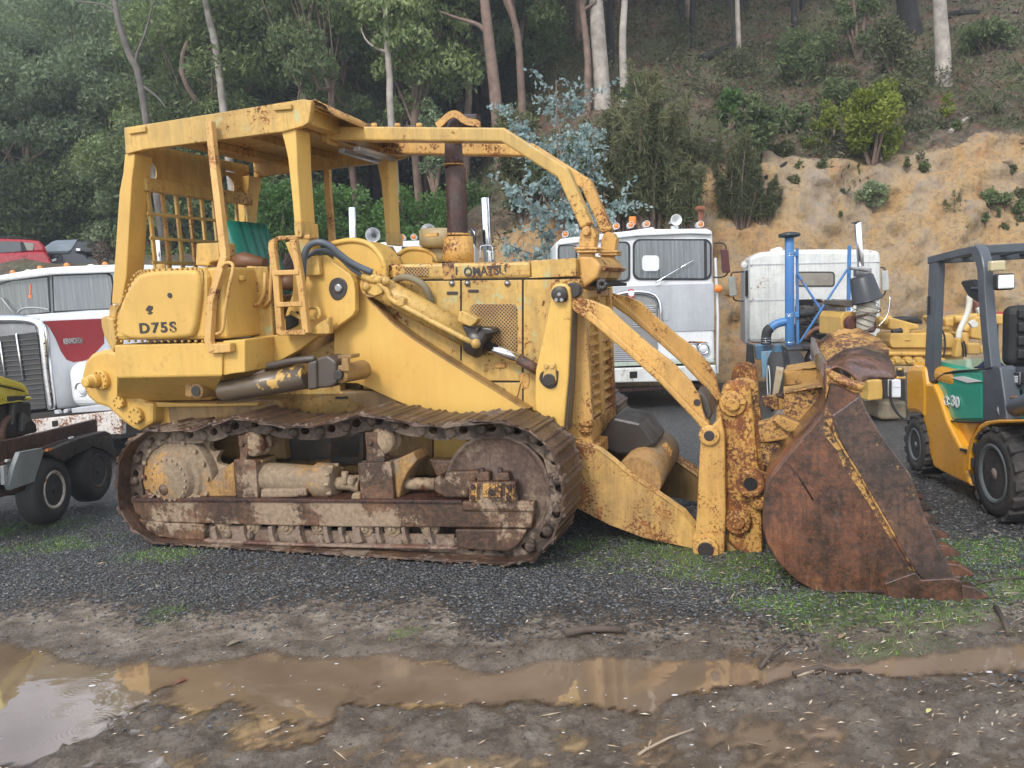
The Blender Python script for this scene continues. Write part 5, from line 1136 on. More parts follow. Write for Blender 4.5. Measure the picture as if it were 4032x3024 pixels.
def foam():
    n = 300; x = RS.uniform(-2.6, 2.2, n); y = RS.uniform(2.6, 4.1, n); z, sd, fm = yz(x, y)
    keep = (z < WL+.006) & (z > WL-.035); x, y = x[keep], y[keep]; n = len(x); k = 7; r = RS.uniform(.001, .0038, n)*(1+1.2*(RS.rand(n) < .08)); V = []
    th = np.arange(k)*2*np.pi/k; rr = r[:, None]*(1+.5*RS.rand(n, k)); V = np.stack([x[:, None]+rr*np.cos(th)*1.7, y[:, None]+rr*np.sin(th), np.full((n, k), WL+.0015)+0*rr], -1).reshape(-1, 3)
    m = NT('pale_scum'); m.set(col=(.55,.55,.55), rough=.35)
    tag(npmesh('foam_flecks', V, np.arange(k*n).reshape(-1, k), m.m), 'pale foam flecks floating at the puddle edges', kind='stuff')
foam()
TW = plain('dead_wood', (.085,.06,.045), .75, var=.5, bump=.5, bs=60); TWL = plain('pale_stick', (.34,.26,.18), .7, var=.4, bump=.4)
def stick(c, pts, r, mat, label, z=.02, cat='stick'):
    q = [on_ground(c, x, y) for x, y in pts]; o0 = q[0].copy(); mb = MB()
    zz = [max(float(yz(p[0], p[1])[0]), WL)+r*.6+(z if i else 0) for i, p in enumerate(q)]
    mb.tube([(p[0]-o0[0], p[1]-o0[1], h-zz[0]) for p, h in zip(q, zz)], [r*(1-.4*i/len(q)) for i in range(len(q))], 7)
    o = mb.obj('stick', mat); o.location = (o0[0], o0[1], zz[0]); tag(o, label, cat)
stick('O', [(1070,690),(1120,655),(1185,612)], .009, TW, 'grey stick lying across the far edge of the brown puddle', .035)
stick('O', [(225,580),(310,556),(400,548),(480,556)], .022, TW, 'black bark slab on the mud lump beyond the puddle', .012, 'bark')
stick('O', [(1215,752),(1330,735),(1400,725),(1510,715)], .014, TW, 'dark splintered stick along the mud island at the puddle', .012)
stick('O', [(270,430),(300,480),(330,545)], .004, TW, 'thin brown twig curving up beside the black bark', .03, 'twig')
stick('O', [(1230,755),(1305,748)], .007, TWL, 'pale split wood chip on the mud island', .012, 'wood chip')
stick('O', [(545,1060),(580,1040),(680,995),(785,970)], .006, TWL, 'long pale straw in the foamy mud at the bottom of the picture', .004, 'straw')
stick('O', [(2000,332),(2100,325),(2212,318)], .006, TW, 'thin brown stick in the bright grass beside the last bucket tooth', .01)
stick('O', [(2090,440),(2120,500),(2145,560)], .013, TW, 'short weathered stick on the gravel right of the bucket', .01)
stick('N', [(1145,965),(1210,945)], .006, TWL, 'pale wood sliver at the near edge of the central puddle', .006, 'wood chip')
def dead_leaf(c, x, y, s, col, label):
    g = on_ground(c, x, y); mb = MB(); z = max(float(yz(g[0], g[1])[0]), WL)+.002
    rows = [[(s*(i/6-.5)*2, s*.42*math.sin(math.pi*i/6)*(j-1), s*.25*math.sin(math.pi*i/6)*abs(j-1)+s*.1*(i/6)) for j in range(3)] for i in range(7)]
    mb.sheet(rows, .001); o = mb.obj('fallen_leaf', plain('fallen_leaf_'+label.split()[0], col, .5, var=.3)); o.location = (g[0], g[1], z); o.rotation_euler = (0, 0, .7); tag(o, label, 'leaf')
dead_leaf('N', 780, 745, .032, (.20,.075,.05), 'reddish curled leaf standing in the left part of the puddle')
dead_leaf('N', 1015, 590, .045, (.22,.18,.13), 'greyish flat leaf at the far edge of the puddle')
dead_leaf('O', 1800, 893, .02, (.60,.55,.22), 'yellow leaf on the mud at the lower right')
dead_leaf('N', 440, 245, .03, (.42,.28,.15), 'tan leaf on the gravel left of the track')
dead_leaf('O', 1425, 575, .03, (.30,.20,.12), 'brown leaf on the grass below the bucket')

# ------------------------------------------------------------------ plants
def leafmat(name, stops, rough=.55, rnd=.25):
    m = NT(name); oi = m.n('ShaderNodeObjectInfo'); t = m.math('ADD', m.math('MULTIPLY', m.attr('tone'), 1-rnd), m.math('MULTIPLY', oi.outputs['Random'], rnd))
    c = m.ramp(t, stops); m.set(col=c, rough=rough, spec=.35)
    tr = m.n('ShaderNodeBsdfTranslucent'); m.l(c, tr.inputs[0]); ms = m.n('ShaderNodeMixShader'); ms.inputs[0].default_value = .38
    m.l(m.b.outputs[0], ms.inputs[1]); m.l(tr.outputs[0], ms.inputs[2]); m.l(ms.outputs[0], m.out.inputs[0]); return m.m
L_DK = leafmat('dark_gum_leaves', [(0,(0.058,0.081,0.032)),(.5,(0.124,0.166,0.063)),(.85,(0.195,0.247,0.098)),(1,(0.286,0.325,0.149))])
L_MD = leafmat('gum_leaves', [(0,(0.085,0.120,0.041)),(.5,(0.176,0.234,0.081)),(.85,(0.260,0.325,0.121)),(1,(0.351,0.403,0.172))])
L_BL = leafmat('blue_green_leaves', [(0,(0.091,0.130,0.069)),(.5,(0.176,0.234,0.121)),(1,(0.273,0.338,0.172))])
L_BG = leafmat('silver_blue_leaves', [(0,(.13,.20,.19)),(.5,(.25,.34,.33)),(1,(.38,.48,.46))])
L_BR = leafmat('lime_green_leaves', [(0,(.10,.13,.015)),(.5,(.20,.24,.025)),(1,(.33,.36,.06))])
L_WA = leafmat('bright_wattle_leaves', [(0,(.045,.095,.022)),(.5,(.085,.175,.038)),(1,(.15,.26,.07))])
L_OL = leafmat('olive_needles', [(0,(.055,.062,.026)),(.5,(.118,.132,.056)),(.88,(.19,.19,.09)),(1,(.33,.27,.15))])
L_DD = leafmat('dead_brown_leaves', [(0,(.04,.028,.022)),(.5,(.11,.075,.055)),(1,(.22,.17,.135))])
B_PL = plain('pale_gum_bark', (.42,.37,.32), .8, var=.5, bump=.6, bs=12); B_BR = plain('brown_gum_bark', (.22,.15,.115), .85, var=.5, bump=.6, bs=12); B_DK = plain('burnt_bark', (.022,.020,.019), .9, var=.4, bump=.8, bs=10); B_GR = plain('grey_bark', (.16,.14,.12), .85, var=.5, bump=.5)
def cards(C, size, rs, asp=.45, droop=0, flat=0):
    n = len(C); a = rs.normal(size=(n, 3)); a[:, 2] = a[:, 2]*(1-flat)-droop; a /= np.linalg.norm(a, axis=1, keepdims=True); b = np.cross(a, rs.normal(size=(n, 3))); b /= np.linalg.norm(b, axis=1, keepdims=True)+1e-9
    s = (size*rs.uniform(.6, 1.4, n))[:, None]; a = a*s; b = b*s*asp
    return np.stack([C-a, C+b, C+a, C-b], 1).reshape(-1, 3)
def blobs(rs, K, ext, r, up=.0, hollow=.35):
    out = []
    while len(out) < K:
        p = rs.uniform(-1, 1, 3)
        if hollow < np.linalg.norm(p) < 1: out.append(p)
    return [(np.array(p)*ext+np.array([0,0,up]), rs.uniform(*r)) for p in out]
def crown_mesh(rs, bl, n, size, mat, **kw):
    w = np.array([r*r for _, r in bl]); k = rs.choice(len(bl), n, p=w/w.sum()); cs = np.array([b[0] for b in bl])[k]; rr = np.array([b[1] for b in bl])[k]
    d = rs.normal(size=(n, 3)); d[:, 2] = np.abs(d[:, 2])*.8-.25; d /= np.linalg.norm(d, axis=1, keepdims=True)
    C = cs+d*rr[:, None]*(.55+.5*rs.rand(n)**.6)[:, None]*np.array([1, 1, .75]); V = cards(C, size, rs, **kw)
    o = npmesh('crown', V, np.arange(4*n).reshape(-1, 4), mat, np.repeat(np.clip(rs.normal(.5, .2, n)+.12*rs.normal(size=len(bl))[k], 0, 1), 4)); me = o.data; D.objects.remove(o); return me
def newobj(name, me, parent=None, loc=None):
    o = D.objects.new(name, me); COL.objects.link(o)
    if parent: o.parent = parent
    if loc is not None: o.location = loc
    return o
def empty(name, loc, label, cat, group=None, sc=1, rz=0):
    o = D.objects.new(name, None); COL.objects.link(o); o.location = loc; o.scale = (sc, sc, sc) if not hasattr(sc, '__len__') else sc; o.rotation_euler = (0, 0, rz); o.empty_display_size = .3; return tag(o, label, cat, group)
def tree_protos():
    P_ = {}; rs = np.random.RandomState(11)
    for kind, mat, K, ext, r, n, size in (('round', L_MD, 26, (1.7,1.7,2.2), (.55,1.0), 17000, .062), ('round2', L_BL, 24, (1.9,1.7,2.4), (.5,1.0), 17000, .062), ('dense', L_DK, 30, (1.6,1.6,2.9), (.6,1.0), 19000, .066), ('column', L_DK, 26, (1.0,1.0,3.2), (.5,.85), 15000, .062), ('loose', L_DK, 16, (2.1,2.1,2.6), (.35,.75), 8500, .06), ('dead', L_DD, 20, (1.8,1.8,2.8), (.4,.8), 10000, .055)):
        bl = blobs(rs, K, np.array(ext), r, 4.6)
        cm = crown_mesh(rs, bl, n, size, mat, droop=.35)
        mb = MB(); path = [(0,0,-.6)]+[(rs.normal(0, .08)*k, rs.normal(0, .08)*k, 1.15*k) for k in range(1, 6)]
        mb.tube(curve(path, 3), list(np.linspace(.13, .045, len(curve(path, 3)))), 8)
        for b, r_ in bl[:14]:
            k = rs.randint(2, 5); st = np.array(path[k]); mb.tube([st, (st+b)/2+rs.normal(0, .12, 3)+[0,0,-.15], b], [.045, .028, .01], 5, False)
        o = mb.obj('trunk', B_BR if kind != 'dead' else B_DK); tm = o.data; D.objects.remove(o)
        P_[kind] = (cm, tm)
    return P_
TPR = tree_protos()
def tree(kind, loc, label, sc=1, rz=0, group=None, name='gum_tree'):
    e = empty(name, loc, label, 'tree', group, sc, rz); newobj('trunk', TPR[kind][1], e); newobj('crown', TPR[kind][0], e); return e
def at_ter(c, x, Y):                     # point on the hillside at distance Y below the sight line column x
    p = at_y(c, x, 400, Y); return (p[0], Y, float(hz(p[0], Y)))
rt = random.Random(5)
# dense wood on the left slope
GL = 'green gums of the wood on the left slope'
for i in range(96):
    Y = 28.5+(i % 8)*3.2+rt.uniform(-1, 1); u = -710+ (i//8)*150+rt.uniform(-60, 60)+(60 if i % 2 else 0); p = at_ter('d', u, Y)
    k = rt.choice(['dense','dense','column','round','round2','round']); s_ = rt.uniform(1.15, 1.6)
    if u < 330: s_ = min(s_, (CAM_H+(.27+.13*max(0, u)/330)*math.hypot(p[0], Y)-p[2])/7.3)
    if s_ < .35: continue
    tree(k, p, 'dense green gum tree merging into the wood on the left slope', s_, rt.uniform(0, 6.28), GL)
GB = 'low bushy gums along the foot of the wood'
for i in range(22):
    Y = 25.8+(i % 2)*1.6+rt.uniform(-.4, .4); u = -180+i*36+rt.uniform(-15, 15); p = at_ter('d', u, Y)
    if -150 < u < 330: Y = 30.5+rt.uniform(0,1.5); p = at_ter('d', u, Y)
    if -220 < u < 330: tree(rt.choice(['dense','round']), tuple(at_ter('d', u+20, 29.3)-np.array([0,0,2.9])), 'low bushy gum at the foot of the wood, foliage down to the ground', 1.15, i*1.3, GB)
    tree(rt.choice(['dense','round','round2','dense']), (p[0], p[1], p[2]-2.6), 'low bushy gum at the foot of the wood, foliage down to the ground', (rt.uniform(1,1.25),)*2+(rt.uniform(.95,1.2),), rt.uniform(0, 6.28), GB)
tree('round', tuple(at_ter('d', 470, 25.5)), 'round-crowned lighter green gum tree just above the canopy roof, left of the pale forked gum', (1.35,1.3,1.25), 1, name='gum_tree')
tree('round', tuple(at_ter('d', 600, 27)), 'round-crowned lighter green gum tree immediately right of another one above the canopy roof', 1.35, 3)
tree('round2', tuple(at_ter('d', 700, 30)), 'blue-green bushy gum tree above the front end of the canopy roof', (1.2,1.2,1.1), 4)
tree('column', tuple(at_ter('d', 20, 31)), 'tall pale green column-shaped tree at the left edge of the picture', (1.8,1.5,1.15), 2)
tree('dense', tuple(at_ter('d', 165, 31)), 'dark bushy tree behind the parked black car', (1.5,1.4,1.05), 2)
# burnt, thin-stemmed forest behind and to the right
GR_ = 'slim dark stems of the burnt forest'
for i in range(96):
    Y = 23.5+(i % 9)*2.9+rt.uniform(-1.2, 1.2); u = 700+(i//9)*140+rt.uniform(-60, 60)+(40 if i % 2 else 0); p = at_ter('d', u, Y); k = rt.choice(['dead','loose','round','dense','loose','column','round2'] if u < 1300 else ['dead','loose','loose','dead','dense','column'] if u < 1500 else ['dead','loose','dead','dead'])
    if u > 1350 and Y < 28: continue
    tree(k, p, 'slim dark-stemmed tree in the burnt forest on the upper slope', (rt.uniform(.8,1.1),)*2+(rt.uniform(1.2, 1.8),), rt.uniform(0, 6.28), GR_, 'burnt_tree')

def trunk_tree(c, pts, rpx, mat, label, name='gum_tree', base=None, limbs=(), top=1.0, burnt=None, Y=None, crown='loose'):
    """trunk measured as a line of points from its foot upwards, in a vertical plane at its own distance"""
    p0 = place(c, *pts[0]) if Y is None else at_y(c, *pts[0], Y); Yb = p0[1]; dn = .3 if Y is None else 3.5
    q = [at_y(c, x, y, Yb) for x, y in pts]; r = rpx*Yb/FPX*CR[c][2]
    d = q[-1]-q[-2]; d /= np.linalg.norm(d); q = q+[q[-1]+d*2.5+np.array([0,.2,0]), q[-1]+d*6+np.array([.3,.5,0])]
    e = empty(name, tuple(p0), label, 'tree'); mb = MB(); pp = [(v-p0) for v in q]; pp[0] = pp[0]+np.array([0,0,-dn]); cv = curve(pp, 5); n = len(cv)
    mb.tube(cv, [r*(1.25-.25*min(1, i/4))*(1-.55*(i/n)**1.5) for i in range(n)], 12)
    for L in limbs:
        lq = [at_y(c, x, y, Yb)-p0 for x, y in L]; cvl = curve(lq, 4); mb.tube(cvl, list(np.linspace(r*.5, r*.16, len(cvl))), 7)
    t = mb.obj('trunk', mat, e)
    if crown:
        cr = newobj('crown', TPR[crown][0], e, tuple(pp[-1]-np.array([0,0,4.2]))); cr.scale = (.9, .9, .9)
    return e
trunk_tree('L', [(655,520),(610,380),(560,240),(520,120),(495,0)], 15, B_GR, 'dark leaning forked gum trunk rising behind the rear of the canopy', limbs=[[(585,300),(590,240),(625,150),(650,60),(665,0)],[(530,160),(500,60),(440,20),(330,5)],[(600,360),(680,420),(720,470)]], crown=None, Y=23.5)
trunk_tree('L', [(970,420),(940,260),(905,90),(890,20)], 16, B_PL, 'pale blotched gum trunk showing through the round crowns above the canopy', crown=None, Y=24)
trunk_tree('L', [(1715,770),(1690,530),(1683,330),(1668,120),(1668,-40)], 15, B_PL, 'tall pale gum with a bleached limb reaching left, above the guard beams', limbs=[[(1672,225),(1620,205),(1580,170),(1560,120)],[(1672,100),(1650,20),(1640,-40)]], Y=22)
trunk_tree('L', [(2170,800),(2148,520),(2115,200),(2090,-30)], 26, B_BR, 'thick pinkish-brown gum trunk behind the exhaust stack', limbs=[[(2110,160),(2070,110),(1980,80),(1900,50)]], Y=22)
trunk_tree('M', [(395,470),(385,330),(372,150),(362,-20)], 36, B_PL, 'thickest pale gum trunk with peeling bark, above the blue-leaved sapling')
trunk_tree('M', [(488,470),(482,330),(478,160),(488,-20)], 17, B_PL, 'thinner pale trunk right beside the thickest gum trunk')
trunk_tree('M', [(980,300),(978,180),(974,60),(972,-20)], 12, B_PL, 'slim white gum trunk alone in the dark part of the upper slope')
trunk_tree('M', [(1862,360),(1862,240),(1852,100),(1845,-20)], 32, B_PL, 'stout pale gum trunk with a flared foot at the right above the bank')
trunk_tree('M', [(1725,140),(1710,60),(1700,-20)], 45, B_DK, 'thick fire-blackened trunk left of the stout pale gum', name='burnt_tree')
trunk_tree('M', [(1225,150),(1218,40),(1212,-20)], 14, B_DK, 'fire-blackened trunk in the middle of the upper slope', name='burnt_tree')
trunk_tree('M', [(785,200),(778,90),(780,-20)], 13, B_DK, 'fire-blackened stem left of the slim white gum', name='burnt_tree')
trunk_tree('M', [(958,310),(956,240),(955,165)], 8, B_DK, 'short charred stump touching the slim white gum', name='burnt_tree', crown=None)
def log(c, pts, r, label, mat=B_DK):
    p0 = place(c, *pts[0]); q = [place(c, *p) for p in pts]; mb = MB(); mb.tube([v-p0+np.array([0,0,r*.7]) for v in q], [r*(1-.3*i/len(q)) for i in range(len(q))], 8); o = mb.obj('fallen_log', mat); o.location = tuple(p0); tag(o, label, 'log')
log('M', [(820,275),(880,245),(950,215)], .16, 'charred fallen log left of the slim white gum')
log('M', [(1880,82),(1950,68),(2020,70)], .12, 'dark fallen log right of the stout pale gum')
log('M', [(1890,580),(1930,545),(1965,520)], .06, 'pale fallen branch on the slope right of the lime green bush', B_PL)
log('M', [(1095,775),(1150,735),(1215,690)], .05, 'dead branch lying along the lip of the clay bank')

# shrubs
def shrub(c, x, y, wpx, hpx, mat, label, kind='round', n=1800, size=.04, name='shrub', Y=None, seed=1, stem=B_BR, cat='shrub', spikes=0, droop=0, group=None):
    p0 = place(c, x, y) if Y is None else at_y(c, x, y, Y); k = p0[1]/FPX*CR[c][2]; w, h = wpx*k/2, hpx*k; rs = np.random.RandomState(seed)
    e = empty(name, tuple(p0), label, cat, group); mb = MB(); pts = []
    if kind == 'round':
        bl = [(np.array([b[0]*w*.8, b[1]*w*.7, h*.52+b[2]*h*.40]), rs.uniform(.26, .42)*min(w, h*.7)) for b in (rs.uniform(-1, 1, (60, 3))) if np.linalg.norm(b) < 1][:22]
        kk = rs.choice(len(bl), n); cs = np.array([b[0] for b in bl])[kk]; rr = np.array([b[1] for b in bl])[kk]; d = rs.normal(size=(n, 3)); d /= np.linalg.norm(d, axis=1, keepdims=True); C = cs+d*(rr*(.5+.55*rs.rand(n)))[:, None]
        for b, r_ in bl[:9]: mb.tube([(0,0,-.1), b*.5+np.array([0,0,-.05]), b], [.025*h, .016*h, .006*h], 5, False)
        tn = np.clip(rs.normal(.5, .2, n)+.15*rs.normal(size=len(bl))[kk], 0, 1)
    else:                                  # upright shoots
        S = spikes or 14; C = []; tn = []
        for s in range(S):
            bx, by = rs.uniform(-1, 1)*w*.85, rs.uniform(-1, 1)*w*.5; hh = h*(.55+.45*rs.rand())*(1-.35*abs(bx/w)); lean = rs.normal(0, .07, 2)*h; t_ = np.array([bx+lean[0], by+lean[1], hh])
            mb.tube([(bx*.4, by*.4, -.1), (bx*.9, by*.9, hh*.45), t_], [.018*h, .012*h, .003*h], 4, False)
            m_ = n//S; u = rs.rand(m_)**.8; ax = np.outer(1-u, [bx*.6, by*.6, .08*h])+np.outer(u, t_); rad_ = (w*.34*(1-u)**.7+.012*h)[:, None]; C.append(ax+rs.normal(size=(m_, 3))*rad_*np.array([1, 1, .6])*.6); tn.append(np.clip(rs.normal(.42, .18, m_)+.5*(u > .86), 0, 1))
        C = np.concatenate(C); tn = np.concatenate(tn); n = len(C)
    V = cards(C, size, rs, asp=.4 if kind == 'round' else .11, droop=droop-(.6 if kind != 'round' else 0))
    npmesh('foliage', V, np.arange(4*n).reshape(-1, 4), mat, np.repeat(tn, 4), e); mb.obj('stem', stem, e); return e
shrub('M', 1555, 735, 310, 400, L_BR, 'large lime green rounded bush on the lip of the clay bank', n=9000, size=.055, seed=3, spikes=20)
shrub('M', 1355, 650, 135, 220, L_BR, 'lime green upright bush touching the left of the large one on the bank', n=1900, size=.05, seed=4)
shrub('M', 1290, 660, 70, 70, L_BR, 'low yellow-green bush at the foot of the lime green upright one', n=600, size=.045, seed=5)
shrub('M', 945, 560, 130, 200, L_WA, 'bright green bush on the left part of the littered slope', n=2200, size=.05, seed=6)
shrub('M', 1875, 540, 75, 140, L_BR, 'small olive-lime bush below the stout pale gum', n=800, size=.045, seed=7)
shrub('M', 1560, 905, 150, 120, L_BL, 'blue-green bush growing halfway up the clay face', n=1500, size=.045, seed=8)
shrub('M', 1345, 750, 70, 60, L_OL, 'small tuft hanging over the lip of the bank below the lime bushes', n=450, size=.04, seed=9)
shrub('M', 1905, 930, 100, 130, L_OL, 'dark needle bush on the clay face above the forklift', 'spike', n=900, size=.05, seed=10, spikes=8)
shrub('M', 2060, 900, 90, 80, L_DK, 'left dark bush on the ledge at the right of the clay face', n=650, size=.045, seed=11)
shrub('M', 2130, 890, 70, 60, L_DK, 'right dark bush on the ledge at the right of the clay face', n=550, size=.045, seed=12)
shrub('M', 2190, 925, 60, 60, L_DK, 'dark bush on the ledge at the right edge of the picture', n=450, size=.045, seed=13)
shrub('M', 1940, 1040, 60, 80, L_OL, 'thin dark bush right above the forklift roof', 'spike', n=420, size=.05, seed=14, spikes=5)
shrub('M', 2045, 965, 40, 45, L_DK, 'tiny round bush on the clay below the ledge', n=260, size=.04, seed=15)
shrub('M', 2125, 1005, 45, 50, L_OL, 'tiny bush low on the clay at the far right', n=260, size=.04, seed=16)
shrub('M', 1795, 965, 35, 40, L_DK, 'tiny bush on the clay between the chrome stack and the forklift', n=240, size=.04, seed=17)
shrub('M', 1150, 905, 60, 110, L_OL, 'small needle bush on the clay right of the dark clump', 'spike', n=500, size=.05, seed=18, spikes=5)
shrub('M', 985, 970, 190, 420, L_OL, 'tall dark needle clump growing on the clay between the two white cabs', 'spike', n=9500, size=.085, seed=19, spikes=16)
shrub('M', 1085, 965, 110, 260, L_OL, 'narrower dark needle clump right against the tall one on the clay', 'spike', n=4200, size=.085, seed=20, spikes=8)
shrub('M', 600, 985, 250, 720, L_OL, 'tallest tan-tipped needle thicket behind the white cabover truck', 'spike', n=20000, size=.095, seed=21, spikes=34, Y=16.5)
shrub('M', 470, 990, 220, 620, L_OL, 'tan-tipped needle thicket right of the blue-leaved sapling', 'spike', n=15000, size=.095, seed=22, spikes=26, Y=17.2)
shrub('M', 740, 985, 190, 380, L_OL, 'lower needle thicket behind the amber roof lights', 'spike', n=9000, size=.09, seed=23, spikes=20, Y=16.3)
shrub('M', 250, 990, 330, 420, L_DK, 'dark green thicket under the blue-leaved sapling', n=7000, size=.06, seed=24, Y=17.5)
shrub('M', 60, 990, 330, 520, L_OL, 'olive thicket behind the chrome stack of the middle truck', n=7000, size=.06, seed=25, Y=18.5)
for i, (x, y, w, h, mt, lab) in enumerate(((1270,360,210,190,L_DK,'broad olive bush in the middle of the littered slope'),(1430,230,230,170,L_OL,'feathery bush high on the slope right of the slim white gum'),(1650,330,200,200,L_OL,'feathery bush left of the stout pale gum'),(1500,250,150,330,L_DK,'dark conical bush near the top of the slope'),(1060,700,150,260,L_DK,'dark bush at the upper edge of the needle clump'),(1200,560,160,90,L_DK,'low dark bush on the slope left of the lime green bushes'),(1640,470,220,120,L_OL,'low olive bush just above the large lime green bush'),(2060,230,200,110,L_DK,'low bush at the right edge high on the slope'),(1410,480,150,110,L_DK,'dark bush behind the lime green upright one'),(1000,330,100,120,L_OL,'thin bush at the foot of the slim white gum'),(560,640,180,260,L_DK,'dark bush among the stems left of the slope'),(100,330,260,220,L_DK,'dark green bush below the brown forest left of the thickest gum'),(700,700,120,140,L_OL,'olive bush at the left end of the clay face'),(830,690,140,110,L_OL,'low olive bush along the lip of the bank'),(1180,680,80,60,L_OL,'small bush on the lip of the bank'))):
    shrub('M', x, y+8, w*1.3, h*1.25, mt, lab, 'spike' if mt is L_OL and i % 2 else 'round', n=3200, size=.06, seed=40+i, spikes=12)
rq = random.Random(12)
for i in range(46):
    x, y = rq.uniform(690, 2230), 0; y = (705-.13*(x-700) if i % 2 else rq.uniform(760, 1080)-.06*(x-700))+rq.uniform(-25, 25)
    if 850 < x < 1700 and y > 960: y -= 160
    shrub('M', x, y, rq.uniform(22, 60), rq.uniform(25, 70), rq.choice([L_OL, L_DK, L_OL]), 'tiny wiry tuft growing on the clay bank', rq.choice(['round','spike']), n=260, size=.045, seed=100+i, spikes=4, name='bank_tuft', cat='plant', group='tiny wiry tufts on the clay bank')
# bright wattle bushes seen through the canopy and behind the bonnet
for i, (x, y, w, h, Y, lab) in enumerate(((600,580,230,190,19,'bright green wattle bush seen between the canopy posts'),(760,590,200,190,20,'bright green wattle bush behind the thin far post'),(900,590,220,200,19.5,'bright green wattle bush left of the exhaust stack'),(1010,600,160,200,21,'bright green wattle bush behind the exhaust stack'))):
    shrub('d', x, y, w, h, L_WA, lab, n=11000, size=.05, seed=60+i, Y=Y)
shrub('d', 940, 420, 90, 200, L_BL, 'grey-green sapling rising behind the guard beams', n=1800, size=.06, seed=70, Y=22)
shrub('d', 560, 600, 70, 90, L_DD, 'bare brown brushwood beside the canopy rear post', n=500, size=.05, seed=71, Y=20); shrub('d', 225, 585, 60, 70, L_DD, 'leafless brown brushwood right of the parked black car', n=260, size=.05, seed=72, Y=20)
def bluegum():
    p0 = at_y('d', 1225, 640, 13.9); e = empty('blue_gum_sapling', tuple(p0), 'young gum with round silver-blue leaves above the bonnet', 'tree'); rs = np.random.RandomState(8); k = 14.2/FPX*CR['d'][2]
    mb = MB(); H = 440*k; stem = [(0,0,-.3),(.03,0,H*.3),(-.05,.05,H*.6),(-.02,0,H)]; mb.tube(curve(stem, 4), list(np.linspace(.035,.008,13)), 6); C = []
    ends = [(-70,330),(-140,230),(-100,390),(-20,450),(60,370),(110,300),(70,430),(120,190),(-150,130),(-120,60),(30,250),(150,90),(-60,180),(-30,110),(60,140),(95,60),(-90,20),(-40,40),(40,330),(-20,280),(-60,260),(10,190)]
    for (dx, dz) in ends:
        z0 = dz*k*rs.uniform(.45, .75); b = np.array([dx*k, rs.normal(0, .35), dz*k]); a = np.array([0, 0, z0]); mid = (a+b)/2+np.array([0,0,-.10])+rs.normal(0, .05, 3); cv = curve([a, mid, b], 5); mb.tube(cv, list(np.linspace(.014,.004,len(cv))), 5, False)
        for s in range(9):
            t = rs.uniform(.3, 1); q = cv[min(len(cv)-1, int(t*(len(cv)-1)))]; tw = q+rs.normal(0, .22, 3)*np.array([1,.8,.7]); mb.tube([q, tw], [.005,.002], 4, False)
            for j in range(30): u = j/29; C.append(q+(tw-q)*u*1.15+rs.normal(0, .045, 3))
    C = np.array(C); n = len(C); V = cards(C, .040, rs, asp=.65); npmesh('foliage', V, np.arange(4*n).reshape(-1, 4), L_BG, np.repeat(np.clip(rs.normal(.5, .25, n), 0, 1), 4), e); mb.obj('stem', B_BR, e)
bluegum()
def undergrowth():
    rs = np.random.RandomState(5); n = 110000; x = rs.uniform(-22, 24, n); y = 18.6+26*rs.rand(n)**1.2; s = hill(x, y)[2]; z = hz(x, y)
    cl = vnoise(x, y, .8, 51); keep = (cl+rs.rand(n)*.7 > .25) & ((s > .6) | (y > 27)) ; x, y, z = x[keep], y[keep], z[keep]; n = len(x)
    C = np.stack([x, y, z+.05+rs.rand(n)**2*.5*(1+.02*y)], -1); V = cards(C, .08, rs, asp=.3); m = leafmat('undergrowth_leaves', [(0,(.04,.03,.02)),(.22,(.12,.07,.04)),(.38,(.20,.16,.115)),(.48,(.07,.085,.035)),(.8,(.12,.15,.055)),(1,(.19,.21,.10))], rnd=0)
    tn = np.clip(.45+.35*vnoise(x, y, .5, 53)+rs.normal(0, .18, n), 0, 1)
    tag(npmesh('undergrowth', V, np.arange(4*n).reshape(-1, 4), m, np.repeat(tn, 4)), 'bracken, twigs and low scrub covering the slope', kind='stuff')
    # low scrub clumps merging into each other
    K = 620; cx_ = rs.uniform(-2, 24, K); cy_ = 19.2+20*rs.rand(K)**1.15; kind = rs.rand(K); C = []; tn = []
    for a, b, kd in zip(cx_, cy_, kind):
        if vnoise(np.array([a]), np.array([b]), .35, 57)[0] < -.12: continue
        r_ = rs.uniform(.25, .85); m_ = int(330*r_); d = rs.normal(size=(m_, 3)); d /= np.linalg.norm(d, axis=1, keepdims=True); d[:, 2] = np.abs(d[:, 2]); q = np.array([a, b, float(hz(a, b))-.05])+d*r_*(.4+.6*rs.rand(m_, 1))*np.array([1, 1, rs.uniform(.7, 1.5)]); C.append(q); tn.append(np.clip(rs.normal(.25+.5*kd, .14, m_), 0, 1))
    C = np.concatenate(C); tn = np.concatenate(tn); n = len(C); V = cards(C, .055, rs, asp=.28)
    tag(npmesh('low_scrub', V, np.arange(4*n).reshape(-1, 4), leafmat('scrub_leaves', [(0,(.05,.04,.025)),(.3,(.055,.062,.03)),(.55,(.085,.105,.045)),(.8,(.13,.145,.06)),(1,(.16,.12,.07))], rnd=0), np.repeat(tn, 4)), 'tangled low scrub and ferns running together over the slope', kind='stuff')
    # far wooded slope closing the view
    n = 60000; x = rs.uniform(-45, 45, n); y = rs.uniform(44, 62, n); z = hz(x, y)+rs.rand(n)*8; C = np.stack([x, y, z], -1); V = cards(C, .26, rs, asp=.5); tag(npmesh('far_wood', V, np.arange(4*n).reshape(-1, 4), L_DK, np.repeat(rs.rand(n), 4)), 'dark far wood closing the view behind the slope', kind='stuff')
undergrowth()
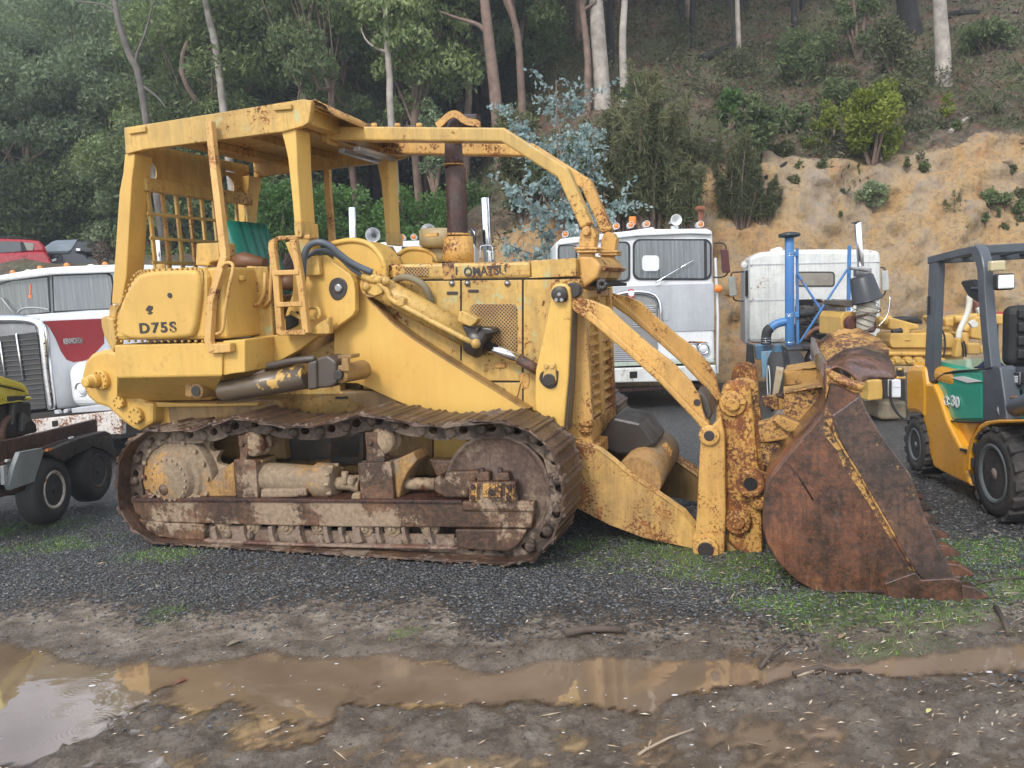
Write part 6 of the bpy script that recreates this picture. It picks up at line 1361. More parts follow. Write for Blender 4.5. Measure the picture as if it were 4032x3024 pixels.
# ------------------------------------------------------------------ vehicles and machines in the yard
def part(fr, root, name, mat, plates=(), bevel=.008, tubes=(), label=None):
    """plates: (crop, outline, w0, w1); tubes: ([(crop,x,y,w)...], radius[, seg])"""
    mb = MB()
    for c, pts, a, b in plates: mb.plate(fr, c, pts, a, b)
    for t in tubes: mb.tube([fr.p(*q) for q in t[0]], t[1], t[2] if len(t) > 2 else 12)
    o = mb.obj(name, mat, root, bevel)
    if label: o['label'] = label
    return o
def rr(x0, x1, y0, y1, r): return rrect(x0, x1, y0, y1, r, 4)
def lampround(fr, root, c, x, y, w, r, name, mat, depth=.06, parent=None, rim=CHR):
    q = fr.p(c, x, y, w); mb = MB(); mb.lathe((q[0], 0, q[2]), [(w-.02, .001), (w-.015, r*.6), (w, r*.86)], seg=20); o = mb.obj(name, mat, parent or root)
    mb = MB(); mb.lathe((q[0], 0, q[2]), [(w-.004, r*.84), (w-.02, r*.9), (w-.015, r), (w+depth, r*.9)], seg=20); mb.obj('lamp_rim', rim, o); return o
def tyre(fr_root, cx, cz, w0, wd, R, rimR, rimmat, name='wheel', tread=0, nuts=6, side=1, tmat=None, hubmat=None):
    """wheel facing -y; returns wheel object with tyre and rim"""
    y = w0; s = side; mb = MB(); sw = wd*.16
    mb.lathe((cx, y, cz), [(s*sw*.35, rimR), (0, rimR*1.08), (s*-.0+0, R*.86), (s*sw, R*.98), (s*wd*.5, R), (s*(wd-sw), R*.98), (s*wd, R*.86), (s*wd, rimR)], seg=48); ty = mb.obj(name, tmat or TYR, fr_root)
    if tread:
        tb = MB()
        for k in range(tread):
            for half in (0, 1):
                th = 2*math.pi*(k+.5*half)/tread; c, sn = math.cos(th), math.sin(th); a0, a1 = (0.0, wd*.52) if half == 0 else (wd*.48, wd)
                t = np.array([-sn, 0, c]); n = np.array([c, 0, sn]); o_ = np.array([cx, 0, cz]); L = R*2*math.pi/tread*.31; vs = []
                for (u, rr_) in ((0, R*.90), (1, R*.90), (1, R*1.035), (0, R*1.035)):
                    pass
                for yy, sh in ((a0, -L*.3 if half == 0 else L*.4), (a1, L*.4 if half == 0 else -L*.3)):
                    for (du, rad_) in ((-L, R*.93), (L, R*.93), (L*.85, R*1.03), (-L*.85, R*1.03)): vs.append(o_+n*rad_+t*(du+sh)+np.array([0, y+s*yy, 0]))
                tb.add(vs, [(0,1,2,3),(7,6,5,4),(0,4,5,1),(1,5,6,2),(2,6,7,3),(3,7,4,0)])
        tb.obj('tread', tmat or TYR, ty, .006)
    rm = MB(); rm.lathe((cx, y, cz), [(s*wd*.3, .001), (s*wd*.3, rimR*.62), (s*wd*.22, rimR*.78), (s*wd*.06, rimR*.86), (s*-.004, rimR*.97), (s*.004, rimR*1.06), (s*wd*.2, rimR*1.04)], seg=36); ri = rm.obj('rim', rimmat, ty)
    hb = MB(); hb.lathe((cx, y, cz), [(s*wd*.02, .001), (s*wd*.04, rimR*.2), (s*wd*.3, rimR*.24)], seg=18)
    for k in range(nuts): th = 2*math.pi*k/nuts; hb.lathe((cx+rimR*.42*math.cos(th), y, cz+rimR*.42*math.sin(th)), [(s*wd*.16, rimR*.07), (s*wd*.3, rimR*.075)], seg=6)
    hb.obj('hub', hubmat or rimmat, ri); return ty

# --- white cab-over truck facing the camera
def cabover():
    fr = Frame((2.2, 12.5, -.24), 0); r = fr.root('cabover_truck', 'white and grey flat-fronted truck with amber roof lights, facing the camera behind the loader', 'truck')
    P_ = lambda *a, **k: part(fr, r, *a, **k)
    face = [(60,262),(68,240),(100,220),(300,196),(660,160),(1000,160),(1030,175),(1040,210),(1042,500),(1048,790),(1052,985),(60,1000)]
    cab = P_('cab', WHT, [('H', face, 0, 1.9)], .05)
    P_('roof_cap', WHT, [('H', [(70,250),(90,222),(300,196),(520,172),(655,150),(672,150),(676,162),(1000,158),(1030,172),(1036,196),(900,190),(560,205),(300,235),(75,262)], -.06, 1.9)], .03)
    P_('front_panel', GRY, [('H', [(380,522),(800,505),(1044,498),(1046,600),(1046,792),(380,812)], -.012, .05)], .006)
    # windscreens
    for pts, ip in ((rr(540,1032,222,478,45), 0), (rr(388,524,238,488,30), 0), (rr(72,196,262,360,20), 0)):
        g = P_('window_seal', BLK, [('H', pts, -.02, .03)], .006); cx = sum(p[0] for p in pts)/len(pts); cy = sum(p[1] for p in pts)/len(pts)
        w_ = max(p[0] for p in pts)-min(p[0] for p in pts)
        inner = [(cx+(x-cx)*(1-24/w_), cy+(y-cy)*.92) for x, y in pts]
        part(fr, g, 'windscreen', GLS, [('H', inner, -.026, .0)], .003)
    P_('window_pillar', BLK, [('H', [(982,222),(1000,222),(1002,470),(984,470)], -.03, -.02)], .003)
    P_('blind', WHT, [('H', rr(598,704,325,422,22), -.028, -.02)], .003)
    P_('wiper', CHR, tubes=[([('H',680,495,-.07),('H',830,405,-.07)], .010), ([('H',835,402,-.07),('H',918,355,-.07)], .009)])
    P_('wiper', BLK, tubes=[([('H',410,400,-.06),('H',455,372,-.06)], .009)])
    # rivets
    mb = MB()
    for x in (780, 915):
        for k in range(18): q = fr.p('H', x, 525+k*14.5, -.012); mb.ball(q, .007, seg=6)
    for k in range(30): q = fr.p('H', 400+k*21, 812-k*.6, -.012); mb.ball(q, .006, seg=6)
    mb.obj('rivet_row', GRY, r)
    # grille and chrome surround
    gm = mesh_mat('truck_grille_mesh', (.30,.27,.24), 34, (.10,.09,.08), .30, (.22,.21,.2))
    g = P_('grille', plain('grille_slats_grey', (.34,.33,.32), .4, metal=.5), [('H', [(396,800),(396,590),(440,572),(600,572),(680,600),(692,650),(696,985),(396,995)], -.03, .02)], .006)
    for k in range(11): part(fr, g, 'grille_slat', CHR if k % 2 else GRY, [('H', [(540,636+k*13),(684,633+k*13),(684,640+k*13),(540,643+k*13)], -.045, -.02)], .002)
    for k in range(9): part(fr, g, 'grille_slat', GRY, [('H', [(400,880+k*12),(560,880+k*12),(560,886+k*12),(400,886+k*12)], -.045, -.02)], .002)
    P_('grille_surround', CHR, tubes=[([('H', x, y, -.06) for x, y in curve([(404,585),(470,562),(560,552),(640,560),(685,585),(705,640),(708,745)], 4)], .034)])
    b = P_('badge', paint('red_enamel', (.55,.04,.05), (.5,.03,.04), rust=.03), [('H', curve([(508,560),(515,538),(530,534),(546,540),(552,562),(545,585),(530,592),(514,586)], 3, True), -.09, -.06)], .004)
    mb = MB(); q = fr.p('H',530,562,-.09); mb.lathe((q[0],0,q[2]), [(-.094,.045),(-.09,.05)], seg=16); mb.obj('badge_ring', WHT, b)
    P_('badge', paint('red_enamel_tag', (.5,.05,.05), (.5,.04,.04), rust=.05), [('H', rr(514,546,592,606,4), -.05, -.03)], .002)
    P_('hatch', GRY, [('H', rr(718,766,645,730,8), -.02, -.01)], .004)
    # headlights
    hb = P_('headlight_bezel', CHR, [('H', rr(872,1018,868,945,34), -.05, .02)], .012)
    for x in (912, 980): lampround(fr, r, 'H', x, 905, -.055, .088, 'headlight', LENS, .05)
    P_('rust_edge', RUY, [('H', [(865,868),(900,858),(990,862),(1015,872),(900,870),(872,880)], -.054, -.04)], .003)
    P_('step_trim', paint('pale_green_paint', (.34,.44,.36), (.4,.46,.4), rust=.3), [('H', [(398,992),(1048,975),(1050,992),(398,1018)], -.05, .1)], .01)
    bp = P_('bumper', WHR, [('H', [(396,1030),(1058,1008),(1062,1104),(396,1118)], -.16, -.05)], .02)
    P_('bumper_hole', DARK, [('H', [(520,1048),(568,1046),(568,1088),(520,1090)], -.165, -.15)], .002)
    P_('bumper', WHR, [('H', [(60,1040),(396,1030),(396,1118),(60,1125)], -.16, -.05)], .02)
    # roof lights, beacon, horn, vent pipe
    for x, y in ((120,192),(437,142),(528,134),(627,128),(962,130)): lampround(fr, r, 'H', x, y, .05, .05, 'marker_lamp', ORL, .2, rim=WHT)
    P_('beacon', ORL, tubes=[([('H',537,132,.35),('H',538,95,.35),('H',538,84,.35)], .058, 18)])
    q = fr.p('H', 802, 108, .1); mb = MB(); mb.lathe((q[0],0,q[2]), [(.10,.001),(.09,.03),(.0,.075),(-.01,.085),(.0,.088),(.10,.04),(.5,.02)], seg=28); mb.box(q[0]-.05,q[0]+.05,.1,.2,q[2]-.15,q[2]-.08); mb.obj('roof_horn', WHT, r)
    P_('vent_pipe', YF and rusty('orange_rust', (.16,.05,.02), (.30,.10,.04), (.40,.16,.06), rough=.6), [('H', [(940,18),(985,15),(1000,38),(985,42),(945,40)], .9, 1.1)], .01, tubes=[([('H',960,160,1.0),('H',965,30,1.0)], .05)])
    P_('intake_cap', BLK, tubes=[([('H',180,130,1.4),('H',175,70,1.4)], .08)]); P_('intake_cap', WHT, tubes=[([('H',180,220,1.4),('H',180,165,1.4)], .085), ([('H',180,165,1.4),('H',180,128,1.4)], .065)])
    # mirror, indicator, step rail
    m = P_('mirror', paint('maroon_paint', (.09,.02,.022), (.07,.02,.02), rust=.1), [('H', [(1093,286),(1136,290),(1148,432),(1104,432)], -.15, -.05)], .012)
    part(fr, m, 'mirror_arm', DK, tubes=[([('H', x, y, -.05) for x, y in curve([(1042,250),(1090,247),(1115,262),(1122,288)], 4)], .012), ([('H', x, y, -.05) for x, y in curve([(1042,460),(1080,462),(1115,452),(1130,432)], 4)], .012)])
    q = fr.p('H',1072,532,-.03); mb = MB(); mb.ball(q, .066, (1,.6,1), 16); mb.obj('side_indicator', ORL, r)
    P_('grab_rail', WHT, tubes=[([('H',1053,340,.1),('H',1068,700,.1),('H',1066,1060,.1)], .022)])
    # chassis, axle and wheels in the shade
    x0, x1 = fr.p('H',80,1100,0)[0], fr.p('H',1045,1100,0)[0]; mb = MB(); mb.box(x0+.7,x0+.8,.1,5,.45,.7); mb.box(x1-.8,x1-.7,.1,5,.45,.7); mb.box(x0+.3,x1-.3,.8,.95,.38,.5); mb.box(x0+.75,x1-.75,.5,1.9,.6,1.0); mb.obj('chassis', DK, r, .01)
    mb = MB(); mb.box(x0+.3, x1-.1, -.02, .04, .30, .36); mb.obj('tow_bar', RU, r, .008)
    for xx, s in ((x0+.06, 1), (x1-.36, 1)):
        mb = MB(); mb.lathe((xx, .95, .5), [(0,.28),(0,.44),(.04,.5),(.26,.5),(.3,.44),(.3,.28)], (1,0,0), 36); mb.obj('wheel', TYR, r)
    mb = MB(); mb.box(x0, x1, 1.9, 5.5, .9, 1.0); mb.obj('deck', DK, r, .01)
cabover()

# --- sleeper-cab truck seen from behind with its engine bare
def sleeper():
    fr = Frame((4.9, 13.5, -.29), -13); r = fr.root('sleeper_cab_truck', 'white riveted cab seen from the back with blue intake pipe and bare engine', 'truck')
    P_ = lambda *a, **k: part(fr, r, *a, **k)
    P_('cab', WHR, [('H', [(1262,350),(1275,325),(1330,305),(1500,290),(1700,286),(2000,288),(2060,296),(2080,312),(2084,340),(2084,870),(1262,870)], 0, 1.7)], .09)
    P_('cab_side', GRY, [('H', [(1236,420),(1262,405),(1262,870),(1236,880)], .2, 1.5)], .02)
    P_('side_window', DARK, [('H', [(1240,420),(1254,415),(1256,575),(1240,580)], .15, .25)], .004)
    g = P_('window_seal', BLK, [('H', rr(1552,1797,425,520,22), -.012, .02)], .004); part(fr, g, 'rear_window', plain('dusty_rear_glass', (.27,.25,.21), .25, var=.25, bump=0), [('H', rr(1562,1788,434,512,16), -.017, .0)], .002)
    mb = MB()
    for y0, y1 in ((388,366),(608,596)):
        for k in range(46): q = fr.p('H', 1275+k*17.6, y0+(y1-y0)*k/46, -.005); mb.ball(q, .010, seg=6)
    for x in (1362, 1385):
        for k in range(20): q = fr.p('H', x, 385+k*20, -.005); mb.ball(q, .009, seg=6)
    for k in range(24): q = fr.p('H', 1500, 400+k*18, -.005); mb.ball(q, .007, seg=6)
    mb.obj('rivet_row', GRY, r)
    mb = MB(); mb.plate(fr, 'H', [(1265,380),(1500,376),(1800,368),(2080,364),(2080,368),(1800,372),(1500,380),(1265,384)], -.006, .01); mb.plate(fr, 'H', [(1265,602),(2080,592),(2080,595),(1265,606)], -.006, .01); mb.obj('panel_joint', GRY, r)
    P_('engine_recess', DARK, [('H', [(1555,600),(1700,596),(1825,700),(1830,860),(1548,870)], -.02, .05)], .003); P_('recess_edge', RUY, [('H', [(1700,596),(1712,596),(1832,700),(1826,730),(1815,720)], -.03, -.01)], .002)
    # blue air stack
    st = P_('air_stack', BLU, tubes=[([('H',1516,895,-1.3),('H',1515,560,-1.3),('H',1514,215,-1.3)], .068, 24)])
    mb = MB(); q = fr.p('H',1514,205,-1.3); mb.lathe((q[0],q[1],0), [(q[2]-.03,.07),(q[2]-.015,.155),(q[2]+.02,.165),(q[2]+.04,.15),(q[2]+.06,.07),(q[2]+.065,.001)], (0,0,1), 28); mb.obj('rain_cap', plain('black_gloss_cap', (.02,.03,.035), .2), st)
    for y in (312, 328, 688, 702, 865): part(fr, st, 'clamp', CHR, tubes=[([('H',1516,y-2.5,-1.3),('H',1516,y+2.5,-1.3)], .072, 24)])
    P_('intake_pipe', BLU, tubes=[([('H', x, y, -1.3) for x, y in curve([(1500,735),(1450,745),(1415,762),(1400,780)], 4)], .065, 18)])
    P_('intake_hose', BLK, tubes=[([('H', x, y, -1.35) for x, y in curve([(1400,775),(1378,795),(1370,830),(1368,880)], 4)], .075, 18)]); 
    for y in (838, 852, 866): P_('hose_clamp', CHR, tubes=[([('H',1368,y-2,-1.35),('H',1368,y+2,-1.35)], .080, 20)])
    # frame posts and cross braces
    P_('stack_post', BLU, [('H', [(1556,280),(1572,280),(1576,890),(1558,890)], -1.25, -1.18), ('H', [(1542,300),(1566,298),(1566,330),(1542,332)], -1.3, -1.2), ('H', [(1545,678),(1575,676),(1575,710),(1545,712)], -1.3, -1.18)], .006)
    P_('stack_post', BLU, [('H', [(1880,263),(1900,263),(1895,670),(1873,670)], -1.25, -1.18)], .006)
    P_('brace', BLU, tubes=[([('H',1565,440,-1.28),('H',1810,820,-1.28)], .018), ([('H',1875,410,-1.33),('H',1580,865,-1.33)], .017)])
    P_('black_duct', BLK, tubes=[([('H',1570,690,-1.1),('H',1600,690,-1.1),('H',1655,680,-1.0)], .065, 18)])
    P_('engine_pipe', rusty('copper_pipe', (.14,.06,.04), (.28,.13,.08), (.36,.19,.12), rough=.45), tubes=[([('H', x, y, -1.0) for x, y in curve([(1600,845),(1650,795),(1710,775),(1800,770)], 4)], .042, 14)])
    # bare engine: rows of small blocks, pipes and pulleys
    rs = random.Random(9); mb = MB()
    for k in range(46):
        x, y = rs.uniform(1570, 1815), rs.uniform(640, 880); q = fr.p('H', x, y, rs.uniform(-.9, -.1)); a, b, c = rs.uniform(.03,.12), rs.uniform(.04,.15), rs.uniform(.03,.10)
        if k % 3: mb.box(q[0]-a, q[0]+a, q[1]-b, q[1]+b, q[2]-c, q[2]+c)
        else: mb.cyl(q, c, -b, b, (rs.random(), 1, .2), 12)
    mb.obj('engine', rusty('oily_engine', (.035,.03,.028), (.10,.085,.075), (.22,.16,.11), rough=.5), r, .008)
    mb = MB()
    for k in range(14): x, y = rs.uniform(1560,1800), rs.uniform(700,880); mb.tube(curve([fr.p('H',x,y,-1), fr.p('H',x+rs.uniform(20,70),y+rs.uniform(-20,20),-1.05), fr.p('H',x+rs.uniform(80,120),y+rs.uniform(-10,40),-.9)], 4), .012, 6)
    mb.obj('engine_hose', DK, r)
    # chassis, blue boxes, drive wheels
    P_('deck_box', paint('faded_blue_paint', (.10,.27,.42), (.05,.12,.20), rust=.5, dirt=.5), [('H', [(1300,885),(1480,880),(1480,960),(1310,975)], -1.2, -.9)], .01)
    P_('deck_box', paint('faded_light_blue', (.16,.36,.50), (.10,.22,.32), rust=.5, dirt=.5), [('H', [(1338,925),(1405,918),(1412,1075),(1348,1090)], -1.9, -1.85)], .006)
    P_('chassis_rail', DK, [('H', [(1500,905),(1690,890),(1690,915),(1500,930)], -2.0, -.8), ('H', [(1600,885),(1720,883),(1720,910),(1600,912)], -2.1, -1.9)], .01)
    P_('mud_flap', BLK, [('H', [(1250,870),(1290,880),(1300,1000),(1245,1010)], -1.0, -.9)], .02)
    # gauge dial
    q = fr.p('H',1665,955,-2.3); mb = MB(); mb.cyl((q[0],0,q[2]), .05, -2.33, -2.28, seg=18); mb.obj('dial', plain('white_dial', (.7,.7,.7), .4, bump=0), r)
    for x, y, w in ((1500,1080,-2.2),(1440,1080,-2.2)):
        q = fr.p('H', x, y, w); mb = MB(); a = .30 if x == 1500 else .26
        mb.lathe((q[0]-.12, q[1], .50), [(0,.24),(-.0,.36),(.04,.44),(a,.44),(a+.04,.36),(a+.04,.24)], (1,0,0), 40)
        tb = MB()
        for k in range(30):
            th = 2*math.pi*k/30; c_, s_ = math.cos(th), math.sin(th)
            tb.box(0, 0, 0, 0, 0, 0)
        o = mb.obj('drive_wheel', TYR, r); m2 = MB(); m2.lathe((q[0]-.12, q[1], .50), [(.06,.001),(.06,.16),(-.01,.23),(-.012,.25),(.05,.25)], (1,0,0), 30); m2.obj('rim', WHR, o)
    q = fr.p('H',1640,1060,-2.2); mb = MB(); mb.lathe((q[0], q[1]+.3, .50), [(0,.24),(0,.36),(.04,.44),(.5,.44),(.54,.36)], (1,0,0), 40); mb.obj('drive_wheel', TYR, r)
    # mirrors
    m = P_('mirror', plain('mirror_face_dull', (.30,.31,.28), .25), [('H', [(1132,458),(1180,455),(1190,575),(1142,580)], .4, .46)], .012); part(fr, m, 'mirror_arm', DK, tubes=[([('H', x, y, .5) for x, y in curve([(1150,456),(1160,432),(1200,428),(1240,424)], 4)], .014), ([('H', x, y, .5) for x, y in curve([(1165,580),(1172,600),(1200,608),(1240,608)], 4)], .014)])
    m = P_('mirror', plain('mirror_face_white', (.45,.46,.43), .25), [('H', [(2086,422),(2130,418),(2136,540),(2090,545)], .4, .46)], .012); part(fr, m, 'mirror_arm', DK, tubes=[([('H', x, y, .5) for x, y in curve([(2080,400),(2100,402),(2112,418)], 4)], .014), ([('H', x, y, .5) for x, y in curve([(2112,545),(2104,568),(2084,578)], 4)], .014)])
    lampround(fr, r, 'H', 1233, 380, .3, .055, 'side_lamp', LENS, .1, rim=WHT)
    mb = MB(); q = fr.p('H',1445,290,.3); mb.ball(q, .06, (1.3,1,.8), 12); q = fr.p('H',1415,296,.3); mb.ball(q, .05, (1.3,1,.8), 10); mb.obj('roof_horn', WHR, r)
    # chrome stack and its muffler
    P_('chrome_stack', CHR, tubes=[([('H',1958,395,-1.5),('H',1940,118,-1.5)], .048, 18)]); P_('stack_cap', DK, [('H', [(1912,118),(1955,108),(1955,116),(1915,128)], -1.56, -1.4)], .004)
    P_('muffler', STE, [('H', [(1900,395),(2015,405),(2015,425),(1905,412)], -1.7, -1.4)], .008, tubes=[([('H',1968,455,-1.5),('H',1968,408,-1.5)], .125, 20)])
sleeper()

# --- big yellow engine block standing on the ground
def engine():
    YE = paint('engine_yellow', (.60,.37,.09), (.46,.28,.08), rust=.22, dirt=.3, edge=.4); fr = Frame((5.2, 10.2, -.17), 0)
    r = fr.root('yellow_engine', 'large yellow diesel engine standing on the ground between the white cab and the forklift', 'engine'); P_ = lambda *a, **k: part(fr, r, *a, **k)
    P_('valve_cover', YE, [('T', [(262,500),(275,430),(300,412),(880,415),(908,440),(912,545),(895,562),(300,560),(280,548)], -.25, .15)], .03)
    P_('cylinder_block', YE, [('T', [(240,560),(1010,560),(1010,760),(300,740),(230,650)], -.2, .9), ('T', [(255,600),(990,610),(990,640),(255,640)], -.28, -.2), ('T', [(280,680),(700,690),(700,740),(300,735)], -.32, -.2)], .02)
    for k in range(5): q = fr.p('T', 470+k*110-140, 678+k*3, -.3); mb = MB(); mb.cyl((q[0],0,q[2]), .04, -.36, -.2, seg=14); mb.obj('port', YE, r, .004)
    P_('oil_filler', YE, [], .004, tubes=[([('T',420,485,-.2),('T',420,380,-.2)], 0.051, 20), ([('T',420,484,-.2),('T',420,470,-.2)], 0.066, 20)])
    P_('filler_cap', BLK, tubes=[([('T',385,385,-.2),('T',285,405,-.2)], 0.036, 12)])
    P_('oil_filler', YE, tubes=[([('T',762,530,-.26),('T',762,470,-.26)], 0.042, 18), ([('T',762,478,-.26),('T',762,465,-.26)], 0.054, 18)])
    P_('air_duct', YE, [('T', [(262,262),(290,255),(560,330),(562,375),(470,385),(440,400),(262,372)], -.1, .5)], .02, tubes=[([('T',140,280,.0),('T',262,300,.0)], 0.051, 16), ([('T',195,285,.0),('T',262,290,.0)], 0.072, 16)])
    P_('rubber_duct', BLK, [('T', [(390,280),(450,255),(545,250),(600,290),(600,320),(500,310)], .2, .6)], .03)
    P_('manifold', YE, [('T', [(700,250),(740,235),(780,260),(800,330),(760,350)], .0, .3), ('T', [(820,265),(910,250),(910,345),(830,345)], .0, .4)], .02, tubes=[([('T',910,280,.1),('T',1180,255,.1)], 0.054, 16), ([('T',1090,345,-.1),('T',1040,355,-.1),('T',1015,400,-.1)], 0.054, 14), ([('T',1020,400,-.1),('T',1020,560,-.1)], 0.048, 14)])
    P_('end_housing', YE, [('T', [(1090,330),(1130,250),(1240,240),(1240,470),(1180,480),(1090,460)], -.2, .5), ('T', [(1210,225),(1450,222),(1450,330),(1240,320)], -.1, .5), ('T', [(1045,515),(1175,512),(1175,628),(1050,630)], -.3, .1), ('T', [(1175,540),(1240,540),(1240,620),(1175,620)], -.2, .2)], .02)
    P_('bracket', YE, [('T', [(920,655),(950,470),(985,460),(990,640),(960,660)], -.4, -.3)], .015)
    P_('fuel_line', plain('copper_line', (.45,.28,.08), .4), tubes=[([('T', x, y, -.15) for x, y in pts], .009, 6) for pts in ([(470,395),(600,385),(640,355),(860,355),(900,400)],[(480,405),(620,395),(660,365),(850,368),(890,410),(940,405)],[(560,410),(900,405)])])
    P_('hose', BLK, tubes=[([('T', x, y, -.35) for x, y in curve(pts, 4)], 0.012, 8) for pts in ([(985,500),(1000,560),(1005,650)],[(1005,490),(1025,560),(1030,650)],[(700,480),(720,560),(765,665)],[(760,340),(810,430),(820,550),(800,660)])])
    P_('crank_end', YE, [('T', [(40,885),(190,880),(200,1000),(195,1080),(45,1095),(50,1000)], -.5, .0)], .02); P_('flywheel', WHR, tubes=[([('T',15,990,-.3),('T',45,990,-.3)], 0.132, 28)])
    P_('oil_pan', paint('grimy_cream', (.26,.21,.14), (.15,.12,.08), rust=.3, dirt=.6), [('T', [(150,1100),(430,1095),(440,1280),(190,1285),(155,1265)], -.3, .6)], .03)
    P_('block_dark_side', DK, [('T', [(190,890),(420,890),(430,1095),(200,1095)], -.1, .6)], .01)  # black block side above the oil pan
    P_('fuel_pump', DK, tubes=[([('T',370,840,-.4),('T',365,765,-.4)], 0.042, 14)]); P_('pipe_fitting', YE, tubes=[([('T',345,775,-.45),('T',385,775,-.45)], 0.018, 10), ([('T',330,860,-.4),('T',420,860,-.4)], 0.018, 10)])
    P_('front_housing', YE, [('U', [(1530,830),(1565,760),(1735,755),(1735,1000),(1600,1060),(1530,1070)], -.3, .4)], .015); P_('dark_red_pulley', paint('maroon_pulley', (.09,.02,.02), (.06,.015,.015)), [('U', curve([(1600,900),(1640,830),(1720,815),(1740,1000),(1640,1000)], 3, True), -.4, -.3), ('U', curve([(1930,850),(1990,880),(2000,960),(1960,1030),(1910,1000)], 3, True), -.4, -.3)], .01)
    # lagged exhaust riser wound with wire
    w = -.45; lag = plain('dirty_lagging_cloth', (.50,.45,.37), .85, var=.35, bump=.5, bs=25); pts = [(1855,1000),(1845,930),(1860,830),(1868,740),(1862,680),(1870,540),(1870,500)]; rad_ = [.10,.10,.105,.128,.11,.10,.10]
    mb = MB(); mb.tube([fr.p('U', x, y, w) for x, y in curve(pts, 3)], list(np.interp(np.linspace(0, 6, 19), range(7), rad_)), 18); wr = mb.obj('lagged_riser', lag, r)
    mb = MB()
    for k in range(15):
        y = 530+k*31; rr_ = .135 if y < 660 else (.16 if y < 760 else .115); q0 = fr.p('U', 1866-k*.9, y, w); mb.tube([q0+np.array([rr_*1.03*math.cos(a), rr_*1.03*math.sin(a), .05*math.sin(a+k)]) for a in np.linspace(0, 6.2, 15)], 0.004, 5)
    mb.obj('binding_wire', RU, wr)
    return fr
EF = engine()
def black_bucket():
    fr = EF; w = -.45; a, b = fr.p('U', 1790, 270, w), fr.p('U', 1870, 590, w); d = b-a; L = np.linalg.norm(d); ax = d/L; e = Frame(fr.o, 0).root('black_bucket', 'upturned black plastic bucket hung over the cloth-wrapped riser', 'bucket')
    mb = MB(); r0, r1 = .135, .172; mb.lathe(a+ax*.02, [(.0,.001),(0,r0*.9),(.01,r0),(L*.93,r1),(L*.94,r1*1.06),(L,r1*1.06),(L,r1*.96),(.03,r0*.9),(.03,.001)], ax, 40); mb.obj('shell', plain('black_plastic', (.03,.032,.036), .4, bump=.1), e)
    mb = MB(); c = b; mb.tube(curve([c+np.array([.28,0,.02]), c+np.array([.24,-.02,-.20]), c+np.array([.12,-.03,-.34])], 5), .006, 6); mb.obj('handle', CHR, e)
    p = Frame(fr.o, 0).root('wood_block', 'weathered plank end jutting out beside the black bucket', 'plank'); mb = MB(); mb.plate(fr, 'U', [(1508,605),(1690,600),(1700,690),(1620,700),(1512,665)], -.2, .3); mb.obj('plank', plain('weathered_plank', (.13,.11,.09), .8, var=.4), p, .01)
black_bucket()
def jug():
    fr = Frame((4.9, 9.7, -.15), 0); r = fr.root('white_jug', 'white plastic container hanging on a hose beside the yellow engine', 'container'); part(fr, r, 'body', plain('white_plastic', (.72,.73,.74), .4, bump=0), [('T', rr(285,380,880,1062,14), 0, .12)], .02)
    part(fr, r, 'band', GRY, [('T', [(284,950),(380,955),(380,962),(284,957)], -.003, .0)], .001); part(fr, r, 'hose', BLK, tubes=[([('T', x, y, -.03) for x, y in curve([(272,885),(268,1000),(280,1100),(310,1170),(360,1240),(430,1290),(480,1305)], 4)], .016, 8)])
jug()
def red_machine():
    fr = Frame((6.6, 11.6, -.22), 0); r = fr.root('red_implement', 'red implement frame half hidden behind the forklift at the right', 'implement'); part(fr, r, 'beam', REDP, [('T', [(1290,205),(1613,215),(1613,320),(1450,320),(1300,300)], 0, .5)], .02); part(fr, r, 'hopper', REDP, [('T', curve([(1455,210),(1500,205),(1545,230),(1530,262),(1470,268)], 3, True), -.1, .2), ('T', curve([(1565,205),(1620,190),(1640,230),(1600,262)], 3, True), -.1, .2)], .015)
    part(fr, r, 'post', rusty('rust_post', (.12,.04,.02),(.25,.09,.05),(.3,.12,.06)), tubes=[([('T',1158,240,.2),('T',1158,90,.2)], .08, 14)]); part(fr, r, 'leg', DK, [('T', [(1300,300),(1360,300),(1360,900),(1300,900)], .1, .3)], .01)
    fr2 = Frame((5.6, 9.9, -.16), 0); h = fr2.root('white_hose', 'pale hose looped up over the yellow engine with a tag on it', 'hose'); part(fr2, h, 'hose', plain('cream_hose', (.60,.57,.48), .5, bump=0), tubes=[([('T', x, y, -.5) for x, y in curve([(955,460),(962,400),(1000,310),(1040,220),(1062,120),(1066,50),(1085,20)], 5)], .032, 10)]); part(fr2, h, 'tag', plain('cream_tag', (.58,.57,.5), .5), [('T', [(1065,310),(1110,275),(1158,310),(1150,350),(1100,360)], -.55, -.5), ('T', [(1145,170),(1190,145),(1200,210),(1160,220)], -.55, -.5)], .006)
red_machine()

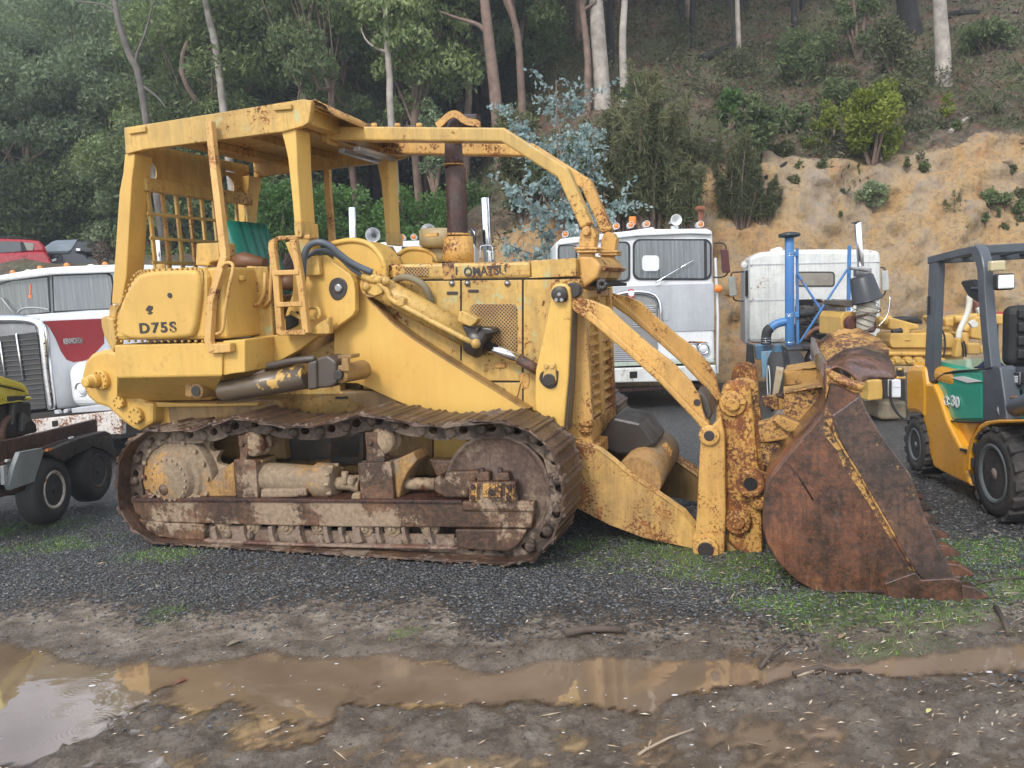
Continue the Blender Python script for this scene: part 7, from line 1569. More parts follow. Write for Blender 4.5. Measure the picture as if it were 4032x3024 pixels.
# --- forklift
def forklift():
    fr = Frame((3.18, 5.10, 0), -97); r = fr.root('forklift', 'orange-yellow and green forklift with dark grey overhead guard at the right edge', 'forklift'); P_ = lambda *a, **k: part(fr, r, *a, **k)
    OY = plain('orange_yellow_enamel', (.72,.335,.022), .22, var=.08, bump=.03, coat=.4); GE = plain('green_enamel', (.03,.37,.24), .2, var=.1, bump=.02, coat=.5); DG_ = plain('dark_grey_enamel', (.075,.085,.10), .4, var=.2, bump=.2, bs=90)
    body = P_('body', OY, [('J', [(432,775),(478,782),(500,830),(548,975),(610,1095),(648,1105),(640,1190),(640,1218),(668,1296),(560,1245),(480,1200),(455,1120),(440,1000),(425,960),(425,780)], .03, .98)], .02)
    P_('body_valley', OY, [('J', [(540,962),(720,970),(715,975),(690,1000),(655,1080),(648,1105),(608,1098)], .10, .95)], .015)
    P_('counterweight', OY, [('J', [(336,720),(345,695),(370,685),(428,690),(440,780),(440,975),(410,940),(385,928),(350,928),(340,925)], .02, 1.02)], .05)
    mb = MB(); a = fr.p('J',350,690,.05); mb.box(a[0]+.05, -.95, .06, .98, .80, .93); mb.obj('rear_deck', OY, r, .05, 4)
    P_('engine_hood', GE, [('J', [(484,800),(500,745),(535,715),(600,705),(725,712),(728,972),(650,972),(545,968),(528,930),(500,850)], .07, .93)], .03)
    mb = MB(); z = fr.p('J',600,700,.2)[2]; x0, x1 = fr.p('J',500,700,.2)[0], -.25; mb.box(x0, x1, .14, .88, z-.15, z+.03); mb.obj('hood_top', GE, r, .03, 3)
    P_('hood_seal', BLK, tubes=[([('J', x, y, .065) for x, y in ((730,708),(600,716),(535,728),(500,752),(486,785),(500,850),(528,930),(545,966),(640,972),(728,974))], .008, 6)])
    mb = MB(); q = fr.p('J',550,702,.2); mb.tube([q, q+np.array([0,0,.025])], .022, 10); mb.obj('hood_knob', BLK, r)
    P_('warning_sticker', plain('sticker', (.75,.74,.70), .4, var=.12, bump=0), [('J', [(560,748),(625,742),(722,768),(650,775)], .062, .07)], .001)
    q = fr.p('J', 546, 866, .06); z = q[2]
    ring = MB(); 
    for sgn in (-1, 1): ring.tube(curve([q+np.array([.055*math.cos(a)*1.0, 0, .030*math.sin(a)]) for a in np.linspace(.5*sgn, .5*sgn+math.pi*.9*sgn, 8)], 2), .0045, 6)
    ring.tube([q+np.array([-.028,0,-.036]), q+np.array([0,0,.036]), q+np.array([.03,0,-.036])], .0045, 6); ring.tube([q+np.array([-.02,0,-.008]), q+np.array([.02,0,-.008])], .004, 6)
    WHL = plain('white_lettering', (.78,.8,.8), .4, bump=0); ring.obj('logo', WHL, r)
    q2 = fr.p('J', 586, 872, .06); lettering('30', .115, WHL, r, (q2[0], .062, q2[2]), (R_(90), 0, 0), bold=.003, width=float(fr.p('J',607,872,.06)[0]-fr.p('J',566,872,.06)[0]))
    # cowl and dash
    P_('cowl', DG_, [('J', [(723,712),(770,700),(800,690),(812,700),(835,860),(845,962),(725,970)], .055, .16)], .01)
    P_('dash_panel', DG_, [('J', [(800,700),(1020,695),(1020,900),(930,880),(925,810),(885,782),(840,800),(828,830),(832,850)], .16, .22)], .01)
    P_('green_port', GE, [('J', curve([(826,850),(838,800),(885,780),(925,805),(934,850),(934,930),(850,940)], 3, True), .21, .25)], .003)
    P_('data_plate', BLK, [('J', rr(821,915,724,781,6), .14, .16)], .002); 
    for k in range(4): P_('plate_line', WHL, [('J', [(866,740+k*9),(900,740+k*9),(900,746+k*9),(866,746+k*9)], .136, .14)], 0)
    P_('plate_frame', STE, tubes=[([('J',821,724,.138),('J',915,724,.138),('J',915,781,.138),('J',821,781,.138),('J',821,722,.138)], .004, 5)])
    P_('tilt_cylinder', DG_, tubes=[([('J',850,920,.12),('J',905,890,.12),('J',1000,860,.12)], .06, 16), ([('J',850,920,.12),('J',860,915,.12)], .075, 16)]); P_('valve', YF, tubes=[([('J',880,855,.1),('J',880,880,.1)], .012, 8), ([('J',862,850,.1),('J',925,845,.1)], .009, 8)])
    # overhead guard: real posts on both sides, curved front, roof frame
    rear = [(456,148),(498,150),(474,770),(430,772)]; fcen = [(700,112),(722,135),(738,200),(745,330),(758,500),(778,705)]
    for m in (0, 1):
        mb = MB(); mb.plate(fr, 'J', rear, .05, .115); mb2 = MB(); mb2.bar([fr.p('J', x, y, .08) for x, y in curve(fcen, 4)], .07, .10, (1,0,0)); mb3 = MB(); mb3.bar([fr.p('J', x, y, .08) for x, y in ((470,160),(600,128),(690,108),(705,112))], .07, .06)
        if m: [q_.mirror(.52) for q_ in (mb, mb2, mb3)]
        mb.obj('guard_post', DG_, r, .01); mb2.obj('guard_post', DG_, r, .01); mb3.obj('guard_rail', DG_, r, .01)
    for k in range(12): P_('rail_grip', BLK, [('J', [(445,342+k*7.5),(453,342+k*7.5),(452,346+k*7.5),(444,346+k*7.5)], .035, .06)], 0)
    zr = fr.p('J',690,108,.1)[2]; xa, xb = fr.p('J',470,160,.1)[0], fr.p('J',700,112,.1)[0]; mb = MB()
    mb.box(xb-.04, xb+.03, .08, .96, zr-.03, zr+.03); mb.box(xa, xa+.06, .08, .96, fr.p('J',470,160,.1)[2]-.03, fr.p('J',470,160,.1)[2]+.03)
    zs = fr.p('J',470,160,.1)[2]
    for k in range(6): y = .16+k*.144; mb.add([(xa,y,zs),(xb,y,zr),(xb,y+.05,zr),(xa,y+.05,zs),(xa,y,zs+.03),(xb,y,zr+.03),(xb,y+.05,zr+.03),(xa,y+.05,zs+.03)], [(3,2,1,0),(4,5,6,7),(0,1,5,4),(1,2,6,5),(2,3,7,6),(3,0,4,7)])
    mb.obj('guard_roof', DG_, r, .006)
    # lamps, mirror
    q = fr.p('J', 768, 270, .04); mb = MB(); lx = q[0]+.02
    mb.box(lx, lx+.07, .035, .155, q[2]-.055, q[2]+.055); hl = mb.obj('headlight', BLK, r, .02, 3); mb = MB(); mb.box(lx+.06, lx+.076, .045, .145, q[2]-.045, q[2]+.045); mb.obj('lens', LENS, hl, .012)
    q = fr.p('J', 752, 190, .04); mb = MB(); mb.box(q[0], q[0]+.06, .035, .13, q[2]-.035, q[2]+.035); mb.obj('indicator_lamp', plain('cream_lens', (.55,.47,.28), .3, bump=0), r, .012)
    P_('rear_view_mirror', BLK, [('J', [(612,272),(622,262),(672,256),(690,275),(722,368),(700,372),(650,340)], .10, .14)], .012); P_('mirror_arm', DG_, tubes=[([('J',672,300,.1),('J',710,300,.08)], .012, 8)])
    # seat and levers
    sx = -.62; mb = MB(); mb.box(sx-.10, sx+.02, .28, .80, .98, 1.42); st = mb.obj('seat', BLK, r, .06, 4)
    mb = MB()
    for k in range(4): mb.box(sx+.02, sx+.05, .34, .74, 1.04+k*.095, 1.115+k*.095)
    mb.obj('seat_rib', BLK, st, .015); mb = MB(); mb.box(sx-.05, sx+.40, .26, .80, .90, .99); mb.obj('seat_cushion', BLK, st, .03)
    mb = MB()
    for y in (.30, .38): mb.tube([(-.02,y,1.05),(-.04,y,1.30)], .008, 6); mb.ball((-.04,y,1.31), .025)
    mb.obj('control_lever', plain('lever_knob', (.12,.11,.10), .4), r)
    # mudguard and wheels
    P_('mudguard', OY, [('J', [(690,1020),(705,990),(740,968),(800,960),(1020,958),(1020,972),(810,978),(760,985),(715,1010),(680,1060),(662,1130),(655,1215),(640,1215),(645,1120),(660,1065)], .0, .28)], .008)
    P_('wheel_well', DK, [('J', [(700,1010),(800,985),(1000,985),(1000,1250),(690,1280),(665,1230),(665,1120)], .26, .9)], .01)
    P_('step', BLK, [('J', [(608,1103),(650,1112),(650,1126),(608,1112)], .02, .3)], .004)
    c = fr.p('J', 772, 1262, 0); RT = .315; sc = rusty('muddy_tyre', (.03,.028,.027), (.055,.048,.043), (.11,.09,.075), rough=.75)
    GR2 = plain('grey_wheel_paint', (.13,.145,.15), .45, var=.35)
    tyre(r, c[0], RT+.0, .0, .24, RT, .195, GR2, tread=16, nuts=8, tmat=sc, hubmat=plain('greasy_nuts', (.22,.19,.15), .5)); tyre(r, c[0], RT, 1.04, .24, RT, .195, GR2, tread=16, nuts=8, side=-1, tmat=sc)
    c = fr.p('J', 383, 1112, .0); RR = .245
    tyre(r, c[0], RR, .0, .20, RR, .135, GR2, tread=16, nuts=0, tmat=sc); tyre(r, c[0], RR, 1.04, .20, RR, .135, GR2, nuts=0, side=-1, tmat=sc)
    # mast in front, mostly outside the picture
    mb = MB()
    for y in (.22, .76): mb.box(.42, .50, y-.04, y+.04, .08, 2.1)
    for z in (.3, 1.2, 2.0): mb.box(.44, .50, .22, .76, z, z+.08)
    for y in (.35, .63): mb.box(.52, .56, y-.05, y+.05, .06, .6); mb.box(.52, 1.4, y-.05, y+.05, .05, .09)
    mb.obj('mast', DG_, r, .006)
    cf = Frame(fr.o, -97).root('navy_cloth', 'crumpled navy cloth lying on the green forklift hood', 'cloth'); rs = random.Random(2); q = fr.p('J',712,672,.12); rows = []
    for i in range(10):
        rows.append([(q[0]-.10+.2*i/9+.01*rs.random(), .12+.16*j/9, z_) for j in range(10) for z_ in [fr.p('J',712,700,.2)[2]+.02+.06*math.sin(math.pi*i/9)*math.sin(math.pi*j/9)*(1+.4*rs.random())]])
    mb = MB(); mb.sheet(rows, .01); mb.obj('cloth', plain('navy_cloth', (.02,.022,.07), .8), cf)
forklift()

# --- red and white bonneted truck at the left
def bonneted():
    fr = Frame((-5.2, 9.6, -.2), -14); r = fr.root('bonneted_truck', 'white truck with red bonnet flash and chrome grille at the left, behind the loader', 'truck'); P_ = lambda *a, **k: part(fr, r, *a, **k)
    ks = Frame(tuple(fr.o+fr.M.T@np.array([-.42, .03, 0])), -14+72)
    def kpart(name, mat, pts, t0, t1, bevel=.006, parent=None):
        mb = MB(); mb.extr([ks.p('K', x, y, t0) for x, y in pts], (0, t1-t0, 0)); mb.v = [tuple(fr.M@(ks.M.T@np.array(v)+ks.o-fr.o)) for v in mb.v]; return mb.obj(name, mat, parent or r, bevel)
    xc = -.92
    mb = MB(); secs = []
    for w, hw, zt, zb in ((.03,.50,1.86,.80),(.5,.60,1.90,.80),(1.35,.86,1.97,.85)):
        ring_ = []
        for a in np.linspace(0, math.pi, 13): ring_.append((xc+hw*np.sign(math.cos(a))*abs(math.cos(a))**.35, w, zb+(zt-zb)*(abs(math.sin(a))**.3)))
        secs.append(ring_)
    n = 13; mb.add([p for s in secs for p in s], [(i*n+k, i*n+k+1, (i+1)*n+k+1, (i+1)*n+k) for i in range(2) for k in range(n-1)]+[tuple(range(n))], True); mb.obj('bonnet', WHT, r)
    kpart('bonnet_side', WHT, [(205,472),(560,462),(600,900),(480,930),(285,945),(262,700)], .0, .25, .03)
    kpart('red_flash', REDP, [(228,484),(300,480),(545,470),(545,600),(470,680),(430,692),(385,698),(350,685),(320,640),(290,570),(262,520)], -.008, .02, .003)
    q0, q1 = ks.p('K',332,590,-.01), ks.p('K',434,585,-.01); nm = kpart('name_plate', plain('name_plate_dull', (.22,.09,.09), .4), [(330,578),(434,572),(434,600),(332,605)], -.012, -.006, .001)
    c = (q0+q1)/2; lc = fr.M@(ks.M.T@c+ks.o-fr.o); t = lettering('KENWORTH', .10, CHR, r, tuple(lc+np.array([0,-.012,0])), (R_(90), 0, R_(72)), bold=.002, width=float(q1[0]-q0[0])*.95)
    # front wings
    fd = MB(); fd.box(-.30, .42, .10, 1.35, .76, 1.34); fd.obj('wing', WHT, r, .16, 6); fd = MB(); fd.box(2*xc-.42, 2*xc+.30, .10, 1.35, .76, 1.34); fd.obj('wing', WHT, r, .16, 6)
    lampround(fr, r, 'K', 426, 838, .10, .088, 'headlight', LENS, .08)
    # grille with chrome arch
    g = P_('grille', mesh_mat('dark_grille', (.075,.072,.07), 40, (.02,.02,.02), .34, (.05,.05,.05)), [('K', [(-160,585),(120,555),(190,548),(205,650),(240,940),(-120,975)], .0, .05)], .004)
    for k in range(14): part(fr, g, 'grille_slat', plain('dull_slat', (.10,.095,.09), .4) if k == 0 else D.materials['dull_slat'], [('K', [(-150,600+k*26),(195+k*3,572+k*26),(196+k*3,577+k*26),(-150,605+k*26)], -.012, .0)], .001)
    for a, b in (((0,590),(28,775)), ((85,548),(122,790))): part(fr, g, 'grille_bar', CHR, tubes=[([('K',*a,-.02),('K',*b,-.02)], .014, 8)])
    P_('grille_header', STE, [('K', [(-150,500),(100,492),(180,498),(190,545),(120,555),(-150,585)], .0, .04)], .01)
    P_('grille_surround', CHR, tubes=[([('K', x, y, .0) for x, y in curve([(-150,485),(20,475),(120,476),(185,486),(215,510),(230,560),(250,760),(275,945)], 5)], .055, 16)])
    mb = MB()
    for k in range(6): q = fr.p('K', 232+k*8, 600+k*65, -.05); mb.ball(q, .012, seg=6)
    mb.obj('rivet_row', DK, r)
    # cab
    rf = [(-400,330),(-200,285),(0,243),(100,225),(200,208),(300,200),(480,192),(560,190),(640,185),(700,192),(745,215),(740,262),(590,228),(265,240),(0,275),(-400,350)]
    CWD = paint('cab_white', (.74,.75,.74), (.68,.69,.68), rust=.08, dirt=.2, edge=.2)
    P_('cab', CWD, [('K', [(-400,340),(0,265),(265,235),(590,225),(735,240),(735,560),(560,700),(-400,760)], 1.38, 3.0)], .05)
    P_('roof', CWD, [('K', rf, 1.26, 3.0)], .035)
    for pts in ([(-280,345),(-150,300),(0,288),(60,268),(258,246),(270,440),(150,455),(0,462),(-280,480)], [(268,244),(560,232),(582,245),(590,300),(580,425),(275,440)]):
        s = P_('window_seal', BLK, [('K', pts, 1.36, 1.40)], .004); cx = sum(p[0] for p in pts)/len(pts); cy = sum(p[1] for p in pts)/len(pts); part(fr, s, 'windscreen', GLS, [('K', [(cx+(x-cx)*.955, cy+(y-cy)*.93) for x, y in pts], 1.353, 1.37)], .002)
    P_('window_divider', plain('grey_rubber', (.13,.14,.15), .5), [('K', [(258,244),(270,243),(278,442),(268,443)], 1.34, 1.36)], .003)
    P_('wiper', STE, tubes=[([('K',5,360,1.32),('K',75,445,1.32)], .012, 8)])
    P_('air_freshener', plain('orange_tag', (.75,.2,.08), .5, bump=0), [('K', [(155,290),(160,290),(158,348),(152,348)], 1.345, 1.35), ('K', [(146,348),(164,346),(165,362),(147,363)], 1.345, 1.35)], 0)
    P_('steering_wheel', plain('pale_grey_rim', (.42,.43,.42), .5), tubes=[([('K', x, y, 1.342) for x, y in curve([(90,440),(110,420),(150,412),(200,413),(255,422)], 4)], .010, 6)])
    P_('scuttle', CWD, [('K', [(-300,490),(0,462),(280,442),(560,428),(560,468),(240,478),(-300,500)], 1.2, 1.4)], .01)
    for x, y in ((66,228),(208,205),(348,190),(548,185)):
        q = fr.p('K', x, y, 1.5); mb = MB(); mb.ball((q[0],1.5,q[2]), .042, (1,.8,.75), 12); mb.obj('roof_lamp', ORL, r)
    for x, y in ((148,218),(474,191)): q = fr.p('K', x, y, 1.5); mb = MB(); mb.ball((q[0],1.5,q[2]-.01), .055, (1,.8,.4), 12); mb.obj('roof_button', CWD, r)
    # bumper
    P_('bumper', paint('rust_spotted_white', (.70,.68,.64), (.62,.58,.54), rust=.62, dirt=.3, edge=.6, scale=1.5), [('K', [(160,1000),(635,950),(636,1075),(180,1085)], -.12, -.04)], .012)
    P_('bumper', D.materials['rust_spotted_white'], [('K', [(-300,1040),(160,1000),(180,1085),(-300,1120)], -.12, -.04)], .012)
    P_('bumper_hole', DARK, [('K', [(270,1006),(302,1002),(302,1032),(272,1036)], -.124, -.11)], .001)
    P_('sill', GRY, [('K', [(370,940),(580,915),(600,950),(375,965)], -.03, .1), ('K', [(280,950),(300,948),(312,968),(285,970)], -.06, .0), ('K', [(330,945),(355,942),(352,962),(330,966)], -.06, .0)], .01)
    P_('chassis', DK, [('K', [(160,965),(600,930),(640,1100),(160,1120)], .05, 2.5)], .01)
    for x in (-.08, -2.0): mb = MB(); mb.lathe((x, .9, .48), [(0,.26),(0,.42),(.04,.48),(.26,.48),(.3,.42)], (1,0,0), 36); mb.obj('wheel', TYR, r)
    P_('exhaust_pipe', CHR, tubes=[([('A',990,1180,3.2),('A',982,1000,3.2)], .04, 16)])
bonneted()

# --- truck behind the bonnet of the loader: only roof, horns and stacks stand clear
def middle_truck():
    fr = Frame((-1.3, 14, -.3), 0); r = fr.root('white_truck', 'white truck behind the loader bonnet, only its roof, horns and twin chrome stacks in view', 'truck'); P_ = lambda *a, **k: part(fr, r, *a, **k)
    P_('cab', WHT, [('Q', [(300,490),(350,458),(500,445),(950,425),(1180,428),(1240,445),(1262,480),(1270,1300),(300,1300)], 0, 1.8)], .06)
    P_('sun_visor', BLK, [('Q', [(620,488),(930,488),(1200,486),(1200,520),(625,515)], -.06, .05)], .01); P_('windscreen', GLS, [('Q', [(620,520),(1200,520),(1200,800),(620,800)], -.02, .0)], .005)
    for x0, y0, x1, y1, rd in ((205,600,192,148,.062),(1375,600,1350,64,.070)): P_('chrome_stack', CHR, tubes=[([('Q',x0,y0,.8),('Q',x1,y1,.8)], rd*1.15, 20)])
    P_('muffler', CHR, tubes=[([('Q',1392,900,.7),('Q',1390,540,.7),('Q',1390,532,.7)], .105, 24)])
    P_('air_cleaner', BLK, [('Q', rr(1205,1262,325,640,28), .4, .9)], .05); P_('cleaner_band', CHR, [('Q', [(1225,330),(1262,360),(1262,400),(1240,350)], .38, .42)], .01)
    P_('grab_loop', CHR, tubes=[([('Q', x, y, .3) for x, y in curve([(1305,600),(1308,500),(1330,482),(1390,480),(1412,500),(1418,610)], 4)], .013, 8)])
    for x, y, s in ((380,392,1), (858,360,1)):
        q = fr.p('Q', x, y, .1); mb = MB(); mb.lathe((q[0],0,q[2]), [(.30,.001),(.28,.02),(.08,.05),(.0,.115),(-.015,.125),(.0,.13),(.10,.06),(.30,.03),(.7,.025)], seg=28); mb.obj('air_horn', plain('polished_horn', (.62,.63,.64), .3, metal=.6, bump=0), r)
    for x, y in ((628,410),(728,405)): lampround(fr, r, 'Q', x, y, .05, .055, 'marker_lamp', ORL, .2, rim=WHT)
    mb = MB()
    for x in (-1.0, 1.0): mb.lathe((x, .9, .5), [(0,.3),(0,.44),(.04,.5),(.3,.5)], (1,0,0), 30)
    mb.obj('axle_wheel', TYR, r)
middle_truck()

# --- trailer with its load at the left edge
def trailer():
    fr = Frame((-3.90, 6.50, -.03), 90); r = fr.root('flat_trailer', 'rusty tandem-axle flat trailer at the left edge', 'trailer'); P_ = lambda *a, **k: part(fr, r, *a, **k); P = fr.p
    TB = rusty('trailer_rust', (.04,.022,.018), (.085,.040,.028), (.14,.075,.05), rough=.45)
    P_('side_rail', TB, [('V', [(-400,830),(0,735),(330,665),(975,508),(985,632),(640,720),(0,955),(-400,1080)], .10, .15)], .008)
    P_('deck', TB, [('V', [(-400,1085),(0,960),(640,722),(985,634),(985,650),(640,745),(0,985),(-400,1110)], .05, 1.5)], .006)
    P_('mudguard', rusty('dark_guard_rust', (.025,.020,.018), (.05,.038,.032), (.085,.06,.045), rough=.5), [('V', [(800,700),(1065,628),(1110,650),(1140,700),(1165,860),(1150,900),(1060,830),(930,790),(640,940),(560,900),(460,840),(600,780)], -.02, .22)], .01)
    P_('mudguard_flap', plain('galvanised_flap', (.24,.26,.25), .4, var=.3), [('V', [(200,840),(420,800),(445,835),(405,960),(365,1075),(350,1140),(110,1225),(90,1180),(140,1000)], -.02, .02)], .006)
    P_('chassis_beam', TB, [('V', [(-400,1290),(0,1230),(375,1120),(390,1190),(0,1300),(-400,1400)], .08, .16), ('V', [(-300,960),(90,1200),(100,1260),(60,1250),(-300,1100)], .1, .15), ('V', [(430,850),(760,760),(740,930),(600,1000),(420,1040)], .25, .3)], .006)
    P_('tie_bracket', plain('galvanised_bracket', (.30,.31,.30), .4), [('V', [(35,980),(68,975),(75,1170),(45,1172)], -.02, .01)], .004, tubes=[([('V',58,930,-.02),('V',95,930,-.02)], .014, 8)])
    P_('side_marker', ORL, [('V', [(475,812),(525,800),(525,825),(478,838)], -.035, -.02)], .003)
    P_('white_chip', WHT, [('V', [(705,692),(745,682),(740,705),(708,712)], .0, .02)], .003)
    T1 = plain('worn_tyre', (.042,.041,.040), .7, bump=.3)
    c = P('V', 560, 1262, 0); RT = .285
    tyre(r, c[0], RT-.0, .0, .19, RT, .155, paint('cream_rim_rusting', (.66,.62,.54), (.5,.44,.36), rust=.6), nuts=5, tmat=T1, hubmat=DK)
    c2 = P('V', 1000, 1082, 0); tyre(r, c2[0], RT, .0, .19, RT, .155, rusty('brown_rim', (.05,.035,.025), (.10,.07,.05), (.15,.10,.07)), nuts=5, tmat=T1, hubmat=DK)
    for cc in (c, c2): tyre(r, cc[0], RT, 1.7, .19, RT, .155, DK, nuts=0, side=-1, tmat=T1)
    mb = MB(); mb.tube([(c[0],.1,RT),(c[0],1.6,RT)], .03, 8); mb.tube([(c2[0],.1,RT),(c2[0],1.6,RT)], .03, 8); mb.obj('axle', DK, r)
    # yellow and black machine riding on it
    f2 = Frame(fr.o, 90); m = f2.root('ground_machine', 'yellow and black machine loaded on the trailer at the left edge', 'machine'); YM_ = plain('lemon_paint', (.62,.52,.06), .3, var=.15, coat=.3)
    part(f2, m, 'hood', YM_, [('V', [(-400,-40),(0,70),(120,110),(230,145),(262,175),(290,225),(298,275),(262,262),(250,230),(200,212),(0,165),(-400,60)], .30, .95)], .02)
    part(f2, m, 'hood_stripe', BLK, [('V', [(-400,60),(0,165),(200,212),(250,232),(255,240),(200,222),(0,178),(-400,75)], .29, .3)], .002)
    part(f2, m, 'hood_side', YM_, [('V', [(-400,80),(0,180),(200,225),(245,240),(262,265),(235,280),(0,290),(-400,250)], .31, .9)], .01)
    part(f2, m, 'black_band', BLK, [('V', [(-400,250),(0,290),(160,285),(235,276),(262,285),(265,305),(250,322),(160,325),(150,330),(0,345),(-400,330)], .298, .4)], .006)
    part(f2, m, 'bumper_lip', YM_, [('V', [(280,290),(310,280),(332,305),(320,318),(272,328),(180,330),(0,368),(0,350),(200,325),(262,320)], .28, .5)], .01)
    q = f2.p('V', 34, 314, .295); q1 = f2.p('V', 68, 314, .295); q0 = f2.p('V', -2, 316, .295); lettering('KER', .07, YM_, m, (q[0], .294, q[2]), (R_(90), 0, 0), bold=.002, width=float(q1[0]-q0[0]), shear=.2)
    part(f2, m, 'body', plain('dark_machine_body', (.022,.021,.019), .45, var=.4, bump=.4, bs=12), [('V', [(-400,350),(0,360),(200,330),(318,340),(322,500),(370,560),(385,640),(200,690),(0,735),(-400,800)], .34, 1.0)], .02)
    part(f2, m, 'guard_arc', rusty('brown_arc', (.10,.045,.03), (.2,.09,.06), (.25,.12,.08)), tubes=[([('V', x, y, .33) for x, y in curve([(20,730),(15,640),(40,550),(90,490)], 4)], .03, 10)])
    part(f2, m, 'linkage', plain('dark_grey_steel', (.07,.068,.06), .5), [('V', [(135,350),(160,320),(170,290),(190,285),(175,340),(165,420),(150,560),(120,570)], .30, .34), ('V', [(240,440),(320,520),(300,540),(262,560),(250,620),(225,640),(225,520)], .30, .34)], .008)
trailer()

# --- cars parked on the upper terrace
def cars():
    fr = Frame((-13.9, 25, 3.05), 29); r = fr.root('red_car', 'red wagon-type four-wheel drive parked on the terrace at the upper left', 'car'); P_ = lambda *a, **k: part(fr, r, *a, **k); RC = plain('red_car_paint', (.42,.022,.030), .25, coat=.6, var=.1, bump=0)
    P_('body', RC, [('X', [(-700,420),(0,400),(550,375),(740,370),(800,450),(850,560),(868,640),(860,700),(640,720),(600,640),(540,600),(470,600),(400,640),(375,720),(-200,760),(-700,740)], 0, 1.8)], .07)
    P_('cabin', RC, [('X', [(-600,180),(0,160),(480,180),(655,200),(700,260),(745,375),(-600,420)], .12, 1.7)], .06)
    P_('roof_rail', BLK, [('X', [(-300,130),(0,128),(200,130),(480,150),(560,175),(480,172),(0,150),(-300,150)], .2, .26)], .01)
    P_('side_window', GLD, [('X', [(-250,215),(0,208),(330,215),(352,375),(20,398),(-250,400)], .10, .14)], .01); P_('side_window', plain('lit_tone_glass', (.34,.33,.27), .3), [('X', [(380,225),(545,240),(550,300),(530,362),(440,355)], .10, .14)], .01); P_('pillar', BLK, [('X', [(330,215),(380,220),(440,372),(352,376)], .098, .14)], .004)  # quarter pane: light through the glass is put into its pale colour
    P_('door_handle', RC, [('X', [(350,435),(430,432),(430,448),(350,452)], -.03, .02)], .01); P_('wheel_arch', RC, [('X', curve([(290,700),(320,580),(400,500),(520,485),(620,520),(690,600),(650,640),(560,570),(460,570),(380,640),(360,710)], 2, True), -.04, .05)], .02)
    c = fr.p('X', 520, 730, 0); tyre(r, c[0], c[2], .02, .22, .36, .22, STE, nuts=5); tyre(r, c[0]-2.6, c[2], .02, .22, .36, .22, STE, nuts=5)
    P_('tail_lamp', plain('red_lens', (.4,.02,.02), .2, bump=0), [('X', [(700,265),(730,280),(800,450),(775,440)], .1, .3)], .01)
    f = Frame((-13.0, 27.5, 3.06), 22); b = f.root('black_car', 'black car with pale sky-toned windscreen parked beside the red one behind bare twigs', 'car'); Q_ = lambda *a, **k: part(f, b, *a, **k); BC = plain('black_car_paint', (.018,.02,.024), .2, coat=.6, bump=0)
    Q_('body', BC, [('X', [(760,380),(1160,370),(1240,360),(1400,400),(1450,460),(1800,430),(1900,440),(1900,640),(1200,660),(860,640),(840,560),(845,480)], 0, 1.75)], .08); Q_('cabin', BC, [('X', [(730,310),(800,240),(900,190),(1280,170),(1420,190),(1700,200),(1800,430),(760,390)], .5, 1.8)], .08)
    Q_('windscreen', plain('sky_tone_glass', (.30,.36,.42), .12, bump=0), [('X', [(728,305),(850,215),(920,192),(1268,178),(1160,350),(1100,372),(770,378)], .40, .52)], .01); Q_('headlight', LENS, [('X', [(840,510),(890,490),(930,490),(910,530),(850,548)], -.05, .05)], .01)  # windscreen: reflected sky is put into the pale blue base colour
    Q_('bonnet', BC, [('X', [(770,382),(1100,376),(1180,400),(1050,420),(900,430),(800,445)], -.02, .4)], .03); Q_('bonnet_trim', GLD, [('X', [(880,440),(940,430),(920,470)], -.04, .0)], .004); Q_('mirror', CHR, [('X', rr(1238,1320,320,370,14), -.1, .05)], .02)  # trim: small dark glass plate on the bonnet
    for x in (1100, 1750): c = f.p('X', x, 640, 0); tyre(b, c[0], c[2], .02, .2, .34, .2, DK, nuts=0)
cars()
# ------------------------------------------------------------------ damp air between the trees
hm = D.materials.new('damp_air'); hm.use_nodes = True; _n = hm.node_tree; _n.nodes.clear(); _o = _n.nodes.new('ShaderNodeOutputMaterial'); _v = _n.nodes.new('ShaderNodeVolumePrincipled')
_v.inputs['Color'].default_value = (.86, .92, 1.0, 1); _v.inputs['Density'].default_value = 0.0020; _v.inputs['Anisotropy'].default_value = .2
_n.links.new(_v.outputs[0], _o.inputs['Volume'])
mb = MB(); mb.box(-75, 75, -25, 115, -2.0, 62); hz_ = mb.obj('haze', hm); tag(hz_, 'thin damp haze softening the wooded slope', kind='stuff')
SC.cycles.volume_bounces = 0
try: hm.cycles.homogeneous_volume = True
except Exception: pass

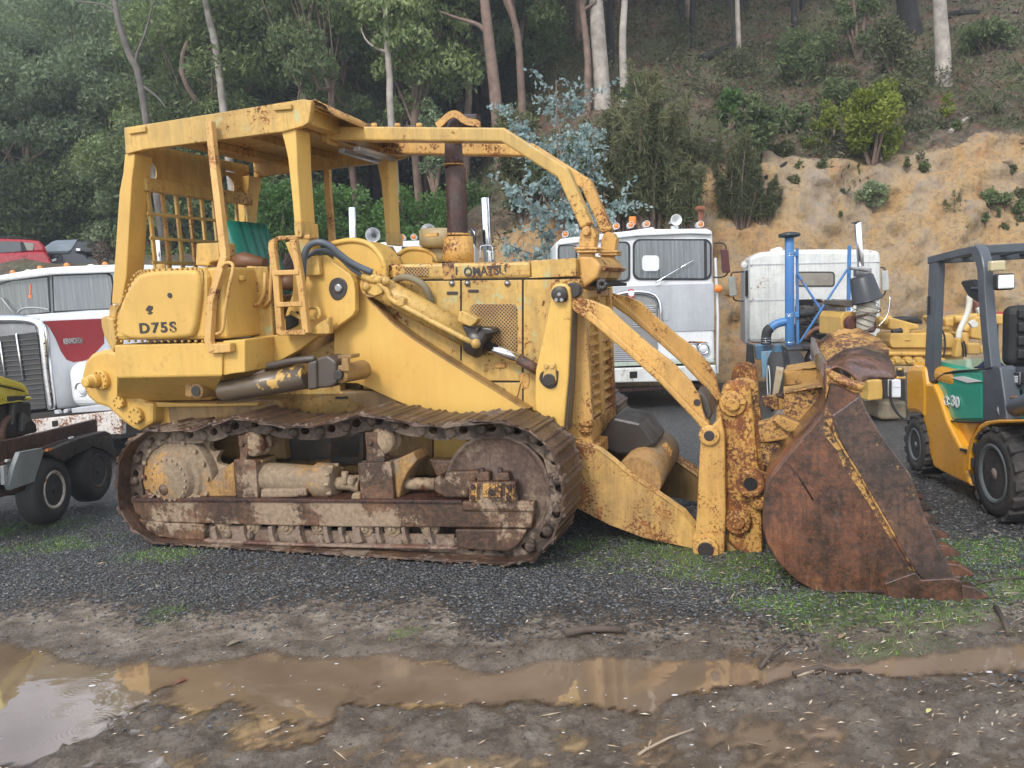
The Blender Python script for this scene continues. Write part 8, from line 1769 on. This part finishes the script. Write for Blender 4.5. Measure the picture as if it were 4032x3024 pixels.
# ------------------------------------------------------------------ pieces that lie far apart become parts of their own
_keep = {'foliage','crown','stem','trunk','rivet_row','tread','lettering','track_pin','paint_remains','engine','engine_hose','logo','roller_guard','crawler_track','binding_wire','belly_rib'}
def split_far(o):
    me = o.data; nv = len(me.vertices)
    if nv > 6000 or nv == 0: return
    par = list(range(nv))
    def fd(a):
        while par[a] != a: par[a] = par[par[a]]; a = par[a]
        return a
    for e in me.edges:
        a, b = fd(e.vertices[0]), fd(e.vertices[1])
        if a != b: par[a] = b
    rt_ = [fd(i) for i in range(nv)]; isl = sorted(set(rt_)); k = len(isl)
    if k < 2 or k > 60: return
    ix = {r: i for i, r in enumerate(isl)}; iv = np.array([ix[r] for r in rt_]); co = np.array([v.co[:] for v in me.vertices])
    lo = np.array([co[iv == i].min(0) for i in range(k)]); hi = np.array([co[iv == i].max(0) for i in range(k)]); sz = (hi-lo).max(1); pc = list(range(k))
    for i in range(k):
        for j in range(i+1, k):
            g = np.linalg.norm(np.maximum(0, np.maximum(lo[i]-hi[j], lo[j]-hi[i])))
            if g <= max(.02, .5*max(sz[i], sz[j]))*.98:
                a, b = pc[i], pc[j]; pc = [a if q == b else q for q in pc]
    grp = sorted(set(pc))
    if len(grp) < 2 or len(grp) > 60: return
    sm_ = [p.use_smooth for p in me.polygons]; fs = [tuple(p.vertices) for p in me.polygons]; kids = list(o.children)
    for gi, g in enumerate(grp):
        sel = [i for i in range(nv) if pc[iv[i]] == g]; mp = {v: n for n, v in enumerate(sel)}; f2 = [(tuple(mp[v] for v in f), s_) for f, s_ in zip(fs, sm_) if f[0] in mp]
        m2 = D.meshes.new(me.name); m2.from_pydata([tuple(co[i]) for i in sel], [], [f for f, _ in f2]); m2.polygons.foreach_set('use_smooth', [s_ for _, s_ in f2])
        for mt in me.materials: m2.materials.append(mt)
        if gi == 0: o.data = m2
        else: c = o.copy(); c.data = m2; COL.objects.link(c)
for o in list(SC.objects):
    if o.type == 'MESH' and o.parent and o.name.split('.')[0] not in _keep: split_far(o)
